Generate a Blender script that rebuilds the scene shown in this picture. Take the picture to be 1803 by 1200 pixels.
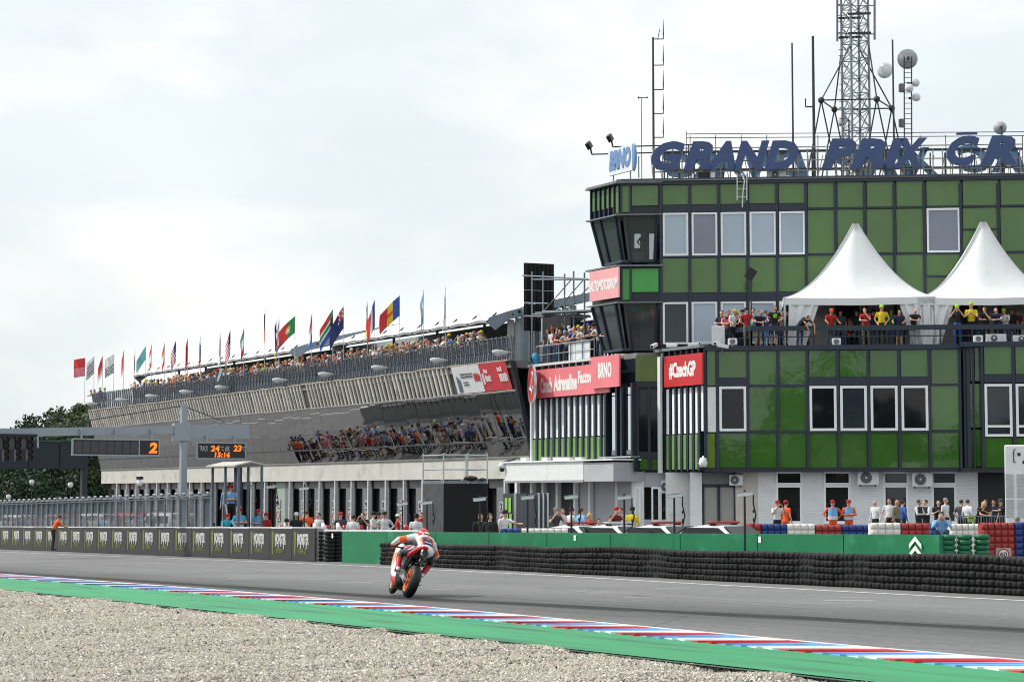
import bpy, bmesh, math, random
from mathutils import Vector, Matrix
R = math.radians
random.seed(7)
sc = bpy.context.scene
for o in list(bpy.data.objects): bpy.data.objects.remove(o)
COL = sc.collection
# ------------------------------------------------------------------ camera, sky, sun, exposure
F, PITCH, YAW, CAMH, SLOPE = 3506.0, math.atan(266 / 3506.0), R(29.4), 1.53, -.0141
cam_d = bpy.data.cameras.new('camera'); cam = bpy.data.objects.new('camera', cam_d); COL.objects.link(cam)
cam_d.sensor_width = 36; cam_d.lens = F / 1803 * 36; cam_d.clip_start = .5; cam_d.clip_end = 4000
cam.location = (0, 0, CAMH); cam.rotation_euler = (R(90) + PITCH, 0, -YAW)
sc.camera = cam
cam_d.dof.use_dof = True; cam_d.dof.focus_distance = 40; cam_d.dof.aperture_fstop = 11
SUN_AZ, SUN_EL = R(-48), R(47)            # azimuth from the track direction (+Y) towards +X
wd = bpy.data.worlds.new('World'); sc.world = wd; wd.use_nodes = True
nt = wd.node_tree; N = nt.nodes; L = nt.links
for n in list(N): N.remove(n)
out = N.new('ShaderNodeOutputWorld'); bg = N.new('ShaderNodeBackground'); bg.inputs[1].default_value = .12
sky = N.new('ShaderNodeTexSky'); sky.sky_type = 'NISHITA'; sky.sun_disc = False
sky.sun_elevation = SUN_EL; sky.sun_rotation = SUN_AZ; sky.air_density = 1.2; sky.dust_density = 3.5; sky.ozone_density = 1.0
tc = N.new('ShaderNodeTexCoord'); mp = N.new('ShaderNodeMapping'); mp.inputs['Scale'].default_value = (1.0, 1.0, 2.4)
L.new(tc.outputs['Generated'], mp.inputs[0])
nz = N.new('ShaderNodeTexNoise'); nz.inputs['Scale'].default_value = 5.5; nz.inputs['Detail'].default_value = 9; nz.inputs['Roughness'].default_value = .52
nz.inputs['Distortion'].default_value = .35
L.new(mp.outputs[0], nz.inputs[0])
rmp = N.new('ShaderNodeValToRGB'); rmp.color_ramp.elements[0].position = .36; rmp.color_ramp.elements[1].position = .60
rmp.color_ramp.elements[0].color = (.86, .86, .86, 1); rmp.color_ramp.elements[1].color = (.97, .97, .97, 1)
L.new(nz.outputs['Fac'], rmp.inputs[0])
nz2 = N.new('ShaderNodeTexNoise'); nz2.inputs['Scale'].default_value = 6.5; nz2.inputs['Distortion'].default_value = .25; nz2.inputs['Detail'].default_value = 7; L.new(mp.outputs[0], nz2.inputs[0])
cc = N.new('ShaderNodeValToRGB'); cc.color_ramp.elements[0].position = .44; cc.color_ramp.elements[1].position = .60
cc.color_ramp.elements[0].color = (7.5, 8.12, 8.36, 1); cc.color_ramp.elements[1].color = (8.95, 9.0, 8.92, 1)
L.new(nz2.outputs['Fac'], cc.inputs[0])
mx = N.new('ShaderNodeMix'); mx.data_type = 'RGBA'
L.new(rmp.outputs[0], mx.inputs[0]); L.new(sky.outputs[0], mx.inputs[6]); L.new(cc.outputs[0], mx.inputs[7])
L.new(mx.outputs[2], bg.inputs[0]); L.new(bg.outputs[0], out.inputs[0])
sl = bpy.data.lights.new('sun', 'SUN'); sl.energy = 3.4; sl.angle = R(2.5); sl.color = (1, .95, .87)
sun = bpy.data.objects.new('sun', sl); COL.objects.link(sun); sun.location = (-20, 20, 40)
sdir = Vector((math.sin(SUN_AZ) * math.cos(SUN_EL), math.cos(SUN_AZ) * math.cos(SUN_EL), math.sin(SUN_EL)))
sun.rotation_euler = sdir.to_track_quat('Z', 'Y').to_euler()
sc.view_settings.view_transform = 'Standard'; sc.view_settings.look = 'None'; sc.view_settings.gamma = 1
sc.view_settings.exposure = 0; sc.view_settings.use_curve_mapping = False
sc.cycles.filter_width = 1.05; sc.cycles.max_bounces = 6; sc.cycles.transparent_max_bounces = 12; sc.cycles.caustics_reflective = False; sc.cycles.caustics_refractive = False
# ------------------------------------------------------------------ photo pixel (1803 x 1200) -> place
def ray(x, y):
    u = (x - 901.5) / F; v = (600 - y) / F
    fw = math.cos(PITCH) - v * math.sin(PITCH); up = math.sin(PITCH) + v * math.cos(PITCH)
    return Vector((u * math.cos(YAW) + fw * math.sin(YAW), -u * math.sin(YAW) + fw * math.cos(YAW), up))
CAM = Vector((0, 0, CAMH))
def gz(Y): return SLOPE * Y if Y < 220 else SLOPE * 220
def G(x, y, dz=0):
    r = ray(x, y); t = (dz - CAMH) / (r.z - SLOPE * r.y); return CAM + r * t
def onX(x, y, X0):
    r = ray(x, y); return CAM + r * (X0 / r.x)
def onD(x, y, D):                      # D metres deep along the view
    return CAM + ray(x, y) * D
def atD(x, D):                         # ground point below pixel column x at depth D
    p = CAM + ray(x, 866) * D; p.z = gz(p.y); return p
E0 = Vector((math.sin(R(125.1)), math.cos(R(125.1)), 0)); N0 = Vector((-.575, -.818, 0)).normalized()
C0 = onX(1090, 400, 50.0); C0.z = 0
def onP(x, y, off=0):                  # facade plane of the control building, off metres out
    r = ray(x, y); q = C0 + N0 * off; t = (q - CAM).dot(N0) / r.dot(N0); p = CAM + r * t
    return (p - C0).dot(E0), p.z
def FW(s, off, z): p = C0 + E0 * s + N0 * off; return Vector((p.x, p.y, z))
FROT = Matrix(((E0.x, -N0.x, 0, 0), (E0.y, -N0.y, 0, 0), (0, 0, 1, 0), (0, 0, 0, 1)))   # local x right, y inwards
XROT = Matrix(((0, 1, 0, 0), (-1, 0, 0, 0), (0, 0, 1, 0), (0, 0, 0, 1)))                   # wall that faces -X: x -> -Y, y -> +X
# ------------------------------------------------------------------ materials
def srgb(r, g, b):
    return tuple(((v / 255) / 12.92 if v / 255 <= .04045 else ((v / 255 + .055) / 1.055) ** 2.4) for v in (r, g, b))
MATS = {}
def M(name, col, rough=.6, metal=0, var=.10, vs=3., bump=0, bs=30., spec=.5, rand=0., alpha=1, emit=0, coat=0, stretch=None, dirt=None):
    if name in MATS: return MATS[name]
    m = bpy.data.materials.new(name); m.use_nodes = True; MATS[name] = m
    t = m.node_tree; n = t.nodes; l = t.links; b = n['Principled BSDF']
    b.inputs['Roughness'].default_value = rough; b.inputs['Metallic'].default_value = metal
    b.inputs['Specular IOR Level'].default_value = spec; b.inputs['Coat Weight'].default_value = coat
    c4 = (*col, 1); b.inputs['Base Color'].default_value = c4; m.diffuse_color = c4
    if emit: b.inputs['Emission Color'].default_value = c4; b.inputs['Emission Strength'].default_value = emit
    src = None
    if var or dirt or bump:
        g = n.new('ShaderNodeNewGeometry'); co = g.outputs['Position']
        if stretch:
            mpp = n.new('ShaderNodeMapping'); mpp.inputs['Scale'].default_value = stretch; l.new(co, mpp.inputs[0]); co = mpp.outputs[0]
    if var:
        z = n.new('ShaderNodeTexNoise'); z.inputs['Scale'].default_value = vs; z.inputs['Detail'].default_value = 6; z.inputs['Roughness'].default_value = .62
        l.new(co, z.inputs['Vector'])
        h = n.new('ShaderNodeMapRange'); h.inputs['From Min'].default_value = .3; h.inputs['From Max'].default_value = .7
        h.inputs['To Min'].default_value = 1 - var; h.inputs['To Max'].default_value = 1 + var; l.new(z.outputs['Fac'], h.inputs['Value'])
        x = n.new('ShaderNodeMix'); x.data_type = 'RGBA'; x.blend_type = 'MULTIPLY'; x.inputs[0].default_value = 1
        x.inputs[6].default_value = c4; cb = n.new('ShaderNodeCombineColor')
        for i in range(3): l.new(h.outputs[0], cb.inputs[i])
        l.new(cb.outputs[0], x.inputs[7]); src = x.outputs[2]
        rr = n.new('ShaderNodeMapRange'); rr.inputs['To Min'].default_value = rough * .78; rr.inputs['To Max'].default_value = min(1, rough * 1.25)
        l.new(z.outputs['Fac'], rr.inputs['Value']); l.new(rr.outputs[0], b.inputs['Roughness'])
    if dirt:                             # (colour, noise scale, threshold)
        z2 = n.new('ShaderNodeTexNoise'); z2.inputs['Scale'].default_value = dirt[1]; z2.inputs['Detail'].default_value = 8; l.new(co, z2.inputs['Vector'])
        rp = n.new('ShaderNodeMapRange'); rp.inputs['From Min'].default_value = dirt[2]; rp.inputs['From Max'].default_value = dirt[2] + .22
        l.new(z2.outputs['Fac'], rp.inputs['Value'])
        x2 = n.new('ShaderNodeMix'); x2.data_type = 'RGBA'; l.new(rp.outputs[0], x2.inputs[0])
        if src: l.new(src, x2.inputs[6])
        else: x2.inputs[6].default_value = c4
        x2.inputs[7].default_value = (*dirt[0], 1); src = x2.outputs[2]
    if rand:
        oi = n.new('ShaderNodeObjectInfo'); h2 = n.new('ShaderNodeMapRange'); h2.inputs['To Min'].default_value = 1 - rand; h2.inputs['To Max'].default_value = 1 + rand
        l.new(oi.outputs['Random'], h2.inputs['Value']); x3 = n.new('ShaderNodeMix'); x3.data_type = 'RGBA'; x3.blend_type = 'MULTIPLY'; x3.inputs[0].default_value = 1
        if src: l.new(src, x3.inputs[6])
        else: x3.inputs[6].default_value = c4
        cb2 = n.new('ShaderNodeCombineColor')
        for i in range(3): l.new(h2.outputs[0], cb2.inputs[i])
        l.new(cb2.outputs[0], x3.inputs[7]); src = x3.outputs[2]
    if src: l.new(src, b.inputs['Base Color'])
    if bump:
        z3 = n.new('ShaderNodeTexNoise'); z3.inputs['Scale'].default_value = bs; z3.inputs['Detail'].default_value = 5; l.new(co, z3.inputs['Vector'])
        bp = n.new('ShaderNodeBump'); bp.inputs['Strength'].default_value = bump; bp.inputs['Distance'].default_value = .02; l.new(z3.outputs['Fac'], bp.inputs['Height'])
        l.new(bp.outputs[0], b.inputs['Normal'])
    if alpha < 1: b.inputs['Alpha'].default_value = alpha
    return m
# ------------------------------------------------------------------ objects
WM = {}; KIDS = {}
def tag(o, label=None, cat=None, group=None, kind=None):
    if label: o['label'] = label
    if cat: o['category'] = cat
    if group: o['group'] = group
    if kind: o['kind'] = kind
    return o
def link(o, parent=None, W=None):
    COL.objects.link(o); W = W or Matrix.Identity(4); WM[o] = W
    if parent is not None:
        o.parent = parent; o.matrix_basis = WM[parent].inverted() @ W; KIDS.setdefault(parent, []).append(o)
    else: o.matrix_basis = W
    return o
def thing(name, label, cat, loc, rz=0, group=None):
    o = bpy.data.objects.new(name, None); o.empty_display_size = .3
    link(o, None, Matrix.Translation(Vector(loc)) @ Matrix.Rotation(rz, 4, 'Z')); return tag(o, label, cat, group)
def put(me, name, parent, W):
    return link(bpy.data.objects.new(name, me), parent, W)
def copy_tree(o, W, parent=None):
    c = o.copy(); COL.objects.link(c); WM[c] = W; c.parent = parent
    c.matrix_basis = W if parent is None else WM[parent].inverted() @ W
    if parent is not None: KIDS.setdefault(parent, []).append(c)
    for ch in KIDS.get(o, []):
        copy_tree(ch, W @ WM[o].inverted() @ WM[ch], c)
    return c
class MB:
    def __init__(s): s.v = []; s.f = []; s.m = []; s.mi = 0
    def add(s, vs, fs):
        b = len(s.v); s.v += [Vector(p) for p in vs]; s.f += [[i + b for i in f] for f in fs]; s.m += [s.mi] * len(fs); return s
    def box(s, x0, x1, y0, y1, z0, z1):
        return s.add([(x0, y0, z0), (x1, y0, z0), (x1, y1, z0), (x0, y1, z0), (x0, y0, z1), (x1, y0, z1), (x1, y1, z1), (x0, y1, z1)],
                     [(0, 3, 2, 1), (4, 5, 6, 7), (0, 1, 5, 4), (1, 2, 6, 5), (2, 3, 7, 6), (3, 0, 4, 7)])
    def prism(s, pts, ex):
        n = len(pts); ex = Vector(ex); a = [Vector(p) for p in pts]
        return s.add(a + [p + ex for p in a], [list(range(n))[::-1], list(range(n, 2 * n))] + [[i, (i + 1) % n, (i + 1) % n + n, i + n] for i in range(n)])
    def tube(s, p, q, r, r2=None, n=8):
        p = Vector(p); q = Vector(q); r2 = r if r2 is None else r2; d = (q - p)
        if d.length < 1e-6: return s
        d.normalize(); a = d.orthogonal().normalized(); b = d.cross(a)
        vs = [p + (a * math.cos(t) + b * math.sin(t)) * r for t in [2 * math.pi * i / n for i in range(n)]] + \
             [q + (a * math.cos(t) + b * math.sin(t)) * r2 for t in [2 * math.pi * i / n for i in range(n)]]
        return s.add(vs, [list(range(n))[::-1], list(range(n, 2 * n))] + [[i, (i + 1) % n, (i + 1) % n + n, i + n] for i in range(n)])
    def path(s, pts, r, n=6):
        for a, b in zip(pts, pts[1:]): s.tube(a, b, r, r, n)
        return s
    def bar(s, p, q, w, h):             # square bar
        p = Vector(p); q = Vector(q); d = (q - p).normalized(); up = Vector((0, 0, 1)) if abs(d.z) < .95 else Vector((1, 0, 0))
        a = d.cross(up).normalized() * w / 2; b = a.cross(d).normalized() * h / 2
        vs = [p - a - b, p + a - b, p + a + b, p - a + b]; vs += [v + (q - p) for v in vs]
        return s.add(vs, [(0, 1, 2, 3)[::-1], (4, 5, 6, 7), (0, 1, 5, 4), (1, 2, 6, 5), (2, 3, 7, 6), (3, 0, 4, 7)])
    def lathe(s, prof, c, ax=(0, 0, 1), n=16, sq=(1, 1), ring=False):       # prof: (radius, along)
        c = Vector(c); ax = Vector(ax).normalized(); a = ax.orthogonal().normalized(); b = ax.cross(a); vs = []; fs = []
        for r, h in prof: vs += [c + ax * h + a * (r * sq[0] * math.cos(2 * math.pi * i / n)) + b * (r * sq[1] * math.sin(2 * math.pi * i / n)) for i in range(n)]
        for k in range(len(prof) - 1): fs += [[k * n + i, k * n + (i + 1) % n, (k + 1) * n + (i + 1) % n, (k + 1) * n + i] for i in range(n)]
        if ring: prof = list(prof); K = len(prof) - 1; fs += [[K * n + i, K * n + (i + 1) % n, (i + 1) % n, i] for i in range(n)]
        if prof[0][0] > 1e-4 and not ring: fs.append(list(range(n))[::-1])
        if prof[-1][0] > 1e-4 and not ring: fs.append([(len(prof) - 1) * n + i for i in range(n)])
        return s.add(vs, fs)
    def ell(s, c, r, n=12, k=8):
        c = Vector(c); vs = [c - Vector((0, 0, r[2]))]; fs = []
        for j in range(1, k):
            t = -math.pi / 2 + math.pi * j / k
            vs += [c + Vector((r[0] * math.cos(t) * math.cos(2 * math.pi * i / n), r[1] * math.cos(t) * math.sin(2 * math.pi * i / n), r[2] * math.sin(t))) for i in range(n)]
        vs.append(c + Vector((0, 0, r[2])))
        for i in range(n):
            fs.append([0, 1 + (i + 1) % n, 1 + i]); fs.append([len(vs) - 1, 1 + (k - 2) * n + i, 1 + (k - 2) * n + (i + 1) % n])
            for j in range(k - 2): fs.append([1 + j * n + i, 1 + j * n + (i + 1) % n, 1 + (j + 1) * n + (i + 1) % n, 1 + (j + 1) * n + i])
        return s.add(vs, fs)
    def xf(s, mat):
        s.v = [mat @ v for v in s.v]; return s
    def mesh(s, name, mats, smooth=False, off=None):
        me = bpy.data.meshes.new(name); off = off or Vector((0, 0, 0))
        me.from_pydata([v - off for v in s.v], [], s.f)
        for m in (mats if isinstance(mats, (list, tuple)) else [mats]): me.materials.append(m)
        if any(s.m): me.polygons.foreach_set('material_index', s.m)
        if smooth: me.polygons.foreach_set('use_smooth', [True] * len(s.f))
        me.validate(); me.update(); return me
    def build(s, name, mats, parent=None, smooth=False, bevel=0):
        lo = Vector([min(v[i] for v in s.v) for i in range(3)]); hi = Vector([max(v[i] for v in s.v) for i in range(3)])
        c = (lo + hi) / 2; c.z = lo.z
        me = s.mesh(name, mats, smooth, c)
        o = link(bpy.data.objects.new(name, me), parent, Matrix.Translation(c))
        if bevel:
            bv = o.modifiers.new('bevel', 'BEVEL'); bv.width = bevel; bv.segments = 2; bv.limit_method = 'ANGLE'
        return o
UB = {}
def ubox(name, mat, parent, c, dims, rot=None):     # shared unit box per material, c = centre
    if mat.name not in UB:
        UB[mat.name] = MB().box(-.5, .5, -.5, .5, -.5, .5).mesh('box_' + mat.name, mat)
    return put(UB[mat.name], name, parent, Matrix.Translation(Vector(c)) @ (rot or Matrix.Identity(4)) @ Matrix.Diagonal((*dims, 1)))
def slab(parent, name, mat, x0, y0, x1, y1, off=0, th=.06):      # photo rectangle on the control building's front, front face at off
    xm, ym = (x0 + x1) / 2, (y0 + y1) / 2
    s0, s1 = onP(x0, ym, off)[0], onP(x1, ym, off)[0]; z1, z0 = onP(xm, y0, off)[1], onP(xm, y1, off)[1]
    return ubox(name, mat, parent, FW((s0 + s1) / 2, off - th / 2, (z0 + z1) / 2), (s1 - s0, th, z1 - z0), FROT)
def fbox(parent, name, mat, s0, s1, o0, o1, z0, z1):
    return ubox(name, mat, parent, FW((s0 + s1) / 2, (o0 + o1) / 2, (z0 + z1) / 2), (s1 - s0, o1 - o0, z1 - z0), FROT)
def slabX(parent, name, mat, x0, y0, x1, y1, X0, th=.06, back=True):   # the same on a wall that faces the track (plane X = X0)
    xm, ym = (x0 + x1) / 2, (y0 + y1) / 2
    Ya, Yb = onX(x0, ym, X0).y, onX(x1, ym, X0).y; z1, z0 = onX(xm, y0, X0).z, onX(xm, y1, X0).z
    return ubox(name, mat, parent, (X0 + th / 2, (Ya + Yb) / 2, (z0 + z1) / 2), (th, abs(Ya - Yb), z1 - z0))
def window(parent, x0, y0, x1, y1, frame, pane, off=0, fw=.09, th=.1, X=None, sill=False):
    """framed window: frame ring (part) with its pane (sub-part)"""
    if X is None:
        xm, ym = (x0 + x1) / 2, (y0 + y1) / 2
        s0, s1 = onP(x0, ym, off)[0], onP(x1, ym, off)[0]; z1, z0 = onP(xm, y0, off)[1], onP(xm, y1, off)[1]
        w, h = s1 - s0, z1 - z0; W = Matrix.Translation(FW(s0, off, z0)) @ FROT
    else:
        xm, ym = (x0 + x1) / 2, (y0 + y1) / 2
        Ya, Yb = onX(x0, ym, X).y, onX(x1, ym, X).y; z1, z0 = onX(xm, y0, X).z, onX(xm, y1, X).z
        w, h = Ya - Yb, z1 - z0; W = Matrix.Translation((X, Ya, z0)) @ XROT
    b = MB().box(0, w, 0, th, 0, fw).box(0, w, 0, th, h - fw, h).box(0, fw, 0, th, fw, h - fw).box(w - fw, w, 0, th, fw, h - fw)
    if sill: b.box(-.02, w + .02, -.05, .02, -.03, .012)
    fr = put(b.mesh('window', frame), 'window', parent, W)
    p = MB().box(fw * .9, w - fw * .9, th * .55, th * .75, fw * .9, h - fw * .9)
    put(p.mesh('pane', pane), 'pane', fr, W)
    return fr
TXT = {}
def text_mesh(s, mat, bold=.02, shear=0.):
    k = (s, mat.name, bold, shear)
    if k in TXT: return TXT[k]
    cu = bpy.data.curves.new('t', 'FONT'); cu.body = s; cu.extrude = .5; cu.offset = bold; cu.shear = shear; cu.resolution_u = 3
    o = bpy.data.objects.new('t', cu); COL.objects.link(o); dg = bpy.context.evaluated_depsgraph_get(); dg.update()
    me = bpy.data.meshes.new_from_object(o.evaluated_get(dg)); bpy.data.objects.remove(o)
    xs = [v.co.x for v in me.vertices]; ys = [v.co.y for v in me.vertices]; a, b, c, d = min(xs), max(xs), min(ys), max(ys)
    for v in me.vertices: v.co = ((v.co.x - a) / (b - a), (v.co.y - c) / (d - c), v.co.z + .5)
    me.materials.clear(); me.materials.append(mat); me.name = 'lettering'; TXT[k] = me; return me
def text(s, name, mat, parent, p0, ex, w, h, depth=.02, up=(0, 0, 1), bold=.02, shear=0.):
    ex = Vector(ex).normalized(); up = Vector(up).normalized(); nn = ex.cross(up); p0 = Vector(p0)
    a = ex * w; b = up * h; c = nn * depth
    W = Matrix(((a.x, b.x, c.x, p0.x), (a.y, b.y, c.y, p0.y), (a.z, b.z, c.z, p0.z), (0, 0, 0, 1)))
    return put(text_mesh(s, mat, bold, shear), name, parent, W)
def sheet(name, pts, mat, dz=0, kind='structure', thick=0):
    b = MB(); n = len(pts); b.add([(x, y, gz(y) + dz) for x, y in pts], [list(range(n))]); o = b.build(name, mat); return tag(o, kind=kind)
# ------------------------------------------------------------------ palette
navy = M('navy frame', srgb(37, 47, 64), .4, var=.12)
dnavy = M('dark navy', srgb(28, 36, 50), .35, var=.15)
gpan = M('green glass panel', srgb(82, 118, 60), .13, var=.10, vs=.7, spec=.6, rand=.06)
gpan2 = M('bright green panel', srgb(80, 170, 84), .16, var=.07, vs=.6, spec=.35, rand=.05)
gpanl = M('deep green glass panel', srgb(62, 106, 42), .045, var=.12, vs=.8, spec=.75, rand=.12, bump=.3, bs=.9)
wfr = M('white window frame', srgb(244, 247, 250), .45, var=.03)
glass_d = M('dark window glass', (.010, .012, .015), .03, var=0, spec=.38)
glass_m = M('grey window glass', srgb(44, 52, 60), .04, var=.25, vs=.8, spec=.5)
blind = M('pale blind behind glass', srgb(168, 184, 200), .08, var=.06, vs=.6, spec=.7, rand=.10)
blind2 = M('grey blind behind glass', srgb(122, 128, 146), .08, var=.08, vs=.6, spec=.7)
mirror = M('mirror film glass', (.35, .355, .355), .010, metal=1, var=0)
white = M('white paint', srgb(226, 229, 230), .5, var=.05, dirt=((.45, .45, .44), 1.2, .62))
wbrick = M('white painted brick', srgb(232, 235, 240), .7, var=.06)
conc = M('pale concrete', srgb(196, 196, 190), .85, var=.10, vs=.8, dirt=((.33, .32, .30), .9, .55), bump=.2, bs=20)
concd = M('grey concrete', srgb(128, 128, 126), .9, var=.16, vs=1.2, bump=.2)
gsteel = M('galvanised steel', srgb(128, 138, 148), .42, metal=.6, var=.14, vs=5)
dsteel = M('dark steel', srgb(58, 64, 70), .5, metal=.4, var=.15)
blacks = M('black metal', srgb(22, 23, 26), .5, var=.2)
alu = M('aluminium', srgb(190, 196, 202), .3, metal=.8, var=.1)
redsign = M('red sign face', srgb(196, 38, 44), .4, var=.08, vs=.5)
sunlitred = M('sunlit red sign face', srgb(228, 124, 132), .45, var=.13, vs=.7)  # red paled so the wash of grazing sunlight is in the colour
wprint = M('white print', srgb(238, 236, 236), .5, var=.03)
rubber = M('tyre rubber', srgb(21, 22, 24), .7, var=.25, vs=5, rand=.28, bump=.3, bs=25, spec=.35)
gwall = M('green painted wall', srgb(16, 118, 76), .45, var=.10, vs=.8, dirt=(srgb(64, 148, 110), .9, .58))
greyp = M('grey panel', srgb(112, 114, 118), .7, var=.10)
lettblue = M('blue sign face', srgb(64, 82, 130), .4, var=.06, vs=1)
lettedge = M('pale blue sign side', srgb(110, 158, 200), .4, var=.08)
tentw = M('white tent cloth', srgb(232, 234, 237), .6, var=.04, vs=.9, bump=.55, bs=2.6, dirt=((.62, .62, .60), 1.1, .66))
# ------------------------------------------------------------------ ground
def asphalt_mat():
    m = bpy.data.materials.new('race asphalt'); m.use_nodes = True; t = m.node_tree; n = t.nodes; l = t.links; b = n['Principled BSDF']
    b.inputs['Roughness'].default_value = .82; b.inputs['Specular IOR Level'].default_value = .3
    g = n.new('ShaderNodeNewGeometry'); sp = n.new('ShaderNodeSeparateXYZ'); l.new(g.outputs['Position'], sp.inputs[0])
    def math2(op, a, bb=None, c=None):
        q = n.new('ShaderNodeMath'); q.operation = op
        for i, v in enumerate((a, bb, c)):
            if v is None: continue
            if isinstance(v, (int, float)): q.inputs[i].default_value = v
            else: l.new(v, q.inputs[i])
        return q.outputs[0]
    mp1 = n.new('ShaderNodeMapping'); mp1.inputs['Scale'].default_value = (3.0, .05, 1); l.new(g.outputs['Position'], mp1.inputs[0])
    st = n.new('ShaderNodeTexNoise'); st.inputs['Scale'].default_value = 1.6; st.inputs['Detail'].default_value = 8; st.inputs['Roughness'].default_value = .7; l.new(mp1.outputs[0], st.inputs[0])
    fine = n.new('ShaderNodeTexNoise'); fine.inputs['Scale'].default_value = 9; fine.inputs['Detail'].default_value = 10; fine.inputs['Roughness'].default_value = .75; l.new(g.outputs['Position'], fine.inputs[0])
    big = n.new('ShaderNodeTexNoise'); big.inputs['Scale'].default_value = .25; big.inputs['Detail'].default_value = 5; l.new(g.outputs['Position'], big.inputs[0])
    # rubbered-in racing line: the lane the tyres have blackened
    Y = sp.outputs['Y']; X = sp.outputs['X']
    cen = n.new('ShaderNodeFloatCurve'); yy = math2('DIVIDE', Y, 120.0)
    l.new(yy, cen.inputs['Value']); cv = cen.mapping.curves[0]
    pts = [(0, .96), (.164, .94), (.2, .9195), (.245, .8825), (.287, .853), (.357, .835), (.5, .80), (.75, .80), (1, .80)]
    cv.points[0].location = pts[0]; cv.points[1].location = pts[-1]
    for p_ in pts[1:-1]: cv.points.new(*p_)
    cen.mapping.update()
    cx = math2('MULTIPLY', cen.outputs[0], 20.0)
    d = math2('ABSOLUTE', math2('SUBTRACT', X, cx)); d = math2('ADD', d, math2('MULTIPLY', math2('SUBTRACT', st.outputs['Fac'], .5), 1.1))
    core = n.new('ShaderNodeMapRange'); core.interpolation_type = 'SMOOTHSTEP'; core.inputs['From Min'].default_value = .15; core.inputs['From Max'].default_value = .55; core.inputs['To Min'].default_value = 1; core.inputs['To Max'].default_value = 0; l.new(d, core.inputs['Value'])
    wide = n.new('ShaderNodeMapRange'); wide.interpolation_type = 'SMOOTHSTEP'; wide.inputs['From Min'].default_value = .3; wide.inputs['From Max'].default_value = 4.2; wide.inputs['To Min'].default_value = 1; wide.inputs['To Max'].default_value = 0; l.new(d, wide.inputs['Value'])
    mask = math2('ADD', math2('MULTIPLY', core.outputs[0], .54), math2('MULTIPLY', wide.outputs[0], .42))
    val = math2('MULTIPLY_ADD', st.outputs['Fac'], .12, .118)
    val = math2('ADD', val, math2('MULTIPLY', math2('SUBTRACT', fine.outputs['Fac'], .5), .22))
    val = math2('ADD', val, math2('MULTIPLY', math2('SUBTRACT', big.outputs['Fac'], .5), .10))
    mp2 = n.new('ShaderNodeMapping'); mp2.inputs['Scale'].default_value = (9.0, .045, 1); mp2.inputs['Rotation'].default_value = (0, 0, .02); l.new(g.outputs['Position'], mp2.inputs[0])
    sk = n.new('ShaderNodeTexNoise'); sk.inputs['Scale'].default_value = 1.0; sk.inputs['Detail'].default_value = 3; l.new(mp2.outputs[0], sk.inputs[0])
    skm = n.new('ShaderNodeMapRange'); skm.interpolation_type = 'SMOOTHSTEP'; skm.inputs['From Min'].default_value = .60; skm.inputs['From Max'].default_value = .70; skm.inputs['To Max'].default_value = .34; l.new(sk.outputs['Fac'], skm.inputs['Value'])
    val = math2('MULTIPLY', val, math2('SUBTRACT', 1.0, skm.outputs[0]))
    vo = n.new('ShaderNodeTexVoronoi'); vo.feature = 'DISTANCE_TO_EDGE'; vo.inputs['Scale'].default_value = .16; l.new(g.outputs['Position'], vo.inputs['Vector'])
    cr_ = n.new('ShaderNodeMapRange'); cr_.inputs['From Min'].default_value = .0; cr_.inputs['From Max'].default_value = .006; cr_.inputs['To Min'].default_value = .62; cr_.inputs['To Max'].default_value = 1; l.new(vo.outputs['Distance'], cr_.inputs['Value']); val = math2('MULTIPLY', val, cr_.outputs[0])
    val = math2('MULTIPLY', val, math2('SUBTRACT', 1.0, mask))
    val = math2('MAXIMUM', val, .02)
    cb = n.new('ShaderNodeCombineColor'); l.new(val, cb.inputs[0]); l.new(math2('MULTIPLY', val, 1.005), cb.inputs[1]); l.new(math2('MULTIPLY', val, 1.03), cb.inputs[2]); l.new(cb.outputs[0], b.inputs['Base Color'])
    bp = n.new('ShaderNodeBump'); bp.inputs['Strength'].default_value = .35; bp.inputs['Distance'].default_value = .01; l.new(fine.outputs['Fac'], bp.inputs['Height']); l.new(bp.outputs[0], b.inputs['Normal'])
    return m
m_as = asphalt_mat()
m_gr = M('paddock asphalt', (.13, .13, .135), .9, var=.2, vs=.4, bump=.2)
m_grass = M('far grass', (.05, .075, .025), .95, var=.3, vs=.15)
b = MB()                                                     # one sheet to the horizon
xs = [-900, -300, -60, 10, 60, 300, 900]; ys = [-900, -250, -60, 0, 60, 120, 220, 500, 1200]
for y in ys:
    for x in xs: b.v.append(Vector((x, y, gz(y) - .14)))
for j in range(len(ys) - 1):
    for i in range(len(xs) - 1):
        k = j * len(xs) + i; b.f.append([k, k + 1, k + 1 + len(xs), k + len(xs)]); b.m.append(0)
tag(b.build('ground', m_grass), kind='structure')
def strip(name, left, right, mat, dz, y0, y1, step=3):       # ground strip between two X(Y) curves
    b = MB(); ys = [y0 + (y1 - y0) * i / int((y1 - y0) / step) for i in range(int((y1 - y0) / step) + 1)]
    for y in ys: b.v += [Vector((left(y), y, gz(y) + dz)), Vector((right(y), y, gz(y) + dz))]
    for i in range(len(ys) - 1): b.f.append([2 * i, 2 * i + 1, 2 * i + 3, 2 * i + 2]); b.m.append(0)
    return tag(b.build(name, mat), kind='structure')
def lerp(pts):
    def f(y):
        if y <= pts[0][0]: (a, b), (c, d) = pts[0], pts[1]
        elif y >= pts[-1][0]: (a, b), (c, d) = pts[-2], pts[-1]
        else:
            for (a, b), (c, d) in zip(pts, pts[1:]):
                if a <= y <= c: break
        if y < pts[0][0]: return pts[0][1]
        if y > pts[-1][0]: return pts[-1][1]
        return b + (d - b) * (y - a) / (c - a)
    return f
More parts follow.
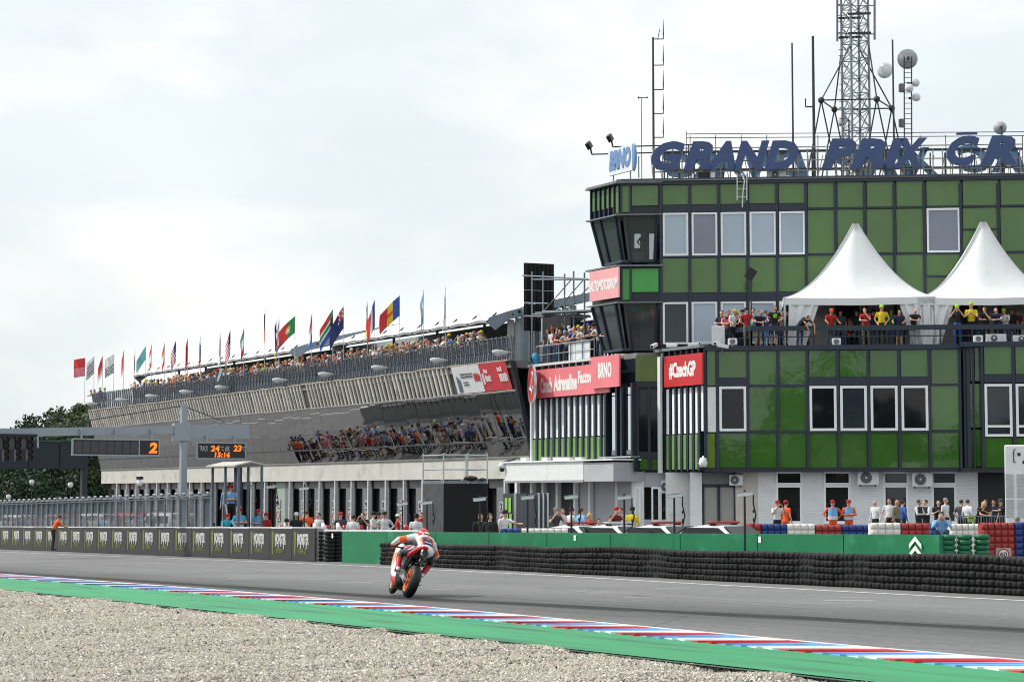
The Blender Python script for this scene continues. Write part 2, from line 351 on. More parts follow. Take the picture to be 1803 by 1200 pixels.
Xk = lerp([(0, 14.75), (15.6, 14.9), (19.6, 14.98), (25.6, 15.35), (31.8, 15.6), (41, 15.7), (57, 15.4), (120, 14.9), (200, 14.6)])   # track side of the kerb
Xw = lerp([(0, 24.9), (26.3, 25.13), (37.9, 25.8), (44, 26.5), (58, 27.2), (67.5, 27.2), (96, 26.2), (200, 25.5)])                     # far white line
KW = 1.05
strip('track', lambda y: 14.2, lambda y: 30.3, m_as, 0, -30, 240)
strip('pit_lane', lambda y: 30.2, lambda y: 75, m_gr, -.004, -30, 240)
m_line = M('white line paint', (.62, .62, .61), .7, var=.22, vs=4, dirt=((.2, .2, .2), 5, .6))
strip('far_edge_line', lambda y: Xw(y) - .08, lambda y: Xw(y) + .08, m_line, .004, -20, 220)
strip('near_edge_line', lambda y: Xk(y), lambda y: Xk(y) + .11, m_line, .006, -20, 220)
for k, (x, y, l_) in enumerate([(1065, 1042, 3.0), (1100, 1051, 2.2), (1390, 1063, 3), (1450, 1057, 2.6), (1030, 1056, 1.6), (760, 1037, 1.5), (360, 1003, 2), (400, 1018, 2), (540, 1020, 2), (600, 1025, 2.2), (620, 1006, 2.2), (270, 992, 2), (1150, 1036, 2.2), (1480, 1051, 2.)]):
    p = G(x, y); dv = E0 * 1.0
    b_ = MB(); q = [p + dv * 0 , p + dv * l_ * .35, p + dv * l_ * .35 + Vector((.02, .07, 0)), p + Vector((.02, .07, 0))]
    b_.add([(v.x, v.y, gz(v.y) + .005) for v in q], [(0, 1, 2, 3)]); tag(b_.build('grid_mark', m_line), kind='structure')
m_green = M('green run-off paint', srgb(40, 142, 92), .6, var=.16, vs=.9, dirt=(srgb(28, 84, 60), 2.2, .52), stretch=(1.8, .16, 1))
Xg = lerp([(0, 11.95), (14.5, 11.95), (18, 12.0), (25, 12.1), (37, 12.11), (44.7, 12.03), (80, 12), (200, 11.8)])
strip('green_verge', lambda y: Xg(y), lambda y: Xk(y) - KW + .08, m_green, .003, -20, 220)
m_edge = M('verge concrete edge', srgb(60, 84, 70), .9, var=.3, vs=6)
strip('verge_edge', lambda y: Xg(y) - .10, lambda y: Xg(y) + .03, m_edge, -.008, -20, 220)
# kerb: saw-tooth blocks in runs of red, light blue and white
kroot = thing('kerb', 'red white and light blue saw-tooth kerb along the near track edge', 'kerb', (15.2, 30, gz(30)))
kc = [M('kerb red', srgb(196, 46, 52), .55, var=.14, vs=6, dirt=((.16, .05, .05), 3.5, .58), rand=.08), M('kerb light blue', srgb(122, 174, 224), .55, var=.12, vs=6, dirt=((.14, .19, .25), 3.5, .6), rand=.06), M('kerb white', srgb(240, 243, 246), .55, var=.06, vs=6, dirt=((.45, .45, .46), 3.5, .64), rand=.04)]
TOOTH, SK = .312, .62
def kerb_block(bb, y):
    # block skewed along the track; rises towards its near end, then drops
    def P(u, yy, h): Y = yy - SK * (1 - u); xx = Xk(Y) - .005 - KW * u - (.07 if u > .99 and yy < y + TOOTH / 2 else 0); return (xx, Y, gz(Y) + h)
    y1 = y + TOOTH; nn = 3; vs = []
    for i in range(nn + 1):
        u = i / nn; hi = .008 + .016 * u
        vs += [P(u, y1, .005), P(u, y + .004, hi), P(u, y + .004, -.05), P(u, y1, -.05)]
    fs = []
    for i in range(nn):
        a = 4 * i; c = a + 4; fs += [(a, a + 1, c + 1, c), (a + 1, a + 2, c + 2, c + 1), (a, c, c + 3, a + 3)]
    fs += [(0, 3, 2, 1), (4 * nn, 4 * nn + 1, 4 * nn + 2, 4 * nn + 3)]
    bb.add(vs, fs)
k0 = 21.95 + .0 - 40 * TOOTH * 6 / 6; cnt = 0; far = [MB(), MB(), MB()]
y = 9.45; i = 0
while y < 150:
    ci = int(((21.95 - (y + .02)) / TOOTH + 600) % 6) // 2
    ci = [0, 1, 2][ci]
    if cnt < 300: bb = MB(); kerb_block(bb, y); bb.build('kerb_block', kc[ci], kroot); cnt += 1
    else: kerb_block(far[ci], y)
    y += TOOTH
for ci in range(3): tag(far[ci].build('far_kerb_blocks', kc[ci], kroot), kind='stuff')
# gravel trap: pebbles spread over a sheet
def gravel():
    b = MB(); xs = [-14, -6, 0, 2, 4, 6, 8, 10, 12]; ys = [2 + .55 * i for i in range(96)] + [56 + 4 * i for i in range(21)]; rnd = random.Random(3)
    nx = 60
    for y in ys:
        for i in range(nx + 1):
            u = i / nx; x = -16 + (Xg(y) + .08 + 16) * (1 - (1 - u) ** 1.6); b.v.append(Vector((x, y, gz(y) - .03 + (rnd.uniform(-.012, .012) + .028 * math.sin(x * 2.3 + y * .9) * math.sin(y * 1.7 - x * .7) + .02 * math.sin(y * 4.1 + x) if i < nx - 1 else -.005))))
    for j in range(len(ys) - 1):
        for i in range(nx):
            k = j * (nx + 1) + i; b.f.append([k, k + 1, k + nx + 2, k + nx + 1]); b.m.append(0)
    base = M('gravel bed', (.13, .125, .115), .95, var=.35, vs=14, bump=.6, bs=40)
    o = b.build('gravel', base); tag(o, 'pale gravel trap of loose pebbles beside the green verge', 'gravel', kind='stuff')
    m = bpy.data.materials.new('pebble'); m.use_nodes = True; t = m.node_tree; n = t.nodes; l = t.links; bs = n['Principled BSDF']; bs.inputs['Roughness'].default_value = .85
    oi = n.new('ShaderNodeObjectInfo'); rp = n.new('ShaderNodeValToRGB'); cr = rp.color_ramp; cr.interpolation = 'LINEAR'
    for pos, c in ((0, srgb(42, 41, 41)), (.09, srgb(104, 100, 95)), (.25, srgb(162, 155, 145)), (.55, srgb(184, 177, 164)), (.8, srgb(198, 190, 176)), (.93, srgb(176, 160, 139)), (1, srgb(218, 214, 206))):  # darkest pebble tones imitate shaded hollows between the stones
        e = cr.elements.new(pos) if pos not in (0, 1) else cr.elements[int(pos)]; e.color = (*c, 1)
    l.new(oi.outputs['Random'], rp.inputs[0]); l.new(rp.outputs[0], bs.inputs['Base Color'])
    g = bpy.data.node_groups.new('pebbles', 'GeometryNodeTree')
    g.interface.new_socket('Geometry', in_out='INPUT', socket_type='NodeSocketGeometry'); g.interface.new_socket('Geometry', in_out='OUTPUT', socket_type='NodeSocketGeometry')
    gn = g.nodes; gl = g.links; gi = gn.new('NodeGroupInput'); go = gn.new('NodeGroupOutput')
    dp = gn.new('GeometryNodeDistributePointsOnFaces'); ip = gn.new('GeometryNodeInstanceOnPoints'); jg = gn.new('GeometryNodeJoinGeometry'); ico = gn.new('GeometryNodeMeshIcoSphere')
    ico.inputs['Radius'].default_value = 1; ico.inputs['Subdivisions'].default_value = 1
    sm = gn.new('GeometryNodeSetMaterial'); sm.inputs['Material'].default_value = m; gl.new(ico.outputs['Mesh'], sm.inputs['Geometry'])
    pos = gn.new('GeometryNodeInputPosition'); sx = gn.new('ShaderNodeSeparateXYZ'); gl.new(pos.outputs[0], sx.inputs[0])
    # dense where the pebbles show, thinning with distance from the stand point
    ln = gn.new('ShaderNodeVectorMath'); ln.operation = 'LENGTH'
    tr = gn.new('ShaderNodeVectorMath'); tr.operation = 'ADD'; tr.inputs[1].default_value = tuple(WM[o].translation)
    gl.new(pos.outputs[0], tr.inputs[0]); gl.new(tr.outputs[0], ln.inputs[0])
    mr = gn.new('ShaderNodeMapRange'); mr.inputs['From Min'].default_value = 15; mr.inputs['From Max'].default_value = 70; mr.inputs['To Min'].default_value = 980; mr.inputs['To Max'].default_value = 150
    gl.new(ln.outputs['Value'], mr.inputs['Value'])
    gt = gn.new('ShaderNodeMath'); gt.operation = 'GREATER_THAN'; gt.inputs[1].default_value = 13.0; gl.new(ln.outputs['Value'], gt.inputs[0])
    tx = gn.new('ShaderNodeSeparateXYZ'); gl.new(tr.outputs[0], tx.inputs[0])
    gx = gn.new('ShaderNodeMath'); gx.operation = 'GREATER_THAN'; gl.new(tx.outputs[0], gx.inputs[0]); gx.inputs[1].default_value = 1.5
    m1 = gn.new('ShaderNodeMath'); m1.operation = 'MULTIPLY'; gl.new(mr.outputs[0], m1.inputs[0]); gl.new(gt.outputs[0], m1.inputs[1])
    m2 = gn.new('ShaderNodeMath'); m2.operation = 'MULTIPLY'; gl.new(m1.outputs[0], m2.inputs[0]); gl.new(gx.outputs[0], m2.inputs[1])
    gl.new(m2.outputs[0], dp.inputs['Density'])
    gl.new(gi.outputs[0], dp.inputs['Mesh']); gl.new(dp.outputs['Points'], ip.inputs['Points']); gl.new(sm.outputs[0], ip.inputs['Instance'])
    rr = gn.new('FunctionNodeRandomValue'); rr.data_type = 'FLOAT_VECTOR'; rr.inputs[0].default_value = (0, 0, 0); rr.inputs[1].default_value = (6.28, 6.28, 6.28); gl.new(rr.outputs[0], ip.inputs['Rotation'])
    rs = gn.new('FunctionNodeRandomValue'); rs.data_type = 'FLOAT_VECTOR'; rs.inputs[0].default_value = (.008, .007, .006); rs.inputs[1].default_value = (.031, .024, .017); rs.inputs['Seed'].default_value = 5
    big = gn.new('ShaderNodeMapRange'); big.inputs['From Min'].default_value = 18; big.inputs['From Max'].default_value = 70; big.inputs['To Min'].default_value = 1.0; big.inputs['To Max'].default_value = 2.1; gl.new(ln.outputs['Value'], big.inputs['Value'])
    sv = gn.new('ShaderNodeVectorMath'); sv.operation = 'SCALE'; gl.new(rs.outputs[0], sv.inputs[0]); gl.new(big.outputs[0], sv.inputs['Scale'])
    gl.new(sv.outputs[0], ip.inputs['Scale'])
    gl.new(gi.outputs[0], jg.inputs[0]); gl.new(ip.outputs[0], jg.inputs[0]); gl.new(jg.outputs[0], go.inputs[0])
    md = o.modifiers.new('pebbles', 'NODES'); md.node_group = g
gravel()
# ------------------------------------------------------------------ pit building with its spectator terrace
Y0, Y1 = 86.9, 156.0
pit = thing('pit_building', 'long grey pit building with mirrored slanted windows below a spectator terrace', 'building', (50, 121, gz(121)))
def bx(name, mat, parent, x0, x1, y0, y1, z0, z1): return ubox(name, mat, parent, ((x0 + x1) / 2, (y0 + y1) / 2, (z0 + z1) / 2), (x1 - x0, y1 - y0, z1 - z0))
bx('fascia_beam', conc, pit, 50, 50.6, Y0, Y1, 2.22, 3.27)
bx('drip_edge', concd, pit, 49.93, 50.2, Y0, Y1 + .02, 3.272, 3.36)
# dark wall behind the mirrored panes
bk = MB().add([(50.12, Y0, 3.36), (50.12, Y1, 3.36), (49.42, Y1, 6.66), (49.42, Y0, 6.66)], [(0, 1, 2, 3)]).build('window_backing', dnavy, pit)
npane = 48; pw = (Y1 - Y0) / npane
def pane_mesh(za, zb, nm):
    f = lambda z: 50.0 - (z - 3.36) * (.75 / 3.3)
    return MB().add([(f(za) - 50, -pw / 2 + .012, za), (f(za) - 50, pw / 2 - .012, za), (f(zb) - 50, pw / 2 - .012, zb), (f(zb) - 50, -pw / 2 + .012, zb)], [(0, 3, 2, 1)]).mesh(nm, mirror)
pm1, pm2 = pane_mesh(4.14, 6.64, 'pane'), pane_mesh(3.38, 4.08, 'pane')
rnd = random.Random(11)
for i in range(npane):
    y = Y0 + (i + .5) * pw
    for me, zc in ((pm1, 5.4), (pm2, 3.7)):
        piv = Matrix.Translation((50, y, zc)) @ Matrix.Rotation(R(rnd.gauss(0, .22)), 4, 'Z') @ Matrix.Rotation(R(rnd.gauss(0, .18)), 4, 'Y') @ Matrix.Translation((0, 0, -zc))
        put(me, 'pane', pit, piv)
MB().bar((49.78, Y0, 4.11), (49.78, Y1, 4.11), .05, .06).build('pane_rail', dsteel, pit)
# ribbed band with fins
MB().add([(49.32, Y0, 6.62), (49.32, Y1, 6.62), (48.93, Y1, 8.02), (48.93, Y0, 8.1)], [(0, 1, 2, 3)]).build('band_backing', M('band dark sheet', srgb(84, 80, 76), .8, var=.25, vs=2), pit)
finm = M('band fin', srgb(206, 203, 196), .75, var=.2, vs=1.3, rand=.16)
fin = MB().prism([(-.79, -.10, 6.66), (-.79, .06, 6.66), (-.72, .13, 6.66), (-.62, .13, 6.66), (-.62, -.10, 6.66)], (-.40, 0, 1.42)).mesh('fin', finm)
i = 0; y = Y0 + 7.0
while y < Y1:
    if rnd.random() > .02: put(fin, 'fin', pit, Matrix.Translation((50, y, 0)) @ Matrix.Rotation(R(rnd.gauss(0, 1.2)), 4, 'Z'))
    y += .5
bot = MB(); pts = [(49.2, Y0 + (Y1 - Y0) * k / 60, 6.62 + rnd.uniform(-.02, .02)) for k in range(61)]; bot.path(pts, .06, 6); bot.build('lower_edge', concd, pit)
gut = MB(); pts = [(48.85, Y0 + (Y1 - Y0) * k / 70, 8.13 - .10 * k / 70 + rnd.uniform(-.04, .04)) for k in range(71)]; gut.path(pts, .055, 6); gut.build('gutter', M('weathered gutter', srgb(150, 140, 128), .8, var=.3, vs=2), pit)
ep = MB().prism([(50.0, Y0 - .12, 3.3), (49.1, Y0 - .12, 7.2), (48.8, Y0 - .12, 8.1), (49.1, Y0 - .12, 8.1), (50.3, Y0 - .12, 3.3)], (0, .12, 0)); ep.build('end_rib', dsteel, pit)
ep = MB().prism([(50.0, Y1, 3.3), (49.1, Y1, 7.2), (48.8, Y1, 8.05), (49.2, Y1, 8.05), (50.4, Y1, 3.3)], (0, .12, 0)); ep.build('end_rib', concd, pit)
TZ = 8.12                                                    # terrace floor
bx('terrace_slab', concd, pit, 48.95, 62, Y0, Y1, TZ - .35, TZ)
bx('core_wall', concd, pit, 50.7, 62, Y0 + .1, Y1 - .1, -2.3, TZ - .36)
# banners on the band's near end
def band_pt(px, v): Y = onX(px, 660, 49.05).y; return Vector((48.72 + .45 * (1 - v) , Y, 6.70 + 1.40 * v))
def banner(p0, p1, mat, name='banner'):
    a0, a1, b0, b1 = band_pt(p0, 0), band_pt(p0, 1), band_pt(p1, 0), band_pt(p1, 1)
    return MB().add([a0, b0, b1, a1], [(0, 1, 2, 3)]).build(name, mat, pit)
bdir = Vector((-.45, 0, 1.40)).normalized()
banner(803, 851, M('white banner cloth', srgb(226, 228, 230), .6, var=.06)); banner(851.5, 899, M('red banner cloth', srgb(204, 66, 74), .6, var=.1))
inkd = M('dark print', srgb(50, 52, 60), .6); inkr = M('red print', srgb(200, 50, 56), .6)
def bandtext(s, x0, x1, v0, v1, mat, bold=.02):
    p = band_pt(x0, v0) + Vector((-.03, 0, 0)); q = band_pt(x1, v0); h = (band_pt(x0, v1) - band_pt(x0, v0)).length
    return text(s, 'lettering', mat, pit, p, (0, -1, 0), abs(p.y - q.y), h, .012, up=bdir, bold=bold)
def marks(x0, x1, v0, v1, mat, n, seed):                        # small print too far away to read
    rq = random.Random(seed); x = x0; b_ = MB()
    while x < x1:
        w = rq.uniform(.5, 1.0) * (x1 - x0) / n; h = v0 + (v1 - v0) * rq.uniform(.7, 1)
        q = [band_pt(x, v0), band_pt(x + w * .75, v0), band_pt(x + w * .75, h), band_pt(x, h)]; b_.add([p_ + Vector((-.03, 0, 0)) for p_ in q], [(0, 1, 2, 3)]); x += w
    b_.build('print', mat, pit)
bw_ = M('banner blue figure', srgb(96, 120, 150), .6, var=.2)
marks(816, 837, .66, .73, inkd, 12, 1); marks(816, 837, .56, .63, inkd, 12, 2); marks(818, 827, .36, .42, inkd, 5, 3); marks(818, 828, .27, .33, inkd, 5, 4); marks(839, 849, .40, .70, inkr, 4, 5); marks(808, 812, .04, .66, bw_, 1, 6)
marks(853.5, 856, .26, .78, wprint, 1, 7); marks(858, 863, .64, .80, wprint, 2, 8); marks(858, 868, .34, .60, wprint, 4, 9); marks(882, 889, .66, .84, wprint, 2, 10); marks(883, 896, .30, .62, wprint, 4, 11)
# terrace railing: curved posts in front of a perforated sheet
perf = M('perforated grey sheet', srgb(96, 106, 116), .5, metal=.3, var=.2, vs=4)
pt_ = perf.node_tree; bsd = pt_.nodes['Principled BSDF']; ge = pt_.nodes.new('ShaderNodeNewGeometry'); vo = pt_.nodes.new('ShaderNodeTexWave'); vo.bands_direction = 'Y'; vo.inputs['Scale'].default_value = 4.0
pt_.links.new(ge.outputs['Position'], vo.inputs['Vector']); mr_ = pt_.nodes.new('ShaderNodeMapRange'); mr_.inputs['To Min'].default_value = .45; mr_.inputs['To Max'].default_value = 1.0; pt_.links.new(vo.outputs['Fac'], mr_.inputs[0]); pt_.links.new(mr_.outputs[0], bsd.inputs['Alpha'])
nrail = 28; rw = (Y1 - Y0) / nrail
rs = MB().add([(-.02, -rw / 2 + .03, 0), (-.02, rw / 2 - .03, 0), (.03, rw / 2 - .03, .55), (.03, -rw / 2 + .03, .55), (-.06, rw / 2 - .03, 1.16), (-.06, -rw / 2 + .03, 1.16)], [(0, 3, 2, 1), (3, 5, 4, 2)]).mesh('railing_panel', perf)
post = MB().bar((-.09, 0, -.02), (-.02, 0, .5), .05, .09).bar((-.02, 0, .5), (-.12, 0, 1.28), .05, .08).mesh('railing_post', gsteel)
for i in range(nrail): put(rs, 'railing_panel', pit, Matrix.Translation((49.15, Y0 + (i + .5) * rw, TZ + .02)))
y = Y0 + .1
while y < Y1: put(post, 'railing_post', pit, Matrix.Translation((49.10, y, TZ + .02)) @ Matrix.Rotation(R(rnd.gauss(0, 1)), 4, 'X')); y += .5
MB().tube((49.06, Y0, TZ + 1.22), (49.06, Y1, TZ + 1.22), .03).build('handrail', gsteel, pit)
MB().tube((49.13, Y0, TZ + .62), (49.13, Y1, TZ + .62), .02).build('middle_rail', gsteel, pit)
# roof sections over the terrace
roofm = M('white roof sheet', srgb(236, 239, 240), .45, var=.05, vs=.6)
def roof(ya, yb, npan):
    prof = [(52.0, 10.72), (51.92, 10.86), (52.02, 11.02), (53.2, 11.42), (55.5, 12.05), (59.5, 12.95), (63.5, 13.6)]
    dy = (yb - ya) / npan
    rt = None
    for i in range(npan):
        b_ = MB(); a0 = ya + i * dy + .02; a1 = ya + (i + 1) * dy - .02; n_ = len(prof)
        b_.v = [Vector((x, a0, z)) for x, z in prof] + [Vector((x, a1, z)) for x, z in prof] + [Vector((x, (a0 + a1) / 2, z + .07)) for x, z in prof]
        for k in range(n_ - 1): b_.f += [[k, k + 1, 2 * n_ + k + 1, 2 * n_ + k], [2 * n_ + k, 2 * n_ + k + 1, n_ + k + 1, n_ + k]]; b_.m += [0, 0]
        b_.build('roof_sheet', roofm, pit)
        cp = MB(); cp.tube((51.90, a0 - .02, 10.78), (52.5, a0 - .02, 11.3), .05, .05, 6); cp.build('roof_bracket', dsteel, pit)
    MB().add([(52.05, ya, 10.68), (52.05, yb, 10.68), (63.5, yb, 13.4), (63.5, ya, 13.4)], [(0, 1, 2, 3)]).build('roof_lining', M('roof lining', srgb(70, 72, 76), .8), pit)
    for yy in (ya - .06, yb + .01):                          # gable truss: arched plate with round holes
        g_ = MB(); top = prof; arch = [(52.4 + 10.9 * (k / 12) , 10.75 + 1.9 * math.sin(math.pi * .5 * (k / 12)) - (.4 if k == 0 else 0)) for k in range(13)]
        tp = [(x, z) for x, z in prof]
        pl = [(51.95, 10.7)] + tp[1:] + [(63.5, 12.9)] + [(a_, min(c_, 12.7)) for a_, c_ in arch[::-1]]
        g_.prism([(x, yy, z) for x, z in pl], (0, .06, 0)); gb = g_.build('gable_plate', M('blue grey steel', srgb(150, 165, 180), .5, metal=.2, var=.1), pit)
        for hx, hz, hr in ((54.4, 11.62, .11), (53.9, 11.42, .08), (53.5, 11.26, .05)):
            MB().tube((hx, yy - .012, hz), (hx, yy - .004, hz), hr, hr, 12).build('round_hole', blacks, gb)
    k = ya + .3
    while k < yb:
        MB().tube((55.2, k, TZ), (55.2, k, 11.9), .09, .09, 8).build('roof_column', gsteel, pit); k += 6
ra = onX(237, 659, 52).y; rb = onX(512, 618, 52).y; rc = onX(585, 606, 52).y; rd = onX(860, 566, 52).y
roof(rb, ra, 14); roof(rd, rc, 9)
bx('back_wall', M('terrace back wall', srgb(150, 154, 160), .9, var=.2), pit, 58, 58.2, Y0 + 6, Y1 - 2, TZ, 11.6)
y = rd + 1.0
for k in range(9): MB().box(53.4 + .5 * k, 53.8 + .5 * k, rd + .3, rd + .4, TZ, 11.0 + .12 * k).build('end_screen', M('white screen slat', srgb(208, 212, 216), .6), pit)
MB().bar((54.2, rd - .1, TZ), (54.2, rd - .1, 11.7), .3, .3).build('end_column', M('blue grey steel', srgb(150, 165, 180)), pit)
# garages: white posts, grey numbered wall panels, dark openings
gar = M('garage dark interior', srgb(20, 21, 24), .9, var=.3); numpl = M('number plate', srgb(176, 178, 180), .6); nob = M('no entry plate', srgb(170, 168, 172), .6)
def Yx(px, X=50.3): return onX(px, 800, X).y
posts_px = [(716 + 27, 6), (716, 7), (683.5, 8), (653, 9), (623.6, 10), (595, 11), (567, 12), (540, 13), (489, 14), (465, 15), (443, 16)]
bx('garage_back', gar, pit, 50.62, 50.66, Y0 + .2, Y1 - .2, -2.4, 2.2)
gnum = 6; yg = Yx(743) - 4 * 2.34; bay = 2.34; shutm = M('pale green shutter', srgb(150, 166, 158), .6, var=.08)
ringm = M('red ring print', srgb(170, 60, 66), .6)
gi_ = 0
while yg < Y1 - 1:
    nlab = None
    bx('garage_post', M('white garage post', srgb(206, 208, 208), .6, var=.1), pit, 50.02, 50.2, yg - .62, yg - .5, gz(yg), 2.2)
    pn = bx('garage_panel', greyp, pit, 50.3, 50.4, yg - .5, yg + .75, gz(yg), 2.2)
    if gi_ == 12: bx('garage_shutter', shutm, pit, 50.32, 50.38, yg + .78, yg + 2.3, gz(yg), 2.2); yg += 1.75
    bx('garage_lintel', concd, pit, 50.32, 50.42, yg + .76, yg + 1.6, 1.75, 2.2)
    pl = bx('number_plate', numpl, pit, 50.26, 50.295, yg - .30, yg + .36, .55, 1.05)
    if gi_ < 17: text(str(2 + gi_), 'number', inkd, pit, (50.255, yg + .28, .62), (0, -1, 0), .22 if gi_ < 8 else .46, .36, .01, bold=.03)
    bx('sign_plate', nob, pit, 50.26, 50.295, yg - .30, yg + .36, -.32, .42)
    MB().lathe([(.22, 0), (.27, 0), (.27, .01), (.22, .01)], (50.25, yg + .03, .05), (-1, 0, 0), 16, ring=True).build('sign_ring', ringm, pit)
    yg += bay; gi_ += 1
# terrace lamps
lampm = M('lamp grey plastic', srgb(188, 194, 196), .4, var=.08); lens = M('lamp glass', srgb(200, 196, 186), .15)
def lamp(y, lab):
    p = Vector((48.7, y, TZ + .36)); t = thing('terrace_lamp', lab, 'lamp', p, 0, 'lamps along the gutter of the terrace')
    b_ = MB().lathe([(.02, -.12), (.12, -.05), (.19, .2), (.17, .5), (.10, .95), (.05, 1.1)], p + Vector((-.6, 0, .04)), (1, .12, 0), 12, (1, .62)); b_.build('lamp_head', lampm, t, True)
    MB().ell(p + Vector((-.38, .02, -.07)), (.2, .15, .09)).build('lamp_lens', lens, t, True)
    MB().tube(p + Vector((.2, 0, .02)), p + Vector((.55, 0, -.1)), .035).build('lamp_arm', gsteel, t)
names = ['at the far end of the ribbed band', 'second from the far end', 'third from the far end', 'fourth from the far end', 'behind the grey dish', 'fifth from the near end', 'fourth from the near end', 'third from the near end', 'second from the near end', 'directly above the red and white banners']
for px, nm in zip((158, 210, 263, 323, 386, 487, 568, 662, 766, 876), names): lamp(onX(px, 690, 48.3).y, 'grey street lamp head over the terrace gutter, ' + nm)
d = onX(392, 668, 48.6); t = thing('satellite_dish', 'grey satellite dish on the terrace railing between two lamps', 'dish', (48.8, d.y, TZ))
MB().lathe([(.04, 0), (.2, .03), (.36, .10), (.45, .16), (.43, .17), (.2, .06), (.02, .03)], (48.55, d.y, TZ + 1.2), (-.85, .15, .25), 20, (1, 1.15)).build('dish', M('dish grey', srgb(140, 144, 148), .6), t, True)
MB().tube((48.7, d.y, TZ + 1.2), (49.05, d.y, TZ + .8), .03).build('arm', gsteel, t)
# ------------------------------------------------------------------ trees
def leaf_mat(nm, c): return M(nm, c, .7, var=.35, vs=.6, rand=0)
bark = M('bark', (.05, .04, .03), .9)
def tree(base, h, w, n, mat, label, group='trees behind the pit straight', seed=0, ls=.30):
    rn = random.Random(seed); t = thing('tree', label, 'tree', base, 0, group)
    tk = MB(); tk.tube(base, base + Vector((0, 0, h * .55)), h * .022, h * .012, 7)
    lobes = []
    for k in range(17):
        a = rn.uniform(0, 6.28); rr = w * rn.uniform(.10, .50); c = base + Vector((math.cos(a) * rr, math.sin(a) * rr, h * rn.uniform(.36, .88)))
        tk.tube(base + Vector((0, 0, h * .3)), c, h * .008, h * .003, 5); lobes.append((c, w * rn.uniform(.11, .24)))
    lobes.append((base + Vector((0, 0, h * .86)), w * .22)); tk.build('trunk', bark, t)
    cr = MB()
    for k in range(n):
        c, r = rn.choice(lobes); d = Vector((rn.gauss(0, 1), rn.gauss(0, 1), rn.gauss(0, 1))).normalized() * r * (rn.random() ** .45)
        p = c + d; q = Vector((rn.gauss(0, 1), rn.gauss(0, 1), rn.gauss(0, .6) + .4)).normalized(); a = q.orthogonal().normalized(); b_ = q.cross(a); s = ls * rn.uniform(.6, 1.5); th = rn.uniform(0, 6.28)
        u = (a * math.cos(th) + b_ * math.sin(th)) * s; v = (b_ * math.cos(th) - a * math.sin(th)) * s * .6
        cr.add([p - u, p - v * .8 , p + u, p + v], [(0, 1, 2, 3)])
    cr.build('crown', mat, t); return t
lm1 = leaf_mat('leaf dark', (.030, .060, .026)); lm2 = leaf_mat('leaf mid', (.045, .085, .03)); lm3 = leaf_mat('leaf pale', (.075, .11, .045))
def tree_at(px, topy, D, w, n, mat, lab, seed, ls=.21):
    n = int(n * 2.4); p = atD(px, D); top = onD(px, topy, D).z; p.z = gz(p.y); tree(p, top - p.z, w, n, mat, lab, seed=seed, ls=ls)
tree_at(100, 712, 235, 9, 6000, lm1, 'tall dark tree left of the pit building, above the time board', 1)
tree_at(52, 727, 240, 9, 5200, lm1, 'broad dark tree furthest left above the start lights', 2)
tree_at(146, 700, 205, 7, 5000, lm3, 'paler tree touching the far end of the pit building', 3)
tree_at(10, 760, 245, 9, 3600, lm2, 'low tree behind the start lights at the left edge', 4)
for k, (px, ty, D, w) in enumerate([(20, 800, 215, 9), (62, 795, 222, 9), (100, 790, 212, 8), (138, 800, 216, 9), (168, 806, 219, 8), (190, 812, 222, 8), (40, 838, 203, 8), (85, 840, 206, 8), (125, 838, 202, 7), (160, 845, 206, 7)]):
    tree_at(px, ty, D, w, 3000, (lm1, lm2, lm1)[k % 3], ['dark', 'mid green'][k % 3 == 1] + ' bushy tree, ' + ['leftmost', 'second from left', 'third from left', 'fourth from left', 'fifth from left', 'rightmost'][k if k < 6 else k - 6] + (' of the upper row under the bridge' if k < 6 else ' of the lower row under the bridge'), 20 + k)
# wood behind the photographer, seen only mirrored in the windows
wood = MB(); rn = random.Random(5)
for k in range(9000):
    a = R(rn.uniform(160, 265)); rr = rn.uniform(165, 190); hh = (15 + 8 * math.sin(a * 23) * math.sin(a * 7.3) + 6 * math.sin(a * 61) * math.sin(a * 37)); z = rn.uniform(0, 1) ** .8 * hh
    p = Vector((math.sin(a) * rr, math.cos(a) * rr, z)); q = Vector((rn.gauss(0, 1), rn.gauss(0, 1), rn.gauss(0, 1))).normalized(); u = q.orthogonal().normalized() * 1.3; v = q.cross(u)
    wood.add([p - u, p - v, p + u, p + v], [(0, 1, 2, 3)])
tag(wood.build('far_wood', lm1), 'dark wood across the track that the windows mirror', 'wood', kind='stuff')
# ------------------------------------------------------------------ control building
cb = thing('control_building', 'green and navy race control building with a slanted glass tower corner', 'building', (C0.x, C0.y, gz(C0.y)))
def quad(name, mat, parent, p, th=.05):                       # four world points, thickened inwards
    p = [Vector(q) for q in p]; nn = (p[1] - p[0]).cross(p[3] - p[0]).normalized()
    return MB().prism([q - nn * th for q in p], nn * th).build(name, mat, parent)
def woff(p): return (Vector((p.x, p.y, 0)) - C0).dot(N0)
def ws(p): return (Vector((p.x, p.y, 0)) - C0).dot(E0)
zX = lambda x, y: onX(x, y, 50.0).z
BC = onX(1120, 700, 50.0); BO = woff(BC); BS = ws(BC)
sA = onP(1168, 700, BO)[0]; PA = FW(sA, BO, 0); PB = onX(1240, 700, PA.x); P2 = woff(PB); SB = ws(PB)
P3 = P2 + .45
S1163 = onP(1163, 400, 0)[0]; SR = onP(1960, 400, 0)[0]
ZT = zX(1090, 320.5); ZF = onP(1400, 609, P2)[1]; ZU = onP(1500, 828, P2)[1]
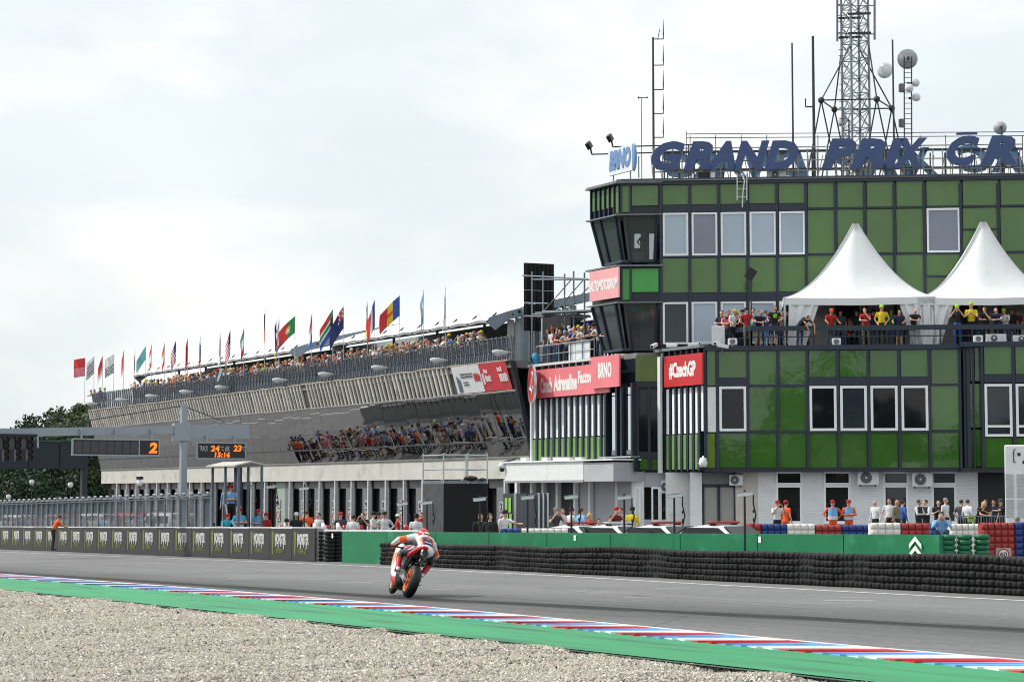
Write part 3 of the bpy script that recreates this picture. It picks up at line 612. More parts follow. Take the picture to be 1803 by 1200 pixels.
# --- cores
fbox(cb, 'main_block', dnavy, S1163, SR, -11, -.13, ZF - .2, ZT - .05)
MB().prism([tuple(FW(S1163, -.2, ZF - .3)), tuple(FW(SR, -.2, ZF - .3)), tuple(FW(SR, -11, ZF - .3)), (63, 90, ZF - .3), (50.2, 86.7, ZF - .3), tuple(FW(BS + .05, BO - .15, ZF - .3)), tuple(FW(sA, BO - .15, ZF - .3))], (0, 0, .25)).build('terrace_deck', concd, cb)
MB().prism([(50.12, 86.7, ZU + .02), tuple(FW(BS + .1, BO - .12, ZU + .02)), tuple(FW(sA, BO - .12, ZU + .02)), tuple(FW(SB + .1, P2 - .12, ZU + .02)), tuple(FW(onP(1692, 700, P2)[0], P2 - .12, ZU + .02)), tuple(FW(onP(1712, 700, P2)[0], P2 - .5, ZU + .02)), tuple(FW(SR, P3 - .12, ZU + .02)), tuple(FW(SR, -10, ZU + .02)), (62, 89, ZU + .02)], (0, 0, ZF - .34 - ZU)).build('lower_block', dnavy, cb)
fbox(cb, 'balcony_slab', navy, SB + .02, SR, .0, P2 - .1, ZF - .28, ZF - .02)
# --- upper front grid (plane off 0)
mul = [1164, 1214.7, 1265.9, 1316.8, 1368.8, 1420, 1472, 1523.7, 1576, 1628.8, 1693, 1759.5, 1826, 1893]
def tilt(x, y): return x + (y - 400) * (x - 901) * 266 / F ** 2     # verticals converge a little
for x in mul: slab(cb, 'mullion', navy, x - 2.4, 322, x + 2.4, 607, .07, .16)
slab(cb, 'parapet', navy, 1093, 308.5, 1950, 319.5, .10, .3)
cope = ubox('coping', M('grey coping', srgb(70, 78, 90), .5), cb, FW(SR / 2, -.1, ZT + .07), (SR + .2, .55, .06), FROT)
def rowy(x, y): return y - (x - 1420) * (866 - y) / 36000          # rows rise slightly to the right
def cell(x0, x1, y0, y1, kind, off=0):
    xm = (x0 + x1) / 2; a, b_ = rowy(xm, y0), rowy(xm, y1)
    if kind == 'p': return slab(cb, 'green_panel', gpan, x0 + 2.6, a, x1 - 2.6, b_, off - .02, .08)
    if kind == 's': return slab(cb, 'spandrel', navy, x0 + 2.4, a, x1 - 2.4, b_, off + .03, .1)
    return window(cb, x0 + 3.2, a, x1 - 2.8, b_, wfr, kind, off + .06)
for i in range(5):
    x0, x1 = mul[i], mul[i + 1]
    cell(x0, x1, 322, 357, 'p'); cell(x0, x1, 358, 370.5, 's')
    cell(x0, x1, 371.5, 447.5, [blind, blind2, blind, blind, blind][i]); cell(x0, x1, 448, 451, 's'); cell(x0, x1, 452, 513, 'p'); cell(x0, x1, 514, 529, 's')
    cell(x0, x1, 529.5, 604, [glass_m, blind, blind, blind, blind][i])
for i in range(5, 13):
    x0, x1 = mul[i], mul[i + 1]
    cell(x0, x1, 321, 365.5, 'p'); cell(x0, x1, 366, 369, 's')
    if i == 9: cell(x0, x1, 369.5, 447, blind2)
    elif i == 10: cell(x0, x1, 370, 406, 'p'); cell(x0, x1, 406, 409, 's'); cell(x0, x1, 409, 446, 'p')
    else: cell(x0, x1, 370, 446, 'p')
    cell(x0, x1, 446.5, 450, 's')
    if i == 9: cell(x0, x1, 450, 487, 'p'); cell(x0, x1, 487, 490, 's'); cell(x0, x1, 490, 526, 'p')
    else: cell(x0, x1, 450, 526, 'p')
slab(cb, 'terrace_wall', M('beige terrace wall', srgb(206, 202, 196), .8, var=.06), 1420, 528, 1960, 608, .04, .1)
for a, b_ in ((1471, 1513), (1684, 1722)): slab(cb, 'terrace_door', M('dark doorway', srgb(22, 24, 30), .5), a, 538, b_, 607, .07, .06)
# --- tower corner: upper box, slanted control room, middle box, slanted room, on the track side and front
LY = lambda x: onX(x, 500, 50.0).y
YB = LY(1041)                                                    # rear end of the tower's track-side wall
z1t, z1b = ZT, zX(1089, 380); z2t, z2b = z1b, zX(1092, 461); z3t, z3b = zX(1090, 467), zX(1090, 534); z4t, z4b = z3b, zX(1095, 617)
def tower_box(zt, zb, cols, fins, gm):
    b_ = MB().prism([(50.06, YB, zb), (50.06, C0.y + .05, zb), tuple(FW(.06, -.10, zb)), tuple(FW(S1163 + .05, -.10, zb)), tuple(FW(S1163 + .05, -2.1, zb))], (0, 0, zt - zb)); b_.build('tower_box', dnavy, cb)
    if fins:
        n_ = 6; dy = (YB - C0.y) / n_
        for k in range(n_): 
            y = C0.y + (k + .5) * dy
            bx('green_panel', gm, cb, 50.02, 50.058, y - dy * .3, y + dy * .3, zb + (.42 if k > 0 else .1), zt - .1)
            bx('fin', navy, cb, 49.95, 50.055, y + dy * .42, y + dy * .56, zb, zt)
    for (a, c) in cols:
        s0, s1 = onP(a, 420, 0)[0], onP(c, 420, 0)[0]; fbox(cb, 'green_panel', gm, s0, s1, -.06, .0, zb + (.1 if c - a < 20 else (zt - zb) * .28), zt - .1)
    for a in (1094, 1110): s0 = onP(a, 420, 0)[0]; fbox(cb, 'mullion', navy, s0 - .05, s0 + .05, -.08, .06, zb, zt)
    MB().prism([(49.78, YB + .15, zb - .06), (49.78, C0.y - .10, zb - .06), tuple(FW(S1163 + .1, .16, zb - .06)), tuple(FW(S1163 + .1, -2.1, zb - .06)), (50.5, YB + .15, zb - .06)], (0, 0, .06)).build('ledge', M('grey ledge', srgb(120, 126, 132), .6, var=.15), cb)
    MB().prism([(49.75, YB + .15, zt), (49.75, C0.y - .10, zt), tuple(FW(S1163 + .1, .17, zt)), tuple(FW(S1163 + .1, -2.1, zt)), (50.5, YB + .15, zt)], (0, 0, .07)).build('ledge', M('grey ledge', srgb(120, 126, 132)), cb)
tower_box(z1t - .08, z1b + .06, [(1095, 1108), (1113, 1159)], True, gpan)
tower_box(z3t - .07, z3b + .06, [(1096, 1108), (1112, 1159)], False, gpan2)
tint = M('tinted control room glass', (.10, .115, .12), .03, var=0, alpha=.45, spec=.7)
tinto = M('grey tinted glass', srgb(96, 104, 108), .06, metal=.5, var=.2, vs=.7)
def slanted(zt, zb, inset, gl_left, gl_front):
    n_ = 4; ya, yb = YB - .05, C0.y + .05
    lt = lambda u: Vector((50.03, ya + (yb - ya) * u, zt)); lb = lambda u: Vector((50.03 + inset, ya - .25 + (yb - ya + .25) * u + (.25 * u), zb))
    for k, (a, c) in enumerate([(0, .30), (.34, .86), (.90, 1)]):
        quad('glass_pane', gl_left, cb, [lb(a), lb(c), lt(c), lt(a)], .03)
    for u in (0, .32, .88): 
        MB().bar(lt(u) + Vector((-.03, 0, 0)), lb(u) + Vector((-.03, 0, 0)), .12, .10).build('slanted_mullion', dnavy, cb)
    fl, fr = onP(1099, 420, 0)[0], S1163 - .1
    q = [FW(fl + inset * .75, -.30, zb), FW(fr - .25, -.30, zb), FW(fr - .1, -.02, zt), FW(fl + .12, -.02, zt)]
    quad('glass_pane', gl_front, cb, q, .03)
    MB().bar(FW(fl + .02, .0, zt), FW(fl + inset * .75 - .1, -.27, zb), .16, .12).build('corner_mullion', dnavy, cb)
    MB().bar(FW(fr - .04, .0, zt), FW(fr - .16, -.27, zb), .22, .12).build('slanted_mullion', navy, cb)
    MB().prism([(50.5, ya - .2, zb - .02), tuple(FW(.1, -.3, zb - .02)), tuple(FW(fr, -.28, zb - .02)), tuple(FW(fr, -2.0, zb - .02))], (0, 0, .12)).build('sill', navy, cb)
tintd = M('teal tinted glass', (.035, .06, .062), .04, var=0, alpha=.86, spec=.6)
slanted(z2t - .02, z2b + .05, .5, tintd, tint)
slanted(z4t - .02, z4b + .05, .55, tinto, M('clear lower glass', (.08, .085, .09), .03, var=0, alpha=.35, spec=.8))
# control room interior: rear wall with two openings to the sky, console, ceiling
dk = M('dark room lining', srgb(46, 42, 40), .9)
sA0, sA1 = onP(1092, 420, -2)[0], S1163 - .02
h0, h1, h2, h3 = (onP(x, 420, -1.95)[0] for x in (1117, 1128, 1143, 1153.5))
zz0, zz1 = z2b - .05, z2t + .02; zo = zX(1120, 396); zlo = zX(1120, 422)
for (a, c, za, zb_) in ((sA0, h0, zz0, zz1), (h0, h1, zz0, zlo), (h0, h1, zo, zz1), (h1, h2, zz0, zz1), (h2, h3, zo, zz1), (h3, sA1, zz0, zz1)): fbox(cb, 'room_wall', dk, a, c, -2.02, -1.95, za, zb_)
fbox(cb, 'console', dk, sA0 + .6, h2 - .1, -1.5, -1.0, z2b, z2b + .55)
fbox(cb, 'monitor', M('monitor grey', srgb(120, 122, 120), .5), h0 - .1, h1 + .2, -.9, -.8, z2b + .12, z2b + .55)
fbox(cb, 'room_end', dk, S1163 - .05, S1163, -2.0, -.3, z2b, z2t)
MB().prism([(50.8, YB - .5, z4b), (50.8, C0.y + .5, z4b), tuple(FW(.9, -.75, z4b)), tuple(FW(S1163, -.75, z4b)), tuple(FW(S1163, -2.05, z4b))], (0, 0, z4t - z4b)).build('room_core', dk, cb)
fbox(cb, 'lower_room', M('lower room wall', srgb(88, 84, 84), .9, var=.3), sA0 + 1.0, S1163 - .1, -.74, -.70, z4b, z4t)
quad('red_reflection', M('painted red reflection', srgb(170, 60, 66), .6, var=.3, vs=2), cb, [FW(sA0 + 1.9, -.6, z4b), FW(sA0 + 2.5, -.6, z4b), FW(sA0 + 1.9, -.5, z4t), FW(sA0 + 1.4, -.5, z4t)], .03)  # red sheet behind the slanted glass imitates a red reflection
# roof slab above the tower and the block
MB().prism([(49.8, YB + .1, ZT), (49.8, C0.y - .1, ZT), tuple(FW(SR, .12, ZT)), tuple(FW(SR, -11.2, ZT)), (62.5, 86, ZT)], (0, 0, .05)).build('roof', concd, cb)
# --- lower block, track side: striped wall with tall windows under the long red sign
za, zb_, zc, zd = zX(1000, 697), zX(1000, 769), zX(1000, 809), zX(1000, 640)
gstr = M('green strip', srgb(112, 150, 84), .3, var=.08)
nst = 13; ya, yb = LY(937), LY(1070)
for k in range(nst):
    y = ya + (yb - ya) * (k + .5) / nst; w = abs(yb - ya) / nst
    bx('green_panel', gstr, cb, 49.97, 50.09, y - w * .15, y + w * .335, zc, zb_ - .05)
    fr = bx('window_frame', wfr, cb, 50.0, 50.08, y - .06, y + w * .30, zb_, za - .05)
    bx('fin', navy, cb, 49.90, 50.1, y + w * .34, y + w * .62, zc, zd - .1)
    bx('window_glass', glass_d, cb, 49.995, 50.07, y - w * .3, y - .06, zb_ + .05, za - .1)
bx('terrace_edge', M('white terrace edge', srgb(208, 210, 210), .6, var=.1), cb, 49.75, 50.3, LY(1092), 86.7, zd, zd + .12)
for k in range(8): bx('edge_bracket', alu, cb, 49.8, 50.0, LY(960 + 12 * k) - .03, LY(960 + 12 * k) + .03, zd - .16, zd)
# bay beyond the wall: tall glazing, dark block with green glass, striped skirt
zs0, zs1, zs2, zs3 = zX(1095, 830), zX(1095, 805), zX(1095, 796), zX(1095, 680)
for a, c in ((1079, 1090), (1095, 1098), (1104, 1117)):
    y0_, y1_ = LY(a), LY(c); bx('tall_pane', M('sky mirroring glass', (.62, .68, .70), .02, metal=1, var=.05), cb, 49.9, 49.95, y1_, y0_, zs2 + .1, zs3 - .45); bx('tall_pane', MATS['sky mirroring glass'], cb, 49.9, 49.95, y1_, y0_, zs3 - .4, zs3)
    bx('pane_base', greyp, cb, 49.9, 49.96, y1_, y0_, zs2 - .12, zs2 + .09)
for a in (1073, 1092.5, 1101, 1119.5): y0_ = LY(a); bx('bay_fin', dnavy, cb, 49.72, 50.1, y0_ - .07, y0_ + .07, zs2 - .2, zs3 + .1)
bx('bay_sill', alu, cb, 49.6, 50.1, LY(1122), LY(1066), zs1 - .02, zs1 + .05)
for k in range(6):
    y0_ = LY(1075 + 9 * k); bx('green_panel', gstr, cb, 49.80, 49.9, y0_ - .17, y0_ + .17, zs0 + .06, zs1 - .05); bx('fin', dnavy, cb, 49.70, 49.9, y0_ - .30, y0_ - .18, zs0, zs1 - .04)
bx('skirt', dnavy, cb, 49.9, 50.3, LY(1120), LY(1070), zs0 - .02, zs1 - .06)
b0, b1 = BO, BO + .02
slab(cb, 'green_glass', M('olive glass panel', srgb(84, 100, 36), .1, var=.2, vs=1.2, spec=.5), 1119, 626, 1163, 671, BO + .02, .08)
slab(cb, 'front_pane', glass_d, 1126, 686, 1140, 794, BO + .03, .06); slab(cb, 'front_pane', glass_d, 1146, 686, 1163, 794, BO + .03, .06)
for a in (1122, 1143, 1166): slab(cb, 'bay_mullion', dnavy, a - 2.6, 674, a + 2.6, 826, BO + .08, .14)
slab(cb, 'green_panel', gpanl, 1126, 807, 1141, 826, BO + .02, .06); slab(cb, 'green_panel', gpanl, 1147, 807, 1164, 826, BO + .02, .06)
slab(cb, 'spandrel', dnavy, 1122, 795, 1167, 806, BO + .06, .08); slab(cb, 'spandrel', dnavy, 1119, 672, 1167, 681, BO + .06, .08)
# --- lower block, side wall with the red sign, facing the track
XA = PA.x; LA = lambda x: onX(x, 700, XA).y
zA = lambda y, x=1204: onX(x, y, XA).z
for k in range(7):
    x0 = 1172 + 10.2 * k; y0_ = LA(x0); 
    bx('fin', navy, cb, XA - .13, XA + .1, y0_ - .09, y0_ + .05, zA(829), zA(613))
    if k < 6:
        y1_ = LA(x0 + 7.2); y2 = LA(x0 + 3.0)
        bx('green_panel', gstr, cb, XA - .09, XA + .02, y1_, y2, zA(826), zA(765)); bx('window_frame', wfr, cb, XA - .07, XA + .02, y1_, y2 - .02, zA(763), zA(683))
bx('downpipe', white, cb, XA - .34, XA - .22, LA(1173) , LA(1168.5), zA(832), zA(625))
bx('corner_cover', wfr, cb, XA - .06, XA + .1, LA(1240), LA(1236), zA(760), zA(681))
bx('side_edge', M('grey ledge', srgb(120, 126, 132)), cb, XA - .3, XA + .2, LA(1240) - .1, LA(1163), zA(616), zA(611))
# --- lower front (plane P2)
mul2 = [1263, 1317, 1370, 1422, 1476, 1529.5, 1583.7, 1637.5, 1691]
def rowy2(x, y): return y - (x - 1450) * (866 - y) / 36000
def cell2(x0, x1, y0, y1, kind, off=P2, g=gpanl):
    xm = (x0 + x1) / 2; a, b_ = rowy2(xm, y0), rowy2(xm, y1)
    if kind == 'p': return slab(cb, 'green_panel', g, x0 + 2.6, a, x1 - 2.6, b_, off - .02, .08)
    if kind == 's': return slab(cb, 'spandrel', navy, x0 + 2.4, a, x1 - 2.4, b_, off + .03, .1)
    return window(cb, x0 + 3.6, a, x1 - 3.0, b_, wfr, kind, off + .07, fw=.11)
for x in mul2 + [1241.5]: slab(cb, 'mullion', navy, x - 2.5, 614, x + 2.5, 828, P2 + .06, .16)
slab(cb, 'floor_beam', navy, 1240, 607, 1694, 615.5, P2 + .12, .3); slab(cb, 'bottom_beam', dnavy, 1239, 823.5, 1694, 830, P2 + .1, .3)
cell2(1242.5, 1262, 616, 677, 'p'); cell2(1242.5, 1262, 762, 823, 'p', P2, M('yellowed green panel', srgb(96, 124, 34), .15, var=.2, vs=1.5))
slab(cb, 'shutter_box', white, 1246, 681, 1262, 760, P2 + .05, .1)
for i in range(8):
    x0, x1 = mul2[i], mul2[i + 1]
    if i in (0, 3, 4, 5, 6):
        cell2(x0, x1, 617, 663.5, 'p'); cell2(x0, x1, 664, 678, 's'); cell2(x0, x1, 679, 758, [glass_d, 0, 0, glass_d, glass_m, glass_d, glass_d][i])
    else: cell2(x0, x1, 617, 676, 'p'); cell2(x0, x1, 676, 680, 's'); cell2(x0, x1, 680, 757, 'p')
    cell2(x0, x1, 757.5, 762, 's'); cell2(x0, x1, 762, 823, 'p')
# recessed joint and the next section
for a, c in ((1697, 1703),): slab(cb, 'joint_fin', dnavy, a, 606, c, 828, P2 + .1, .3)
for a, c in ((1709, 1713), (1716.5, 1728)):
    for y0_, y1_ in ((609, 672), (677, 753), (757, 821)): cell2(a - 2.6, c + 2.6, y0_, y1_, 'p', P2 + .2)
slab(cb, 'joint_fin', navy, 1703, 606, 1709, 828, P2 + .24, .4); slab(cb, 'joint_fin', navy, 1713, 606, 1716.5, 828, P2 + .28, .4)
mul3 = [1730.5, 1785.5, 1841, 1897, 1953]
for x in mul3: slab(cb, 'mullion', navy, x - 2.5, 604, x + 2.5, 828, P3 + .06, .16)
slab(cb, 'floor_beam', navy, 1692, 600.5, 1960, 609, P3 + .12, .3); slab(cb, 'bottom_beam', dnavy, 1692, 823.5, 1960, 830, P3 + .1, .3)
for x0, x1 in zip(mul3, mul3[1:]):
    cell2(x0, x1, 611, 660, 'p', P3); cell2(x0, x1, 661, 675, 's', P3); wn = cell2(x0, x1, 677, 769, glass_m, P3)
    slab(cb, 'window_transom', wfr, x0 + 4, 748, x1 - 4, 752, P3 + .06, .05); cell2(x0, x1, 771, 823, 'p', P3)
# --- ground floor: white painted brick piers, doors, shop windows
PG = P2 - .75; zg = gz(66) - .1
def brick_mat():
    m = wbrick; t = m.node_tree; n = t.nodes; l = t.links; b_ = n['Principled BSDF']
    g = n.new('ShaderNodeNewGeometry'); sp = n.new('ShaderNodeSeparateXYZ'); l.new(g.outputs['Position'], sp.inputs[0])
    q = n.new('ShaderNodeMath'); q.operation = 'MULTIPLY'; q.inputs[1].default_value = 1 / .085; l.new(sp.outputs['Z'], q.inputs[0])
    fr = n.new('ShaderNodeMath'); fr.operation = 'FRACT'; l.new(q.outputs[0], fr.inputs[0]); gt = n.new('ShaderNodeMath'); gt.operation = 'GREATER_THAN'; gt.inputs[1].default_value = .14; l.new(fr.outputs[0], gt.inputs[0])
    bp = n.new('ShaderNodeBump'); bp.inputs['Strength'].default_value = .9; bp.inputs['Distance'].default_value = .02; l.new(gt.outputs[0], bp.inputs['Height']); l.new(bp.outputs[0], b_.inputs['Normal'])
brick_mat()
def gslab(nm, mat, x0, x1, y0=831, y1=None, off=PG, th=.25):
    s0, s1 = onP(x0, 870, off)[0], onP(x1, 870, off)[0]; z1 = onP((x0 + x1) / 2, y0, off)[1]; z0 = zg if y1 is None else onP((x0 + x1) / 2, y1, off)[1]
    return fbox(cb, nm, mat, s0, s1, off - th, off, z0, z1)
gslab('inner_wall', dnavy, 1225, 1960, off=PG - .6, th=.1)
for a, c in ((1215, 1236), (1335, 1366), (1413, 1450), (1498, 1555), (1600, 1640), (1685, 1722)): gslab('brick_pier', wbrick, a, c)
gslab('brick_pier', M('beige render', srgb(196, 192, 184), .8, var=.06), 1295, 1335)
gslab('wall_above_door', M('grey render', srgb(120, 122, 126), .8, var=.1), 1236, 1295, 831, 852, PG - .1)
for a, c in ((1240, 1263), (1268, 1292)): d_ = gslab('door_leaf', M('grey door leaf', srgb(150, 150, 148), .6, var=.06), a, c, 857, None, PG - .12, .08)
gslab('door_frame', dnavy, 1237, 1240, 853, None, PG - .06, .1); gslab('door_frame', dnavy, 1292, 1296, 853, None, PG - .06, .1); gslab('door_frame', dnavy, 1263, 1268, 853, None, PG - .06, .1); gslab('door_frame', dnavy, 1240, 1292, 853, 857, PG - .06, .1)
for a, c, g_ in ((1366, 1413, glass_d), (1450, 1498, glass_d), (1555, 1600, glass_m), (1640, 1685, glass_m)):
    window(cb, a, 829.5, c, 853, wfr, g_, PG - .03, .09); window(cb, a, 853.2, c, 921, wfr, g_, PG - .03, .11, sill=True)
gslab('entrance_recess', M('dark doorway', srgb(22, 24, 30)), 1722, 1960, 831, None, PG - .2, .1)
# ground floor below the bay and on the track side
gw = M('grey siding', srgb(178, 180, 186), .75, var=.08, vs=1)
PX = 50.4
def gX(nm, mat, x0, x1, y0, y1=None, X=PX, th=.15):
    Ya, Yb = onX(x0, 880, X).y, onX(x1, 880, X).y; z1 = onX((x0 + x1) / 2, y0, X).z; z0 = gz(80) if y1 is None else onX((x0 + x1) / 2, y1, X).z
    return bx(nm, mat, cb, X, X + th, Yb, Ya, z0, z1)
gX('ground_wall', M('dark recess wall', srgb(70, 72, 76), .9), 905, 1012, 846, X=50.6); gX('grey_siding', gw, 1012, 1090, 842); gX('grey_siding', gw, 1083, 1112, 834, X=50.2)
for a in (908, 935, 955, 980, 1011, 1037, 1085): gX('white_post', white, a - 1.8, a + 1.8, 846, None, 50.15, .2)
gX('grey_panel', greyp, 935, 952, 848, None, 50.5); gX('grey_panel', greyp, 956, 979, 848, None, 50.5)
gslab('white_wall', white, 1112, 1134, 831, None, BO - .2, .2); gslab('white_wall', gw, 1134, 1172, 831, 857, BO - .25, .2); gslab('white_wall', white, 1172, 1215, 831, None, BO + .6, .2)
gslab('white_wall', gw, 1112, 1216, 914, None, BO - .2, .3)
for a, c in ((1117, 1128), (1147, 1162), (1162, 1183)): window(cb, a, 857, c, 918, wfr, glass_d, BO - .15, .08)
# awning box over the pit lane side
aw = [onX(889, 830, 48.7), onX(1027, 830, 48.7)]
bx('awning', white, cb, 48.7, 50.4, aw[1].y, aw[0].y, onX(960, 846, 48.7).z, onX(960, 813, 48.7).z); bx('awning_lip', M('grey awning lip', srgb(150, 156, 156), .6), cb, 48.68, 48.72, aw[1].y, aw[0].y, onX(960, 849, 48.7).z, onX(960, 845, 48.7).z)
bx('awning_end', gw, cb, 48.72, 50.4, aw[1].y - 2.6, aw[1].y - .004, onX(1040, 847, 48.7).z, onX(1040, 814, 48.7).z); bx('awning_cap', wfr, cb, 48.6, 50.4, aw[1].y - 2.7, aw[0].y + .1, onX(960, 812.8, 48.7).z, onX(960, 810.5, 48.7).z)
fbox(cb, 'conduit', alu, sA - .1, sA - .02, BO + .05, BO + .14, zA(690, 1165), zA(622, 1165))
# --- red signs (each hung on the wall: a thing)
def xsign(name, label, x0, x1, y0, y1, X, mat, texts, th=.08):
    xm, ym = (x0 + x1) / 2, (y0 + y1) / 2; Ya, Yb = onX(x0, ym, X).y, onX(x1, ym, X).y; z1, z0 = onX(xm, y0, X).z, onX(xm, y1, X).z
    t = thing(name, label, 'sign', (X, (Ya + Yb) / 2, z0)); bx('sign_face', mat, t, X, X + th, Yb, Ya, z0, z1); bx('sign_back', dsteel, t, X + th + .003, X + th + .03, Yb + .03, Ya - .03, z0 + .03, z1 - .03)
    for s, a, c, u0, u1, mt, bo in texts:
        ta, tb = onX(a, ym, X).y, onX(c, ym, X).y; text(s, 'lettering', mt, t, (X - .004, ta, z0 + (z1 - z0) * u0), (0, -1, 0), ta - tb, (z1 - z0) * u1, .004, bold=bo)
    return t
vz = lambda y: onX(1000, y, 49.7).z
xsign('wall_sign', 'long sunlit pale red sign with three white words under the terrace edge', 938, 1072, 645, 696, 49.66, sunlitred, [('Czech', 951, 972, .16, .54, wprint, .05), ('Adrenaline', 975, 1016, .19, .56, wprint, .05), ('Factory', 1018, 1047, .26, .56, wprint, .05)])
xsign('wall_sign', 'sunlit pale red sign with four white capitals at the tower corner', 1040, 1090, 626, 682, 49.5, sunlitred, [('BRNO', 1053, 1077, .30, .50, wprint, .05)])
xsign('wall_sign', 'sunlit pink-red sign with one long word high on the tower side', 1038, 1089, 474, 527, 49.72, M('brightly lit red sign face', srgb(240, 168, 172), .4, var=.12, vs=.8), [('AUTOMOTODROM', 1039, 1087, .30, .38, wprint, .05)])  # paler still: sun glare on the tower side put into the face colour
xsign('wall_sign', 'bright red hashtag sign on the striped side wall', 1169, 1236, 624, 679, XA - .3, redsign, [('#CzechGP', 1178, 1225, .24, .54, wprint, .05)])
p = onX(938, 700, 49.3); t = thing('oval_sign', 'oval red track sign with white outline of the circuit on a white pole', 'sign', (49.2, p.y, gz(p.y)))
zc_, zh = onX(938, 676, 49.2).z, .95
nrm_ = Vector((-.94, .335, 0)).normalized(); cz_ = Vector((49.3, p.y, zc_))
MB().lathe([(.92, 0), (.92, .06)], cz_, nrm_, 36).build('sign_face', redsign, t); MB().lathe([(.92, -.02), (1.0, -.02), (1.0, .09), (.92, .09)], cz_, nrm_, 36, ring=True).build('sign_rim', alu, t)
ax_ = Vector((-nrm_.y, nrm_.x, 0)); pts = [(.15, .55), (.4, .6), (.45, .4), (.1, .1), (.0, -.05), (-.4, -.2), (.2, -.35), (.5, -.15), (.1, -.5)]
w_ = MB(); w_.path([cz_ + ax_ * a + nrm_ * .07 + Vector((0, 0, c)) for a, c in pts], .05, 6); w_.build('track_outline', wprint, t)
MB().tube((49.22, p.y, gz(p.y)), (49.22, p.y, zc_ - .9), .07).build('pole', white, t)
# --- balcony rail
def rail_run(pts, zt, nm='balcony_rail'):
    for a, c in zip(pts, pts[1:]):
        a = Vector(a); c = Vector(c)
        MB().bar(a + Vector((0, 0, zt)), c + Vector((0, 0, zt)), .08, .22).build('top_rail', navy, cb); MB().bar(a + Vector((0, 0, .42)), c + Vector((0, 0, .42)), .04, .05).build('low_rail', navy, cb)
        n_ = max(1, int((c - a).length / 1.3))
        for k in range(n_ + 1): q = a + (c - a) * k / n_; MB().bar(q, q + Vector((0, 0, zt)), .05, .05).build('rail_post', navy, cb)
s1 = onP(1323, 580, P2 - .12)[0]; q = FW(s1, P2 - .12, ZF)
rail_run([q + Vector((0, 2.2, 0)), q, FW(SR, P2 - .12, ZF)], .80)
# ------------------------------------------------------------------ roof of the control building
RO = -.55
t = thing('roof_letter_sign', 'front row of big slanted blue letters standing along the roof edge', 'sign', FW(3, RO, ZT + .05))
def letter(ch, x0, x1, y0, y1, off, mat, parent, back=False):
    xm, ym = (x0 + x1) / 2, (y0 + y1) / 2; s0, s1 = onP(x0, ym, off)[0], onP(x1, ym, off)[0]; z1, z0 = onP(xm, y0, off)[1], onP(xm, y1, off)[1]
    if not back:
        o = text(ch, 'letter', mat, parent, FW(s0, off, z0), E0, s1 - s0, z1 - z0, .05, bold=.054, shear=.28)
        text(ch, 'letter_side', lettedge, o, FW(s0, off - .22, z0), E0, s1 - s0, z1 - z0, .215, bold=.054, shear=.28)
    else: text(ch, 'letter', mat, parent, FW(s1, off, z0), -E0, s1 - s0, z1 - z0, .3, bold=.054, shear=.28)
LET = [('G', 1147, 1206, 249, 300), ('R', 1203, 1257, 249, 299), ('A', 1243, 1296, 248.5, 298.5), ('N', 1291, 1355, 248, 298), ('D', 1345, 1406, 247.5, 298), ('P', 1446, 1508, 244, 296), ('R', 1497, 1562, 244, 296), ('I', 1554, 1592, 243.5, 295.5), ('X', 1570, 1633, 243, 295), ('C', 1667, 1725, 239, 291), ('R', 1727, 1790, 238.5, 290)]
for a in LET: letter(*a, RO, lettblue, t)
slab(t, 'accent', lettblue, 1684, 233.5, 1721, 237, RO, .1)
fr_ = MB()
for x in list(range(1150, 1800, 17)):
    s0, z0 = onP(x, 300, RO - .3); zt_ = onP(x, 262, RO - .3)[1]
    fr_.bar(FW(s0, RO - .3, ZT + .05), FW(s0, RO - .3, zt_), .04, .04); fr_.bar(FW(s0, RO - 1.2, ZT + .05), FW(s0 + random.uniform(-.3, .3), RO - .3, zt_ - .3), .03, .03)
for yv in (262, 285, 303): 
    s0, z0 = onP(1148, yv, RO - .32); s1_, z1_ = onP(1800, yv - 8, RO - .32); fr_.bar(FW(s0, RO - .32, z0), FW(s1_, RO - .32, z1_), .04, .05)
fr_.build('support_frame', M('rusty white frame', srgb(168, 160, 152), .6, var=.2), t)
t = thing('roof_letter_sign', 'pale blue rear row of roof letters seen through the front letters', 'sign', FW(9, RO - 5.2, ZT + .05))
lb2 = M('blue rear sign', srgb(92, 138, 178), .45, var=.12)
for k, (ch, x0, x1, y0, y1) in enumerate(LET[:11]): letter(ch, x0 + 18, x1 + 18, y0 + 16, y1 + 12, RO - 5.2, lb2, t, True)
bb = MB()
for yv in (268, 300): s0, z0 = onP(1170, yv, RO - 5.1); s1_, z1_ = onP(1800, yv - 6, RO - 5.1); bb.bar(FW(s0, RO - 5.1, z0), FW(s1_, RO - 5.1, z1_), .05, .12)
for x in range(1170, 1800, 26): s0, z0 = onP(x, 290, RO - 5.1); bb.bar(FW(s0, RO - 5.1, ZT + .05), FW(s0, RO - 5.1, z0 + .6), .05, .05)
bb.build('support_frame', dsteel, t)
Yr0, Yr1 = onX(1071, 290, 50.0).y, onX(1113, 290, 50.0).y
t = thing('roof_letter_sign', 'white panel with four blue letters at the corner of the roof', 'sign', (50, (Yr0 + Yr1) / 2, ZT + .05))
zb0, zb1 = onX(1092, 305, 50.0).z, onX(1092, 259, 50.0).z
bx('panel', M('white sign panel', srgb(228, 234, 240), .4), t, 50.0, 50.12, Yr1, Yr0, zb0, zb1); text('BRNO', 'lettering', M('blue print', srgb(112, 146, 192), .5), t, (49.995, Yr0 - .1, zb0 + .2), (0, -1, 0), Yr0 - Yr1 - .2, (zb1 - zb0) * .78, .02, bold=.07, shear=.2)
MB().ell((50.1, Yr1 - .02, (zb0 + zb1) / 2), (.1, .2, .68)).build('end_disc', lettedge, t, True)
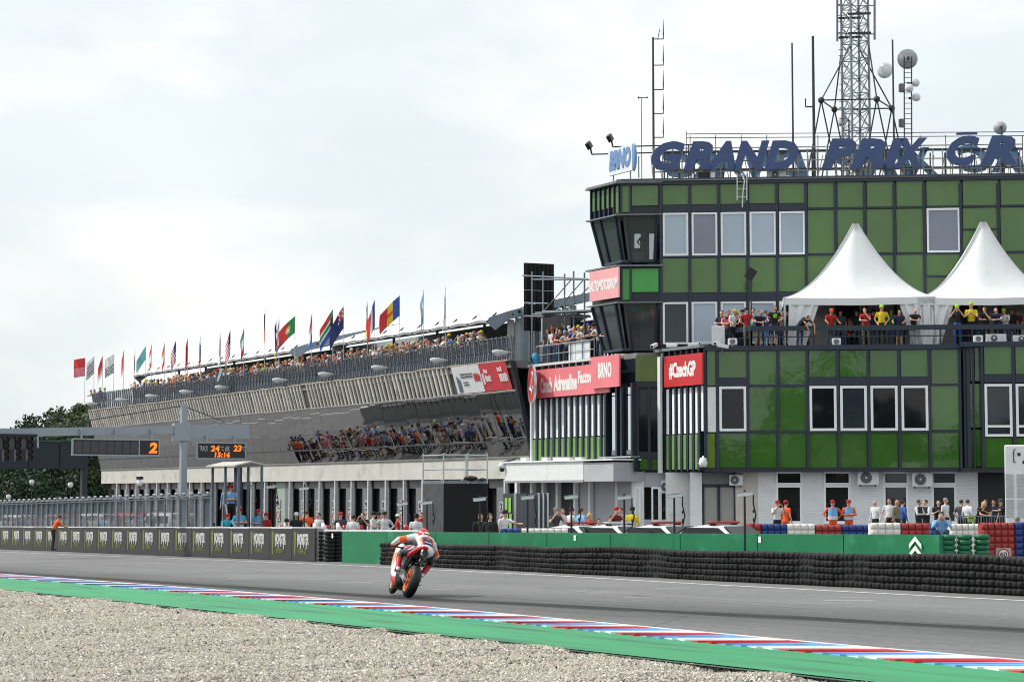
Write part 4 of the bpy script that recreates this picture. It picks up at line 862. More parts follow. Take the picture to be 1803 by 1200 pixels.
for yy in (Yr0 - .3, Yr1 + .3, Yr1 - .4): MB().bar((50.1, yy, ZT), (50.1, yy, zb0 + .6), .05, .05).build('leg', gsteel, t)
# floodlights on outriggers
for (x, y, dpt), nm in zip(((1037, 256, 50.6), (1074, 243, 51.6)), ('lower floodlight reaching out left of the white roof panel', 'upper floodlight on the arm behind the white roof panel')):
    p = onX(x, y, dpt); t = thing('floodlight', nm, 'floodlight', p, 0, 'floodlights on roof arms')
    MB().box(-.22, .22, -.1, .1, -.16, .16).xf(Matrix.Translation(p) @ Matrix.Rotation(R(-35), 4, 'Y') @ Matrix.Rotation(R(40), 4, 'Z')).build('housing', blacks, t); MB().bar(p + Vector((.05, -.05, -.12)), p + Vector((.1, -.1, -.45)), .06, .06).build('bracket', blacks, t)
    MB().tube(p + Vector((.1, -.1, -.45)), p + Vector((3.2, -2.6, -.45)), .035).build('arm', dsteel, t); MB().tube(p + Vector((3.0, -2.4, -.45)), Vector((p.x + 3.0, p.y - 2.4, ZT)), .035).build('arm_post', dsteel, t)
# whip mast with five aerials
def roofpt(x, y, off): s, z = onP(x, y, off); return FW(s, off, z)
def aerial(x, y0, y1, off, r, label, extra=None, name='antenna_pole', cat='antenna'):
    a, b_ = roofpt(x, y1, off), roofpt(x, y0, off); a.z = ZT + .05; t = thing(name, label, cat, a, 0, 'poles on the control building roof'); MB().tube(a, Vector((a.x, a.y, b_.z)), r, r * .8).build('pole', dsteel, t)
    if extra: extra(t, a, b_)
    return t
def whips(t, a, b_):
    for yv in (69, 115, 158, 200, 242):
        p = roofpt(1151, yv, -1.5); q = roofpt(1168, yv, -1.5); MB().path([p, q, q + Vector((0, 0, .25))], .025).build('arm', dsteel, t); MB().tube(q + Vector((0, 0, .2)), q + Vector((0, 0, .95)), .035, .01).build('whip', dsteel, t)
    p = roofpt(1158, 70, -1.5); MB().path([p, p + E0 * .1 + Vector((0, 0, .5))], .02).build('spike', dsteel, t)
aerial(1151, 66, 310, -1.5, .06, 'tall mast carrying five short whip aerials on its right side', whips)
def vane(t, a, b_): p = roofpt(1130, 172, -1.2); MB().path([p - E0 * .15, p + E0 * .25], .02).build('cross_arm', dsteel, t); MB().ell(p - E0 * .15, (.04, .04, .06)).build('cup', blacks, t); MB().ell(p + E0 * .25, (.05, .05, .04)).build('cup', blacks, t)
aerial(1130, 172, 310, -1.2, .02, 'thin weather vane pole left of the whip mast', vane)
aerial(1397, 76, 310, -2.0, .05, 'plain straight pole between letters D and P'); 
def hook(t, a, b_): p = roofpt(1434, 188, -1.8); MB().path([p, p - E0 * .42, p - E0 * .42 + Vector((0, 0, .4))], .035).build('arm', dsteel, t)
aerial(1434, 64, 310, -1.8, .075, 'thick pole with a hooked arm left of the lattice tower', hook); aerial(1575, 70, 310, -2.2, .05, 'straight pole right of the lattice tower')
aerial(1209, 231, 310, -2.6, .02, 'short thin stub pole above letter R')
# lattice tower
lt_ = thing('lattice_tower', 'tall grey steel lattice radio tower rising out of the picture', 'tower', FW(*[onP(1507, 300, -3.5)[0], -3.5, ZT + .05]))
sc_ = onP(1507, 200, -3.5)[0]; hw = .42
def LT(i, j, z): return FW(sc_ + i * hw + j * .20, -3.5 + j * hw, z)
zt_ = onP(1507, -90, -3.5)[1]
for i in (-1, 1):
    for j in (-1, 1): MB().bar(LT(i, j, ZT + .05), LT(i, j, zt_), .08, .08).build('leg', gsteel, lt_)
z = ZT + .4; k = 0
while z < zt_ - .9:
    fb = MB()
    for (a, c) in (((-1, -1), (1, -1)), ((1, -1), (1, 1)), ((1, 1), (-1, 1)), ((-1, 1), (-1, -1))):
        fb.bar(LT(*a, z), LT(*c, z), .04, .04); (fb.bar(LT(*a, z), LT(*c, z + .85), .035, .035), fb.bar(LT(*c, z), LT(*a, z + .85), .035, .035))
    fb.build('brace', gsteel, lt_); rg = MB(); rg.bar(LT(-1.35, -1, z + .3), LT(-.65, -1, z + .3), .03, .03); rg.bar(LT(-1.35, -1, z + .6), LT(-.65, -1, z + .6), .03, .03); rg.build('rung', dsteel, lt_)
    z += .85; k += 1
for yv in (62, 28): 
    zz = onP(1507, yv, -3.5)[1]; rb = MB()
    for j in (-1, 1): rb.bar(LT(-1.3, j, zz), LT(1.3, j, zz), .1, .1)
    rb.build('collar', dsteel, lt_)
for x, sgn in ((1474, -1), (1540, 1)):
    a = roofpt(x, 73 if x < 1500 else 70, -3.5); c = roofpt(x, -80, -3.5); MB().bar(a, c, .08, .08).build('side_antenna', gsteel, lt_)
    for yv in (60, 10): p = roofpt(x, yv, -3.5); MB().bar(p, p - E0 * sgn * .75, .05, .05).build('antenna_arm', gsteel, lt_)
zr, zh_ = onP(1507, 82, -3.5)[1], onP(1507, 183, -3.5)[1]
cor = [(1446, 188, -2.4), (1469, 180, -4.8), (1544, 186, -2.4), (1570, 178, -4.8)]
nodes = []
for x, y, o_ in cor: nodes.append(roofpt(x, y, o_)); nodes[-1].z = zh_
for k, nd in enumerate(nodes):
    tp = LT(-1 if k < 2 else 1, 1 if k in (0, 2) else -1, zr); MB().tube(nd, tp, .035).build('stay', dsteel, lt_)
    MB().ell(nd, (.16, .16, .16), 8, 6).build('node_plate', dsteel, lt_)
    for ds in (-.8, .8):
        q = nd + E0 * ds; q.z = ZT + .05; MB().tube(nd, q, .035).build('stay_leg', dsteel, lt_)
for a, c in ((0, 1), (1, 3), (3, 2), (2, 0)): MB().tube(nodes[a], nodes[c], .035).build('ring_bar', dsteel, lt_)
# dishes
def dish(x, y, r, off, aim, label, mat, mast_to=None, drum=False):
    p = roofpt(x, y, off); t = thing('dish_antenna', label, 'dish', p, 0, 'dish antennas on the control building roof')
    R_ = r / 39.; ax = Vector(aim).normalized()
    if drum: prof = [(R_ * .3, -.28), (R_ * .75, -.2), (R_, -.06), (R_, .0), (R_ * .7, .10), (R_ * .2, .14), (0.0, .145)]
    else: prof = [(R_ * .08, -.16), (R_ * .6, -.10), (R_, .03), (R_, .05), (R_ * .6, -.05), (0.0, -.1)]
    MB().lathe(prof, p, ax, 24).build('reflector', mat, t, True)
    MB().tube(p - ax * .12, p - ax * .45, .06).build('mount', dsteel, t)
    if mast_to: q = p - ax * .45; MB().tube(q, Vector((q.x, q.y, mast_to)), .04).build('mast', dsteel, t)
wd_ = M('white dish', srgb(226, 230, 234), .4); gd_ = M('grey dish', srgb(168, 170, 176), .5)
dish(1558, 124, 15, -3.4, (-.55, -.30, .05), 'white drum dish facing left on the pole beside the lattice tower', wd_, None, True)
dish(1598, 104, 19, -3.6, (-N0.x, -N0.y, .05), 'large grey dish at the top of the thin mast, seen from behind', gd_)
dish(1601, 155, 8, -2.6, (N0.x, N0.y, 0), 'small white drum dish lowest left on the thin mast', wd_, None, True)
dish(1614, 146, 7.5, -3.4, (.6, -.6, 0), 'small white drum dish highest of the three on the thin mast', wd_, None, True)
dish(1615, 171, 8, -3.0, (.3, -.9, 0), 'small white drum dish lowest right on the thin mast', wd_, None, True)
dish(1480, 209, 15, -5.5, (-.9, .2, .1), 'white dish inside the foot of the lattice tower', wd_, ZT + .05, True)
dish(1761, 225, 12, -1.4, (-N0.x, -N0.y, .1), 'round grey dish above the last roof letter', gd_, ZT + .05)
t = thing('antenna_mast', 'thin ladder mast that carries the large grey dish', 'mast', roofpt(1601, 300, -3.2))
for x in (1592, 1605): a = roofpt(x, 300, -3.2); c = roofpt(x, 100, -3.2); a.z = ZT + .05; MB().tube(a, c, .03).build('rail', dsteel, t)
for yv in range(110, 300, 9): MB().tube(roofpt(1592, yv, -3.2), roofpt(1605, yv, -3.2), .015).build('rung', dsteel, t)
for yv, x in ((155, 1588), (217, 1588)): p = roofpt(x, yv, -3.0); MB().box(-.12, .12, -.1, .1, -.2, .2).xf(Matrix.Translation(p)).build('junction_box', greyp, t)
# roof rails, air conditioners, ladder
t = thing('roof_railing', 'thin rail fence along the back of the control building roof', 'railing', FW(9, -4.5, ZT + .05)); rb = MB()
for yv in (236, 243): a, c = roofpt(1209, yv, -4.5), roofpt(1830, yv - 4, -4.5); rb.tube(a, c, .02)
for x in range(1215, 1830, 45): a = roofpt(x, 238, -4.5); rb.tube(Vector((a.x, a.y, ZT + .05)), a, .02)
rb.build('rails', dsteel, t)
def acunit(x0, y0, x1, y1, off, label, dark=False, grp='air conditioning units on the control building'):
    s0, s1 = onP(x0, y0, off)[0], onP(x1, y0, off)[0]; z1, z0 = onP(x0, y0, off)[1], onP(x0, y1, off)[1]; t = thing('air_conditioner', label, 'air conditioner', FW((s0 + s1) / 2, off - .15, z0), 0, grp)
    w, h = s1 - s0, z1 - z0
    W_ = Matrix.Translation(FW(s0, off, z0)) @ FROT; o = MB().box(0, w, 0, .32, 0, h).xf(W_).build('casing', M('white enamel', srgb(214, 218, 222), .4, var=.05), t, bevel=.02)
    MB().lathe([(min(w, h) * .40, 0), (min(w, h) * .40, .02), (.06, .03), (0, .03)], FW(s0 + w * .40, off + .0, z0 + h * .5), N0, 20).build('fan_grille', M('fan grey', srgb(88, 90, 96), .5), t)
    MB().ell(FW(s0 + w * .40, off + .03, z0 + h * .5), (.05, .05, .05), 8, 6).build('fan_hub', white, t)
    MB().box(w * .1, w * .16, 0, .3, -.08, -.004).box(w * .8, w * .86, 0, .3, -.08, -.004).xf(W_).build('bracket', dsteel, t)
acunit(1510, 828, 1547.5, 853, PG + .5, 'white air conditioner with pale fan left of the two on the brick wall'); acunit(1606, 831, 1642, 856, PG + .5, 'white air conditioner with dark fan between the right-hand ground floor windows')
acunit(1164, 845, 1183, 868, BO + .1, 'upright white air conditioner above the small office window'); acunit(1352, 300, 1384, 316, -.9, 'white air conditioner on the roof under the letter D'); acunit(1284, 835, 1308, 854, PG + .3, 'shaded air conditioner above the grey double door')
acunit(1736, 588, 1772, 602, P2 + .02, 'air conditioner on the balcony edge right of the second tent'); acunit(1784, 590, 1820, 603, P2 + .02, 'air conditioner on the balcony edge at the right picture border')
t = thing('air_vent', 'black roof vent box under the letters R and A', 'vent', roofpt(1240, 316, -.6)); slab(t, 'casing', blacks, 1229, 303, 1251, 317, -.6, .4); slab(t, 'casing_side', white, 1251.2, 303, 1259, 317, -.6, .4)
t = thing('roof_ladder', 'aluminium ladder hooked over the roof edge', 'ladder', roofpt(1306, 362, .3))
for x in (1298, 1315): MB().tube(roofpt(x, 353, .3), roofpt(x, 305, .3), .03).build('stile', alu, t)
for yv in (309, 320, 333, 347): MB().tube(roofpt(1298, yv, .3), roofpt(1315, yv, .3), .022).build('rung', alu, t)
MB().path([roofpt(1307, 365, .28), roofpt(1308, 340, .3), roofpt(1311, 318, .3), roofpt(1306, 305, .1)], .03).build('cable', white, t)
# balcony tents
def tent(cx, apx, apy, hx, label):
    offc = P2 - 2.35; s_, za_ = onP(apx, apy, offc); ze = onP(apx, 529, offc)[1]; hs = 3.15 * hx; hd = 1.65
    c = FW(s_, offc, ZF); t = thing('pagoda_tent', label, 'tent', c, 0, 'white pagoda tents on the balcony')
    n_ = 14; b_ = MB(); rings = []
    for k in range(n_ + 1):
        u = k / n_; w = .035 + .965 * (u ** 1.0); z = ze + (za_ - ze) * ((1 - u) ** 1.9 * .86 + (1 - u) * .14)
        ring = []
        for (i, j) in ((-1, -1), (0, -1), (1, -1), (1, 0), (1, 1), (0, 1), (-1, 1), (-1, 0)):
            f_ = 1 if i and j else (1 - .03 * u * (1 - u) * 4)
            ring.append(FW(s_ + i * hs * w * f_, offc - j * hd * w * f_, z - (.05 * u if not (i and j) else 0)))
        rings.append(ring)
    b_.v = [p for r_ in rings for p in r_]
    for k in range(n_):
        for i in range(8): b_.f.append([k * 8 + i, k * 8 + (i + 1) % 8, (k + 1) * 8 + (i + 1) % 8, (k + 1) * 8 + i]); b_.m.append(0)
    b_.f.append(list(range(8))); b_.m.append(0); b_.build('canopy', tentw, t, True)
    seam = M('tent seam', srgb(206, 208, 212), .7)
    for i in (0, 2, 4, 6): MB().path([r_[i] for r_ in rings], .018, 5).build('ridge_seam', seam, t)
    v_ = MB(); r_ = rings[-1]; lo = [p - Vector((0, 0, .32)) for p in r_]; v_.v = r_ + lo
    for i in range(8): v_.f.append([i, (i + 1) % 8, 8 + (i + 1) % 8, 8 + i]); v_.m.append(0)
    v_.build('valance', tentw, t)
    for (i, j) in ((-1, -1), (1, -1), (1, 1), (-1, 1)):
        p = FW(s_ + i * hs * .98, offc - j * hd * .98, ZF); MB().bar(p, p + Vector((0, 0, ze - ZF)), .07, .07).build('tent_leg', alu, t)
        if j == -1:                                                # gathered corner curtain
            cu = MB(); m_ = 26; top, bot = [], []
            for k in range(m_ + 1):
                u = k / m_; ww = (.15 + 1.35 * u) ; dep = .05 * math.sin(u * 17 + .6) + .02 * math.sin(u * 41)
                top.append(FW(s_ + i * (hs - .1 - ww), offc + hd * .97 + dep, ze - .28)); bot.append(FW(s_ + i * (hs - .12 - ww * .58), offc + hd * .97 + dep * 1.4, ZF + .05))
            mid = [FW(0, 0, 0)] * 0; cu.v = top + bot
            for k in range(m_): cu.f.append([k, k + 1, m_ + 2 + k, m_ + 1 + k]); cu.m.append(0)
            cu.build('side_curtain', tentw, t, True)
    return t
tent(0, 1506, 394, 1.07, 'white pagoda tent nearer the tower, left of the two on the balcony'); tent(0, 1731, 391, 1.0, 'white pagoda tent at the right, second of the two on the balcony')
# things on the balcony edge
def spk(x, y, off, label):
    p = roofpt(x, y, off); t = thing('horn_speaker', label, 'speaker', p, 0, 'white horn speakers on ledges'); W_ = Matrix.Translation(p) @ FROT
    MB().box(-.2, .2, 0, .25, 0, .3).xf(W_).build('horn', white, t, bevel=.03); MB().lathe([(.12, 0), (.11, -.05), (.03, -.06)], p + Vector((0, 0, .15)) + N0 * .01, N0, 14).build('mouth', greyp, t); MB().box(-.06, .06, .05, .2, -.12, -.004).xf(W_).build('bracket', white, t)
spk(1290, 607, P2 + .05, 'white horn speaker by the white cabinet on the balcony edge'); spk(1473, 607, P2 + .05, 'white horn speaker on the balcony edge under the left tent'); spk(1723, 602, P3 + .15, 'white horn speaker on the balcony edge under the right tent')
def cctv(x, y, off, dirn, label):
    p = roofpt(x, y, off); t = thing('security_camera', label, 'camera', p, 0, 'security cameras on the control building'); a = Vector(dirn).normalized()
    MB().bar(p - a * .25, p + a * .28, .16, .16).build('housing', white, t, bevel=.02); MB().bar(p - a * .05 , p - Vector((0, 0, .3)), .05, .05).build('bracket', greyp, t); MB().tube(p + a * .281, p + a * .30, .06).build('lens', blacks, t)
cctv(1152, 608, BO + .4, (-.8, -.5, -.25), 'white tilted camera on the grey conduit below the tower glass'); cctv(1183, 608, BO + .3, (.6, -.7, 0), 'boxy white camera on the ledge above the red hashtag sign, left one'); cctv(1221, 606, BO + .9, (.6, -.7, .05), 'boxy white camera on the ledge above the red hashtag sign, right one'); cctv(1263, 604, P2, (-.8, -.5, -.1), 'white bullet camera in front of the white cabinet'); cctv(1272, 609, P2 + .1, (.9, -.4, -.15), 'second bullet camera in front of the white cabinet, aimed right')
t = thing('cabinet', 'tall white cabinet at the left end of the balcony', 'cabinet', roofpt(1265, 606, P2 - .6)); slab(t, 'body', white, 1253, 573, 1276, 607, P2 - .6, .5); slab(t, 'door', M('white enamel', srgb(214, 218, 222)), 1255, 575, 1274, 606, P2 - .57, .02)
p = roofpt(1322, 482, P2 - 1.2); t = thing('floodlight', 'black floodlight on a tall pole rising from the balcony', 'floodlight', Vector((p.x, p.y, ZF)), 0)
MB().box(-.2, .2, -.12, .12, -.24, .24).xf(Matrix.Translation(p) @ FROT @ Matrix.Rotation(R(32), 4, 'Y')).build('housing', blacks, t); MB().tube(Vector((p.x, p.y, ZF)), p - Vector((0, 0, .2)), .035).build('pole', blacks, t)
p = roofpt(1238, 817, P2 + .4); t = thing('dome_camera', 'white dome camera under the corner of the green wall', 'camera', p); MB().lathe([(.16, -.12), (.2, .05), (.14, .28), (.0, .32)], p, (0, 0, 1), 14).build('hood', white, t, True); MB().ell(p + Vector((0, 0, -.13)), (.13, .13, .12)).build('dome', glass_d, t, True); MB().bar(p + Vector((0, 0, .28)), p - N0 * .4 + Vector((0, 0, .34)), .08, .08).build('arm', white, t)
p = onX(884, 822, 48.6); t = thing('dome_camera', 'white dome camera at the left end of the white awning', 'camera', p); MB().lathe([(.14, -.05), (.18, .05), (.12, .22), (.0, .26)], p, (0, 0, 1), 14).build('hood', white, t, True); MB().ell(p + Vector((0, 0, -.1)), (.13, .13, .14)).build('dome', blacks, t, True); MB().bar(p + Vector((0, 0, .24)), p + Vector((.5, -.5, .4)), .08, .08).build('arm', dsteel, t)
for k, (x, w) in enumerate(((921, 9), (958, 9), (981, 15), (996, 12), (1018, 10))):
    p = onX(x, 809, 49.0); t = thing('control_box', 'small white box on the awning roof, number %s from the left' % ['one', 'two', 'three', 'four', 'five'][k], 'box', p, 0, 'boxes on the awning roof'); bx('body', white, t, 49.0, 49.25, p.y - w * .028, p.y + w * .028, p.z - .1, p.z + .12); bx('lid', alu, t, 48.98, 49.27, p.y - w * .03, p.y + w * .03, p.z + .122, p.z + .14)
# ------------------------------------------------------------------ terrace between grandstand and tower: big screen, scaffold, stalls
zTb = zd + .1
t = thing('led_screen', 'tall black video screen seen from behind on the scaffold', 'screen', onX(948, 600, 53.0))
p0 = onX(922, 462, 53.0); p1 = onD(975, 466.5, (p0 - CAM).dot(Vector((math.sin(YAW), math.cos(YAW), 0))) * 1.012); z0_ = onX(922, 582, 53).z; dv = Vector((p1.x - p0.x, p1.y - p0.y, 0)); n6 = 7
scr = M('screen back', srgb(16, 16, 18), .6, var=.4, vs=6)
for k in range(n6):
    for j in range(5):
        a = p0 + dv * (k / n6 + .004); c = p0 + dv * ((k + 1) / n6 - .004); hh = (p0.z - z0_) / 5
        MB().prism([(a.x, a.y, z0_ + j * hh + .01), (c.x, c.y, z0_ + j * hh + .01), (c.x, c.y, z0_ + (j + 1) * hh - .01), (a.x, a.y, z0_ + (j + 1) * hh - .01)], (.10, .12, 0)).build('screen_module', scr, t)
        q = (a + c) / 2; MB().bar((q.x - .03, q.y - .03, z0_ + j * hh + .04), (q.x - .03, q.y - .03, z0_ + (j + 1) * hh - .04), .08, .06).build('rib', blacks, t)
t = thing('scaffold', 'galvanised tube scaffold holding the video screen beside the tower', 'scaffold', (54, 88, zTb)); sc2 = MB()
def S(x, y, X=52.3): return onX(x, y, X)
for x, y0_ in ((937, 478), (956, 478), (994, 482), (1010, 477), (1029, 480)): a = S(x, y0_); sc2 = MB().tube(Vector((a.x, a.y, zTb)), a, .045); sc2.build('upright', gsteel, t)
for x0, y0_, x1, y1_ in ((920, 485, 1035, 491), (937, 492, 1040, 492), (955, 548, 1052, 546), (937, 553, 1040, 558), (924, 533, 965, 534), (924, 556, 960, 557)): MB().tube(S(x0, y0_), S(x1, y1_), .04).build('ledger', gsteel, t)
for x0, y0_, x1, y1_ in ((980, 546, 1026, 494), (958, 547, 1006, 492), (990, 552, 1036, 506)): MB().tube(S(x0, y0_), S(x1, y1_), .03).build('brace', gsteel, t)
MB().bar(S(955, 551), S(1060, 546), .9, .08).build('deck', gsteel, t)
t = thing('stage_box', 'black box below the video screen behind the spectators', 'box', S(975, 590, 53.4)); bx('body', blacks, t, 53.4, 54.6, S(1005, 590, 53.4).y, S(953, 590, 53.4).y, zTb, S(980, 556, 53.4).z); bx('edge_trim', alu, t, 53.38, 53.42, S(954, 590, 53.4).y - .05, S(954, 590, 53.4).y + .05, zTb, S(980, 556, 53.4).z)
t = thing('stall_tent', 'pale stall tent behind the spectators next to the tower', 'tent', S(1030, 590, 54.5)); bx('back_cloth', M('pale blue tent cloth', srgb(196, 206, 218), .7), t, 55, 55.1, S(1052, 580, 55).y, S(1005, 580, 55).y, zTb, S(1030, 560, 55).z); MB().prism([S(1008, 570, 54.0), S(1055, 561, 54.0), S(1050, 552, 55.5), S(1015, 556, 55.5)], (0, 0, .08)).build('canopy', tentw, t)
for x in (1008, 1054): a = S(x, 566, 54.0); MB().bar(Vector((a.x, a.y, zTb)), a, .05, .05).build('leg', alu, t)
# rail of that terrace
t = thing('terrace_rail', 'grey rail in front of the spectators beside the tower', 'railing', (50.2, 83, zTb)); ya_, yb_ = LY(1040), 86.6
MB().tube((50.2, ya_, zTb + .95), (50.2, yb_, zTb + .95), .03).build('top_rail', alu, t); MB().tube((50.2, ya_, zTb + .5), (50.2, yb_, zTb + .5), .02).build('mid_rail', alu, t)
for k in range(6): y = ya_ + (yb_ - ya_) * k / 5; MB().tube((50.2, y, zTb), (50.2, y, zTb + .95), .03).build('rail_post', gsteel, t)
for k, (x0, x1) in enumerate(((993, 1004), (1005, 1016), (1018, 1030))): bx('white_infill', M('white enamel', srgb(214, 218, 222)), t, 50.26, 50.3, LY(x1), LY(x0), zTb + .08, zTb + .9)
t = thing('rucksack', 'bright blue bag lying on the terrace edge above the oval sign', 'bag', (50.0, LY(941), zTb)); MB().ell((50.05, LY(941), zTb + .3), (.22, .25, .34)).build('bag_body', M('blue nylon', srgb(40, 130, 170), .6, var=.2, vs=8), t, True); MB().path([(49.86, LY(941) + .1, zTb + .5), (49.8, LY(941), zTb + .3), (49.86, LY(941) - .1, zTb + .1)], .03).build('strap', blacks, t)
# ------------------------------------------------------------------ pit wall with boards
XP = 28.72
pw_ = thing('pit_wall', 'low pit wall faced with black sponsor boards', 'wall', (XP, 90, gz(90)))
yE = onX(554, 950, XP).y
wallm = M('pit wall concrete', srgb(150, 150, 148), .85, var=.12)
def sloped(name, mat, parent, x0, x1, y0, y1, za, zb_):           # box that follows the ground slope
    return MB().add([(x, y, gz(y) + z) for z in (za, zb_) for (x, y) in ((x0, y0), (x1, y0), (x1, y1), (x0, y1))], [(0, 3, 2, 1), (4, 5, 6, 7), (0, 1, 5, 4), (1, 2, 6, 5), (2, 3, 7, 6), (3, 0, 4, 7)]).build(name, mat, parent)
sloped('wall_core', wallm, pw_, XP + .05, XP + .35, yE, 150, 0, 1.16); sloped('wall_cap', white, pw_, XP + .02, XP + .38, yE, 150, 1.164, 1.21)
brd = M('black board', srgb(50, 49, 51), .55, var=.12, vs=1.5); lime = M('lime print', srgb(112, 120, 48), .6, var=.1); limed = M('olive print', srgb(120, 134, 66), .6, var=.1); wp2 = M('grey white print', srgb(196, 196, 196), .6, var=.3, vs=14)
y = 65.15; k = 0
rn = random.Random(2)
BL = 2.075
while y < 140:
    yc = y + BL / 2 + rn.uniform(-.01, .01); sloped('board', brd, pw_, XP - .02, XP + .045, y + .015, y + BL - .015, .02, 1.17 + rn.uniform(-.012, .012))
    z0_ = gz(yc); xw = XP - .024; yl = y + BL - .30
    # claw-like pointed bar, lettering
    MB().prism([(xw, yl, z0_ + 1.08), (xw, yl + .1, z0_ + .98), (xw, yl + .06, z0_ + .2), (xw, yl - .04, z0_ + .2), (xw, yl - .1, z0_ + .98)], (-.004, 0, 0)).build('claw_mark', lime, pw_)
    if y < 115:
        text('MONSTER', 'lettering', wp2, pw_, (xw, yl - .22, z0_ + .58), (0, -1, 0), 1.02, .40, .006, bold=.05); text('ENERGY', 'lettering', lime, pw_, (xw, yl - .34, z0_ + .27), (0, -1, 0), .72, .16, .006, bold=.02)
        for j in range(4): MB().box(xw - .005, xw, yl - .3 - .25 * j, yl - .24 - .25 * j, z0_ + .5 - .06 * (j % 2), z0_ + .62).build('drip_mark', wp2, pw_)
    y += BL
# stacked tyres at the end of the pit wall
tyre_prof = [(.10, 0.0), (.15, .0), (.175, .018), (.186, .05), (.186, .08), (.175, .112), (.15, .13), (.10, .13)]
tymesh = MB().lathe(tyre_prof, (0, 0, 0), (0, 0, 1), 18).mesh('tyre', rubber, True)
gt_ = M('green painted rubber', srgb(18, 106, 68), .5, var=.15, vs=4, rand=.12); tygreen = MB().lathe([(r_ * .93, h_ * .88) for r_, h_ in tyre_prof], (0, 0, 0), (0, 0, 1), 18).mesh('tyre', gt_, True)
def stack(x, y, n_, me, label, group, base=None, name='tyre_stack'):
    zb_ = gz(y) if base is None else base; t = thing(name, label, 'tyre stack', (x, y, zb_), 0, group)
    for k in range(n_): put(me, 'tyre', t, Matrix.Translation((x + rn.uniform(-.008, .008), y + rn.uniform(-.008, .008), zb_ + (.134 if me is tymesh else .119) * k)) @ Matrix.Rotation(rn.uniform(0, 6), 4, 'Z'))
for px, lab in ((562, 'black tyre stack touching the last sponsor board'), (580, 'black tyre stack in the middle of the gap between boards and green wall'), (594, 'black tyre stack touching the end of the green wall')):
    p = onX(px, 980, XP + .25 + (.35 if px > 590 else 0)); stack(p.x, p.y, 8, tymesh, lab, 'black tyre stacks at the end of the pit wall')
# green wall
gA = Vector((28.72, 62.9, 0)); gB = Vector((30.4, 34.4, 0)); gw_ = thing('green_wall', 'long green painted barrier wall with white arrow chevrons at its near end', 'wall', (gB.x, gB.y, gz(gB.y)))
nseg = 9
for k in range(nseg):
    a = gA.lerp(gB, k / nseg + .0006); c = gA.lerp(gB, (k + 1) / nseg - .0006); b_ = MB()
    b_.add([(q.x + dx, q.y, gz(q.y) + z) for z in (0, 1.06) for q, dx in ((a, 0), (c, 0), (c, .3), (a, .3))], [(0, 1, 2, 3), (4, 7, 6, 5), (0, 4, 5, 1), (1, 5, 6, 2), (2, 6, 7, 3), (3, 7, 4, 0)]); b_.build('wall_segment', gwall, gw_)
for px in (628, 1015, 1313):                                   # small white marks near the top
    p = onX(px, 940, 29.6); u = (p.y - gA.y) / (gB.y - gA.y); xx = gA.x + (gB.x - gA.x) * u - .006; MB().box(xx - .004, xx, p.y - .06, p.y + .06, gz(p.y) + .84, gz(p.y) + 1.0).build('white_mark', wprint, gw_)
yc = onX(1607, 960, 30.25).y
for j in range(3):
    zc_ = gz(yc) + .42 + .21 * j; u = (yc - gA.y) / (gB.y - gA.y); xx = gA.x + (gB.x - gA.x) * u - .03
    MB().prism([(xx, yc + .21, zc_ - .10), (xx, yc, zc_ + .08), (xx, yc - .21, zc_ - .10), (xx, yc - .21, zc_ + .01), (xx, yc, zc_ + .19), (xx, yc + .21, zc_ + .01)], (-.006, 0, 0)).build('chevron', wprint, gw_)
for px, lab in ((1668, 'green tyre stack touching the end of the green wall'), (1697, 'green tyre stack in the middle of three'), (1727, 'green tyre stack nearest the speed sign')):
    D = 3506 / 78.; p = atD(px, D); stack(p.x, p.y, 9, tygreen, lab, 'green tyre stacks beside the green wall')
# black tyre wall along the track: bound cushions of tyres
T0, T1, T2 = Vector((28.5, 59.4, 0)), Vector((27.38, 40.24, 0)), Vector((26.51, 27.7, 0)); T3 = Vector((26.0, 20.5, 0))
def tp(s):                                                      # point and direction at arc length
    for a, c in ((T0, T1), (T1, T2), (T2, T3)):
        l_ = (c - a).length
        if s <= l_: return a + (c - a) * (s / l_), (c - a).normalized()
        s -= l_
    return T3, (T3 - T2).normalized()
TL = (T1 - T0).length + (T2 - T1).length + (T3 - T2).length
def cushion(mat, w, h, nm='tyre'):
    b_ = MB(); n1, n2 = 5, 5; vs = []
    for j in range(n2 + 1):
        for i in range(n1 + 1):
            u = -1 + 2 * i / n1; v = -1 + 2 * j / n2; bul = (1 - abs(u) ** 8) * (1 - abs(v) ** 6); vs.append((u * w * .485, -.062 * (bul ** .6) + .02, h / 2 + v * h / 2))
    b_.add(vs, [[j * (n1 + 1) + i, j * (n1 + 1) + i + 1, (j + 1) * (n1 + 1) + i + 1, (j + 1) * (n1 + 1) + i] for j in range(n2) for i in range(n1)])
    b_.add([(-w / 2, .02, h), (w / 2, .02, h), (w / 2, .45, h * 1.0), (-w / 2, .45, h)], [(0, 1, 2, 3)])
    return b_
cw, chh = .168, .142
cm = cushion(rubber, cw, chh).mesh('tyre', rubber, True); cb_ = cushion(rubber, cw, chh)
tw = thing('tyre_wall', 'long low wall of black tyres bound together along the far track edge', 'tyre wall', (27.4, 40, gz(40)))
core = MB(); cols = []; s = .1
while s < TL: cols.append(s); s += cw + (.012 if int(s * 1.3) != int((s - cw) * 1.3) else 0)
rest = MB(); near = [c for c in cols if c > TL - 7.4 - (60 * cw)]; near = cols[-102:-42] if len(cols) > 110 else cols
nearset = set(near)
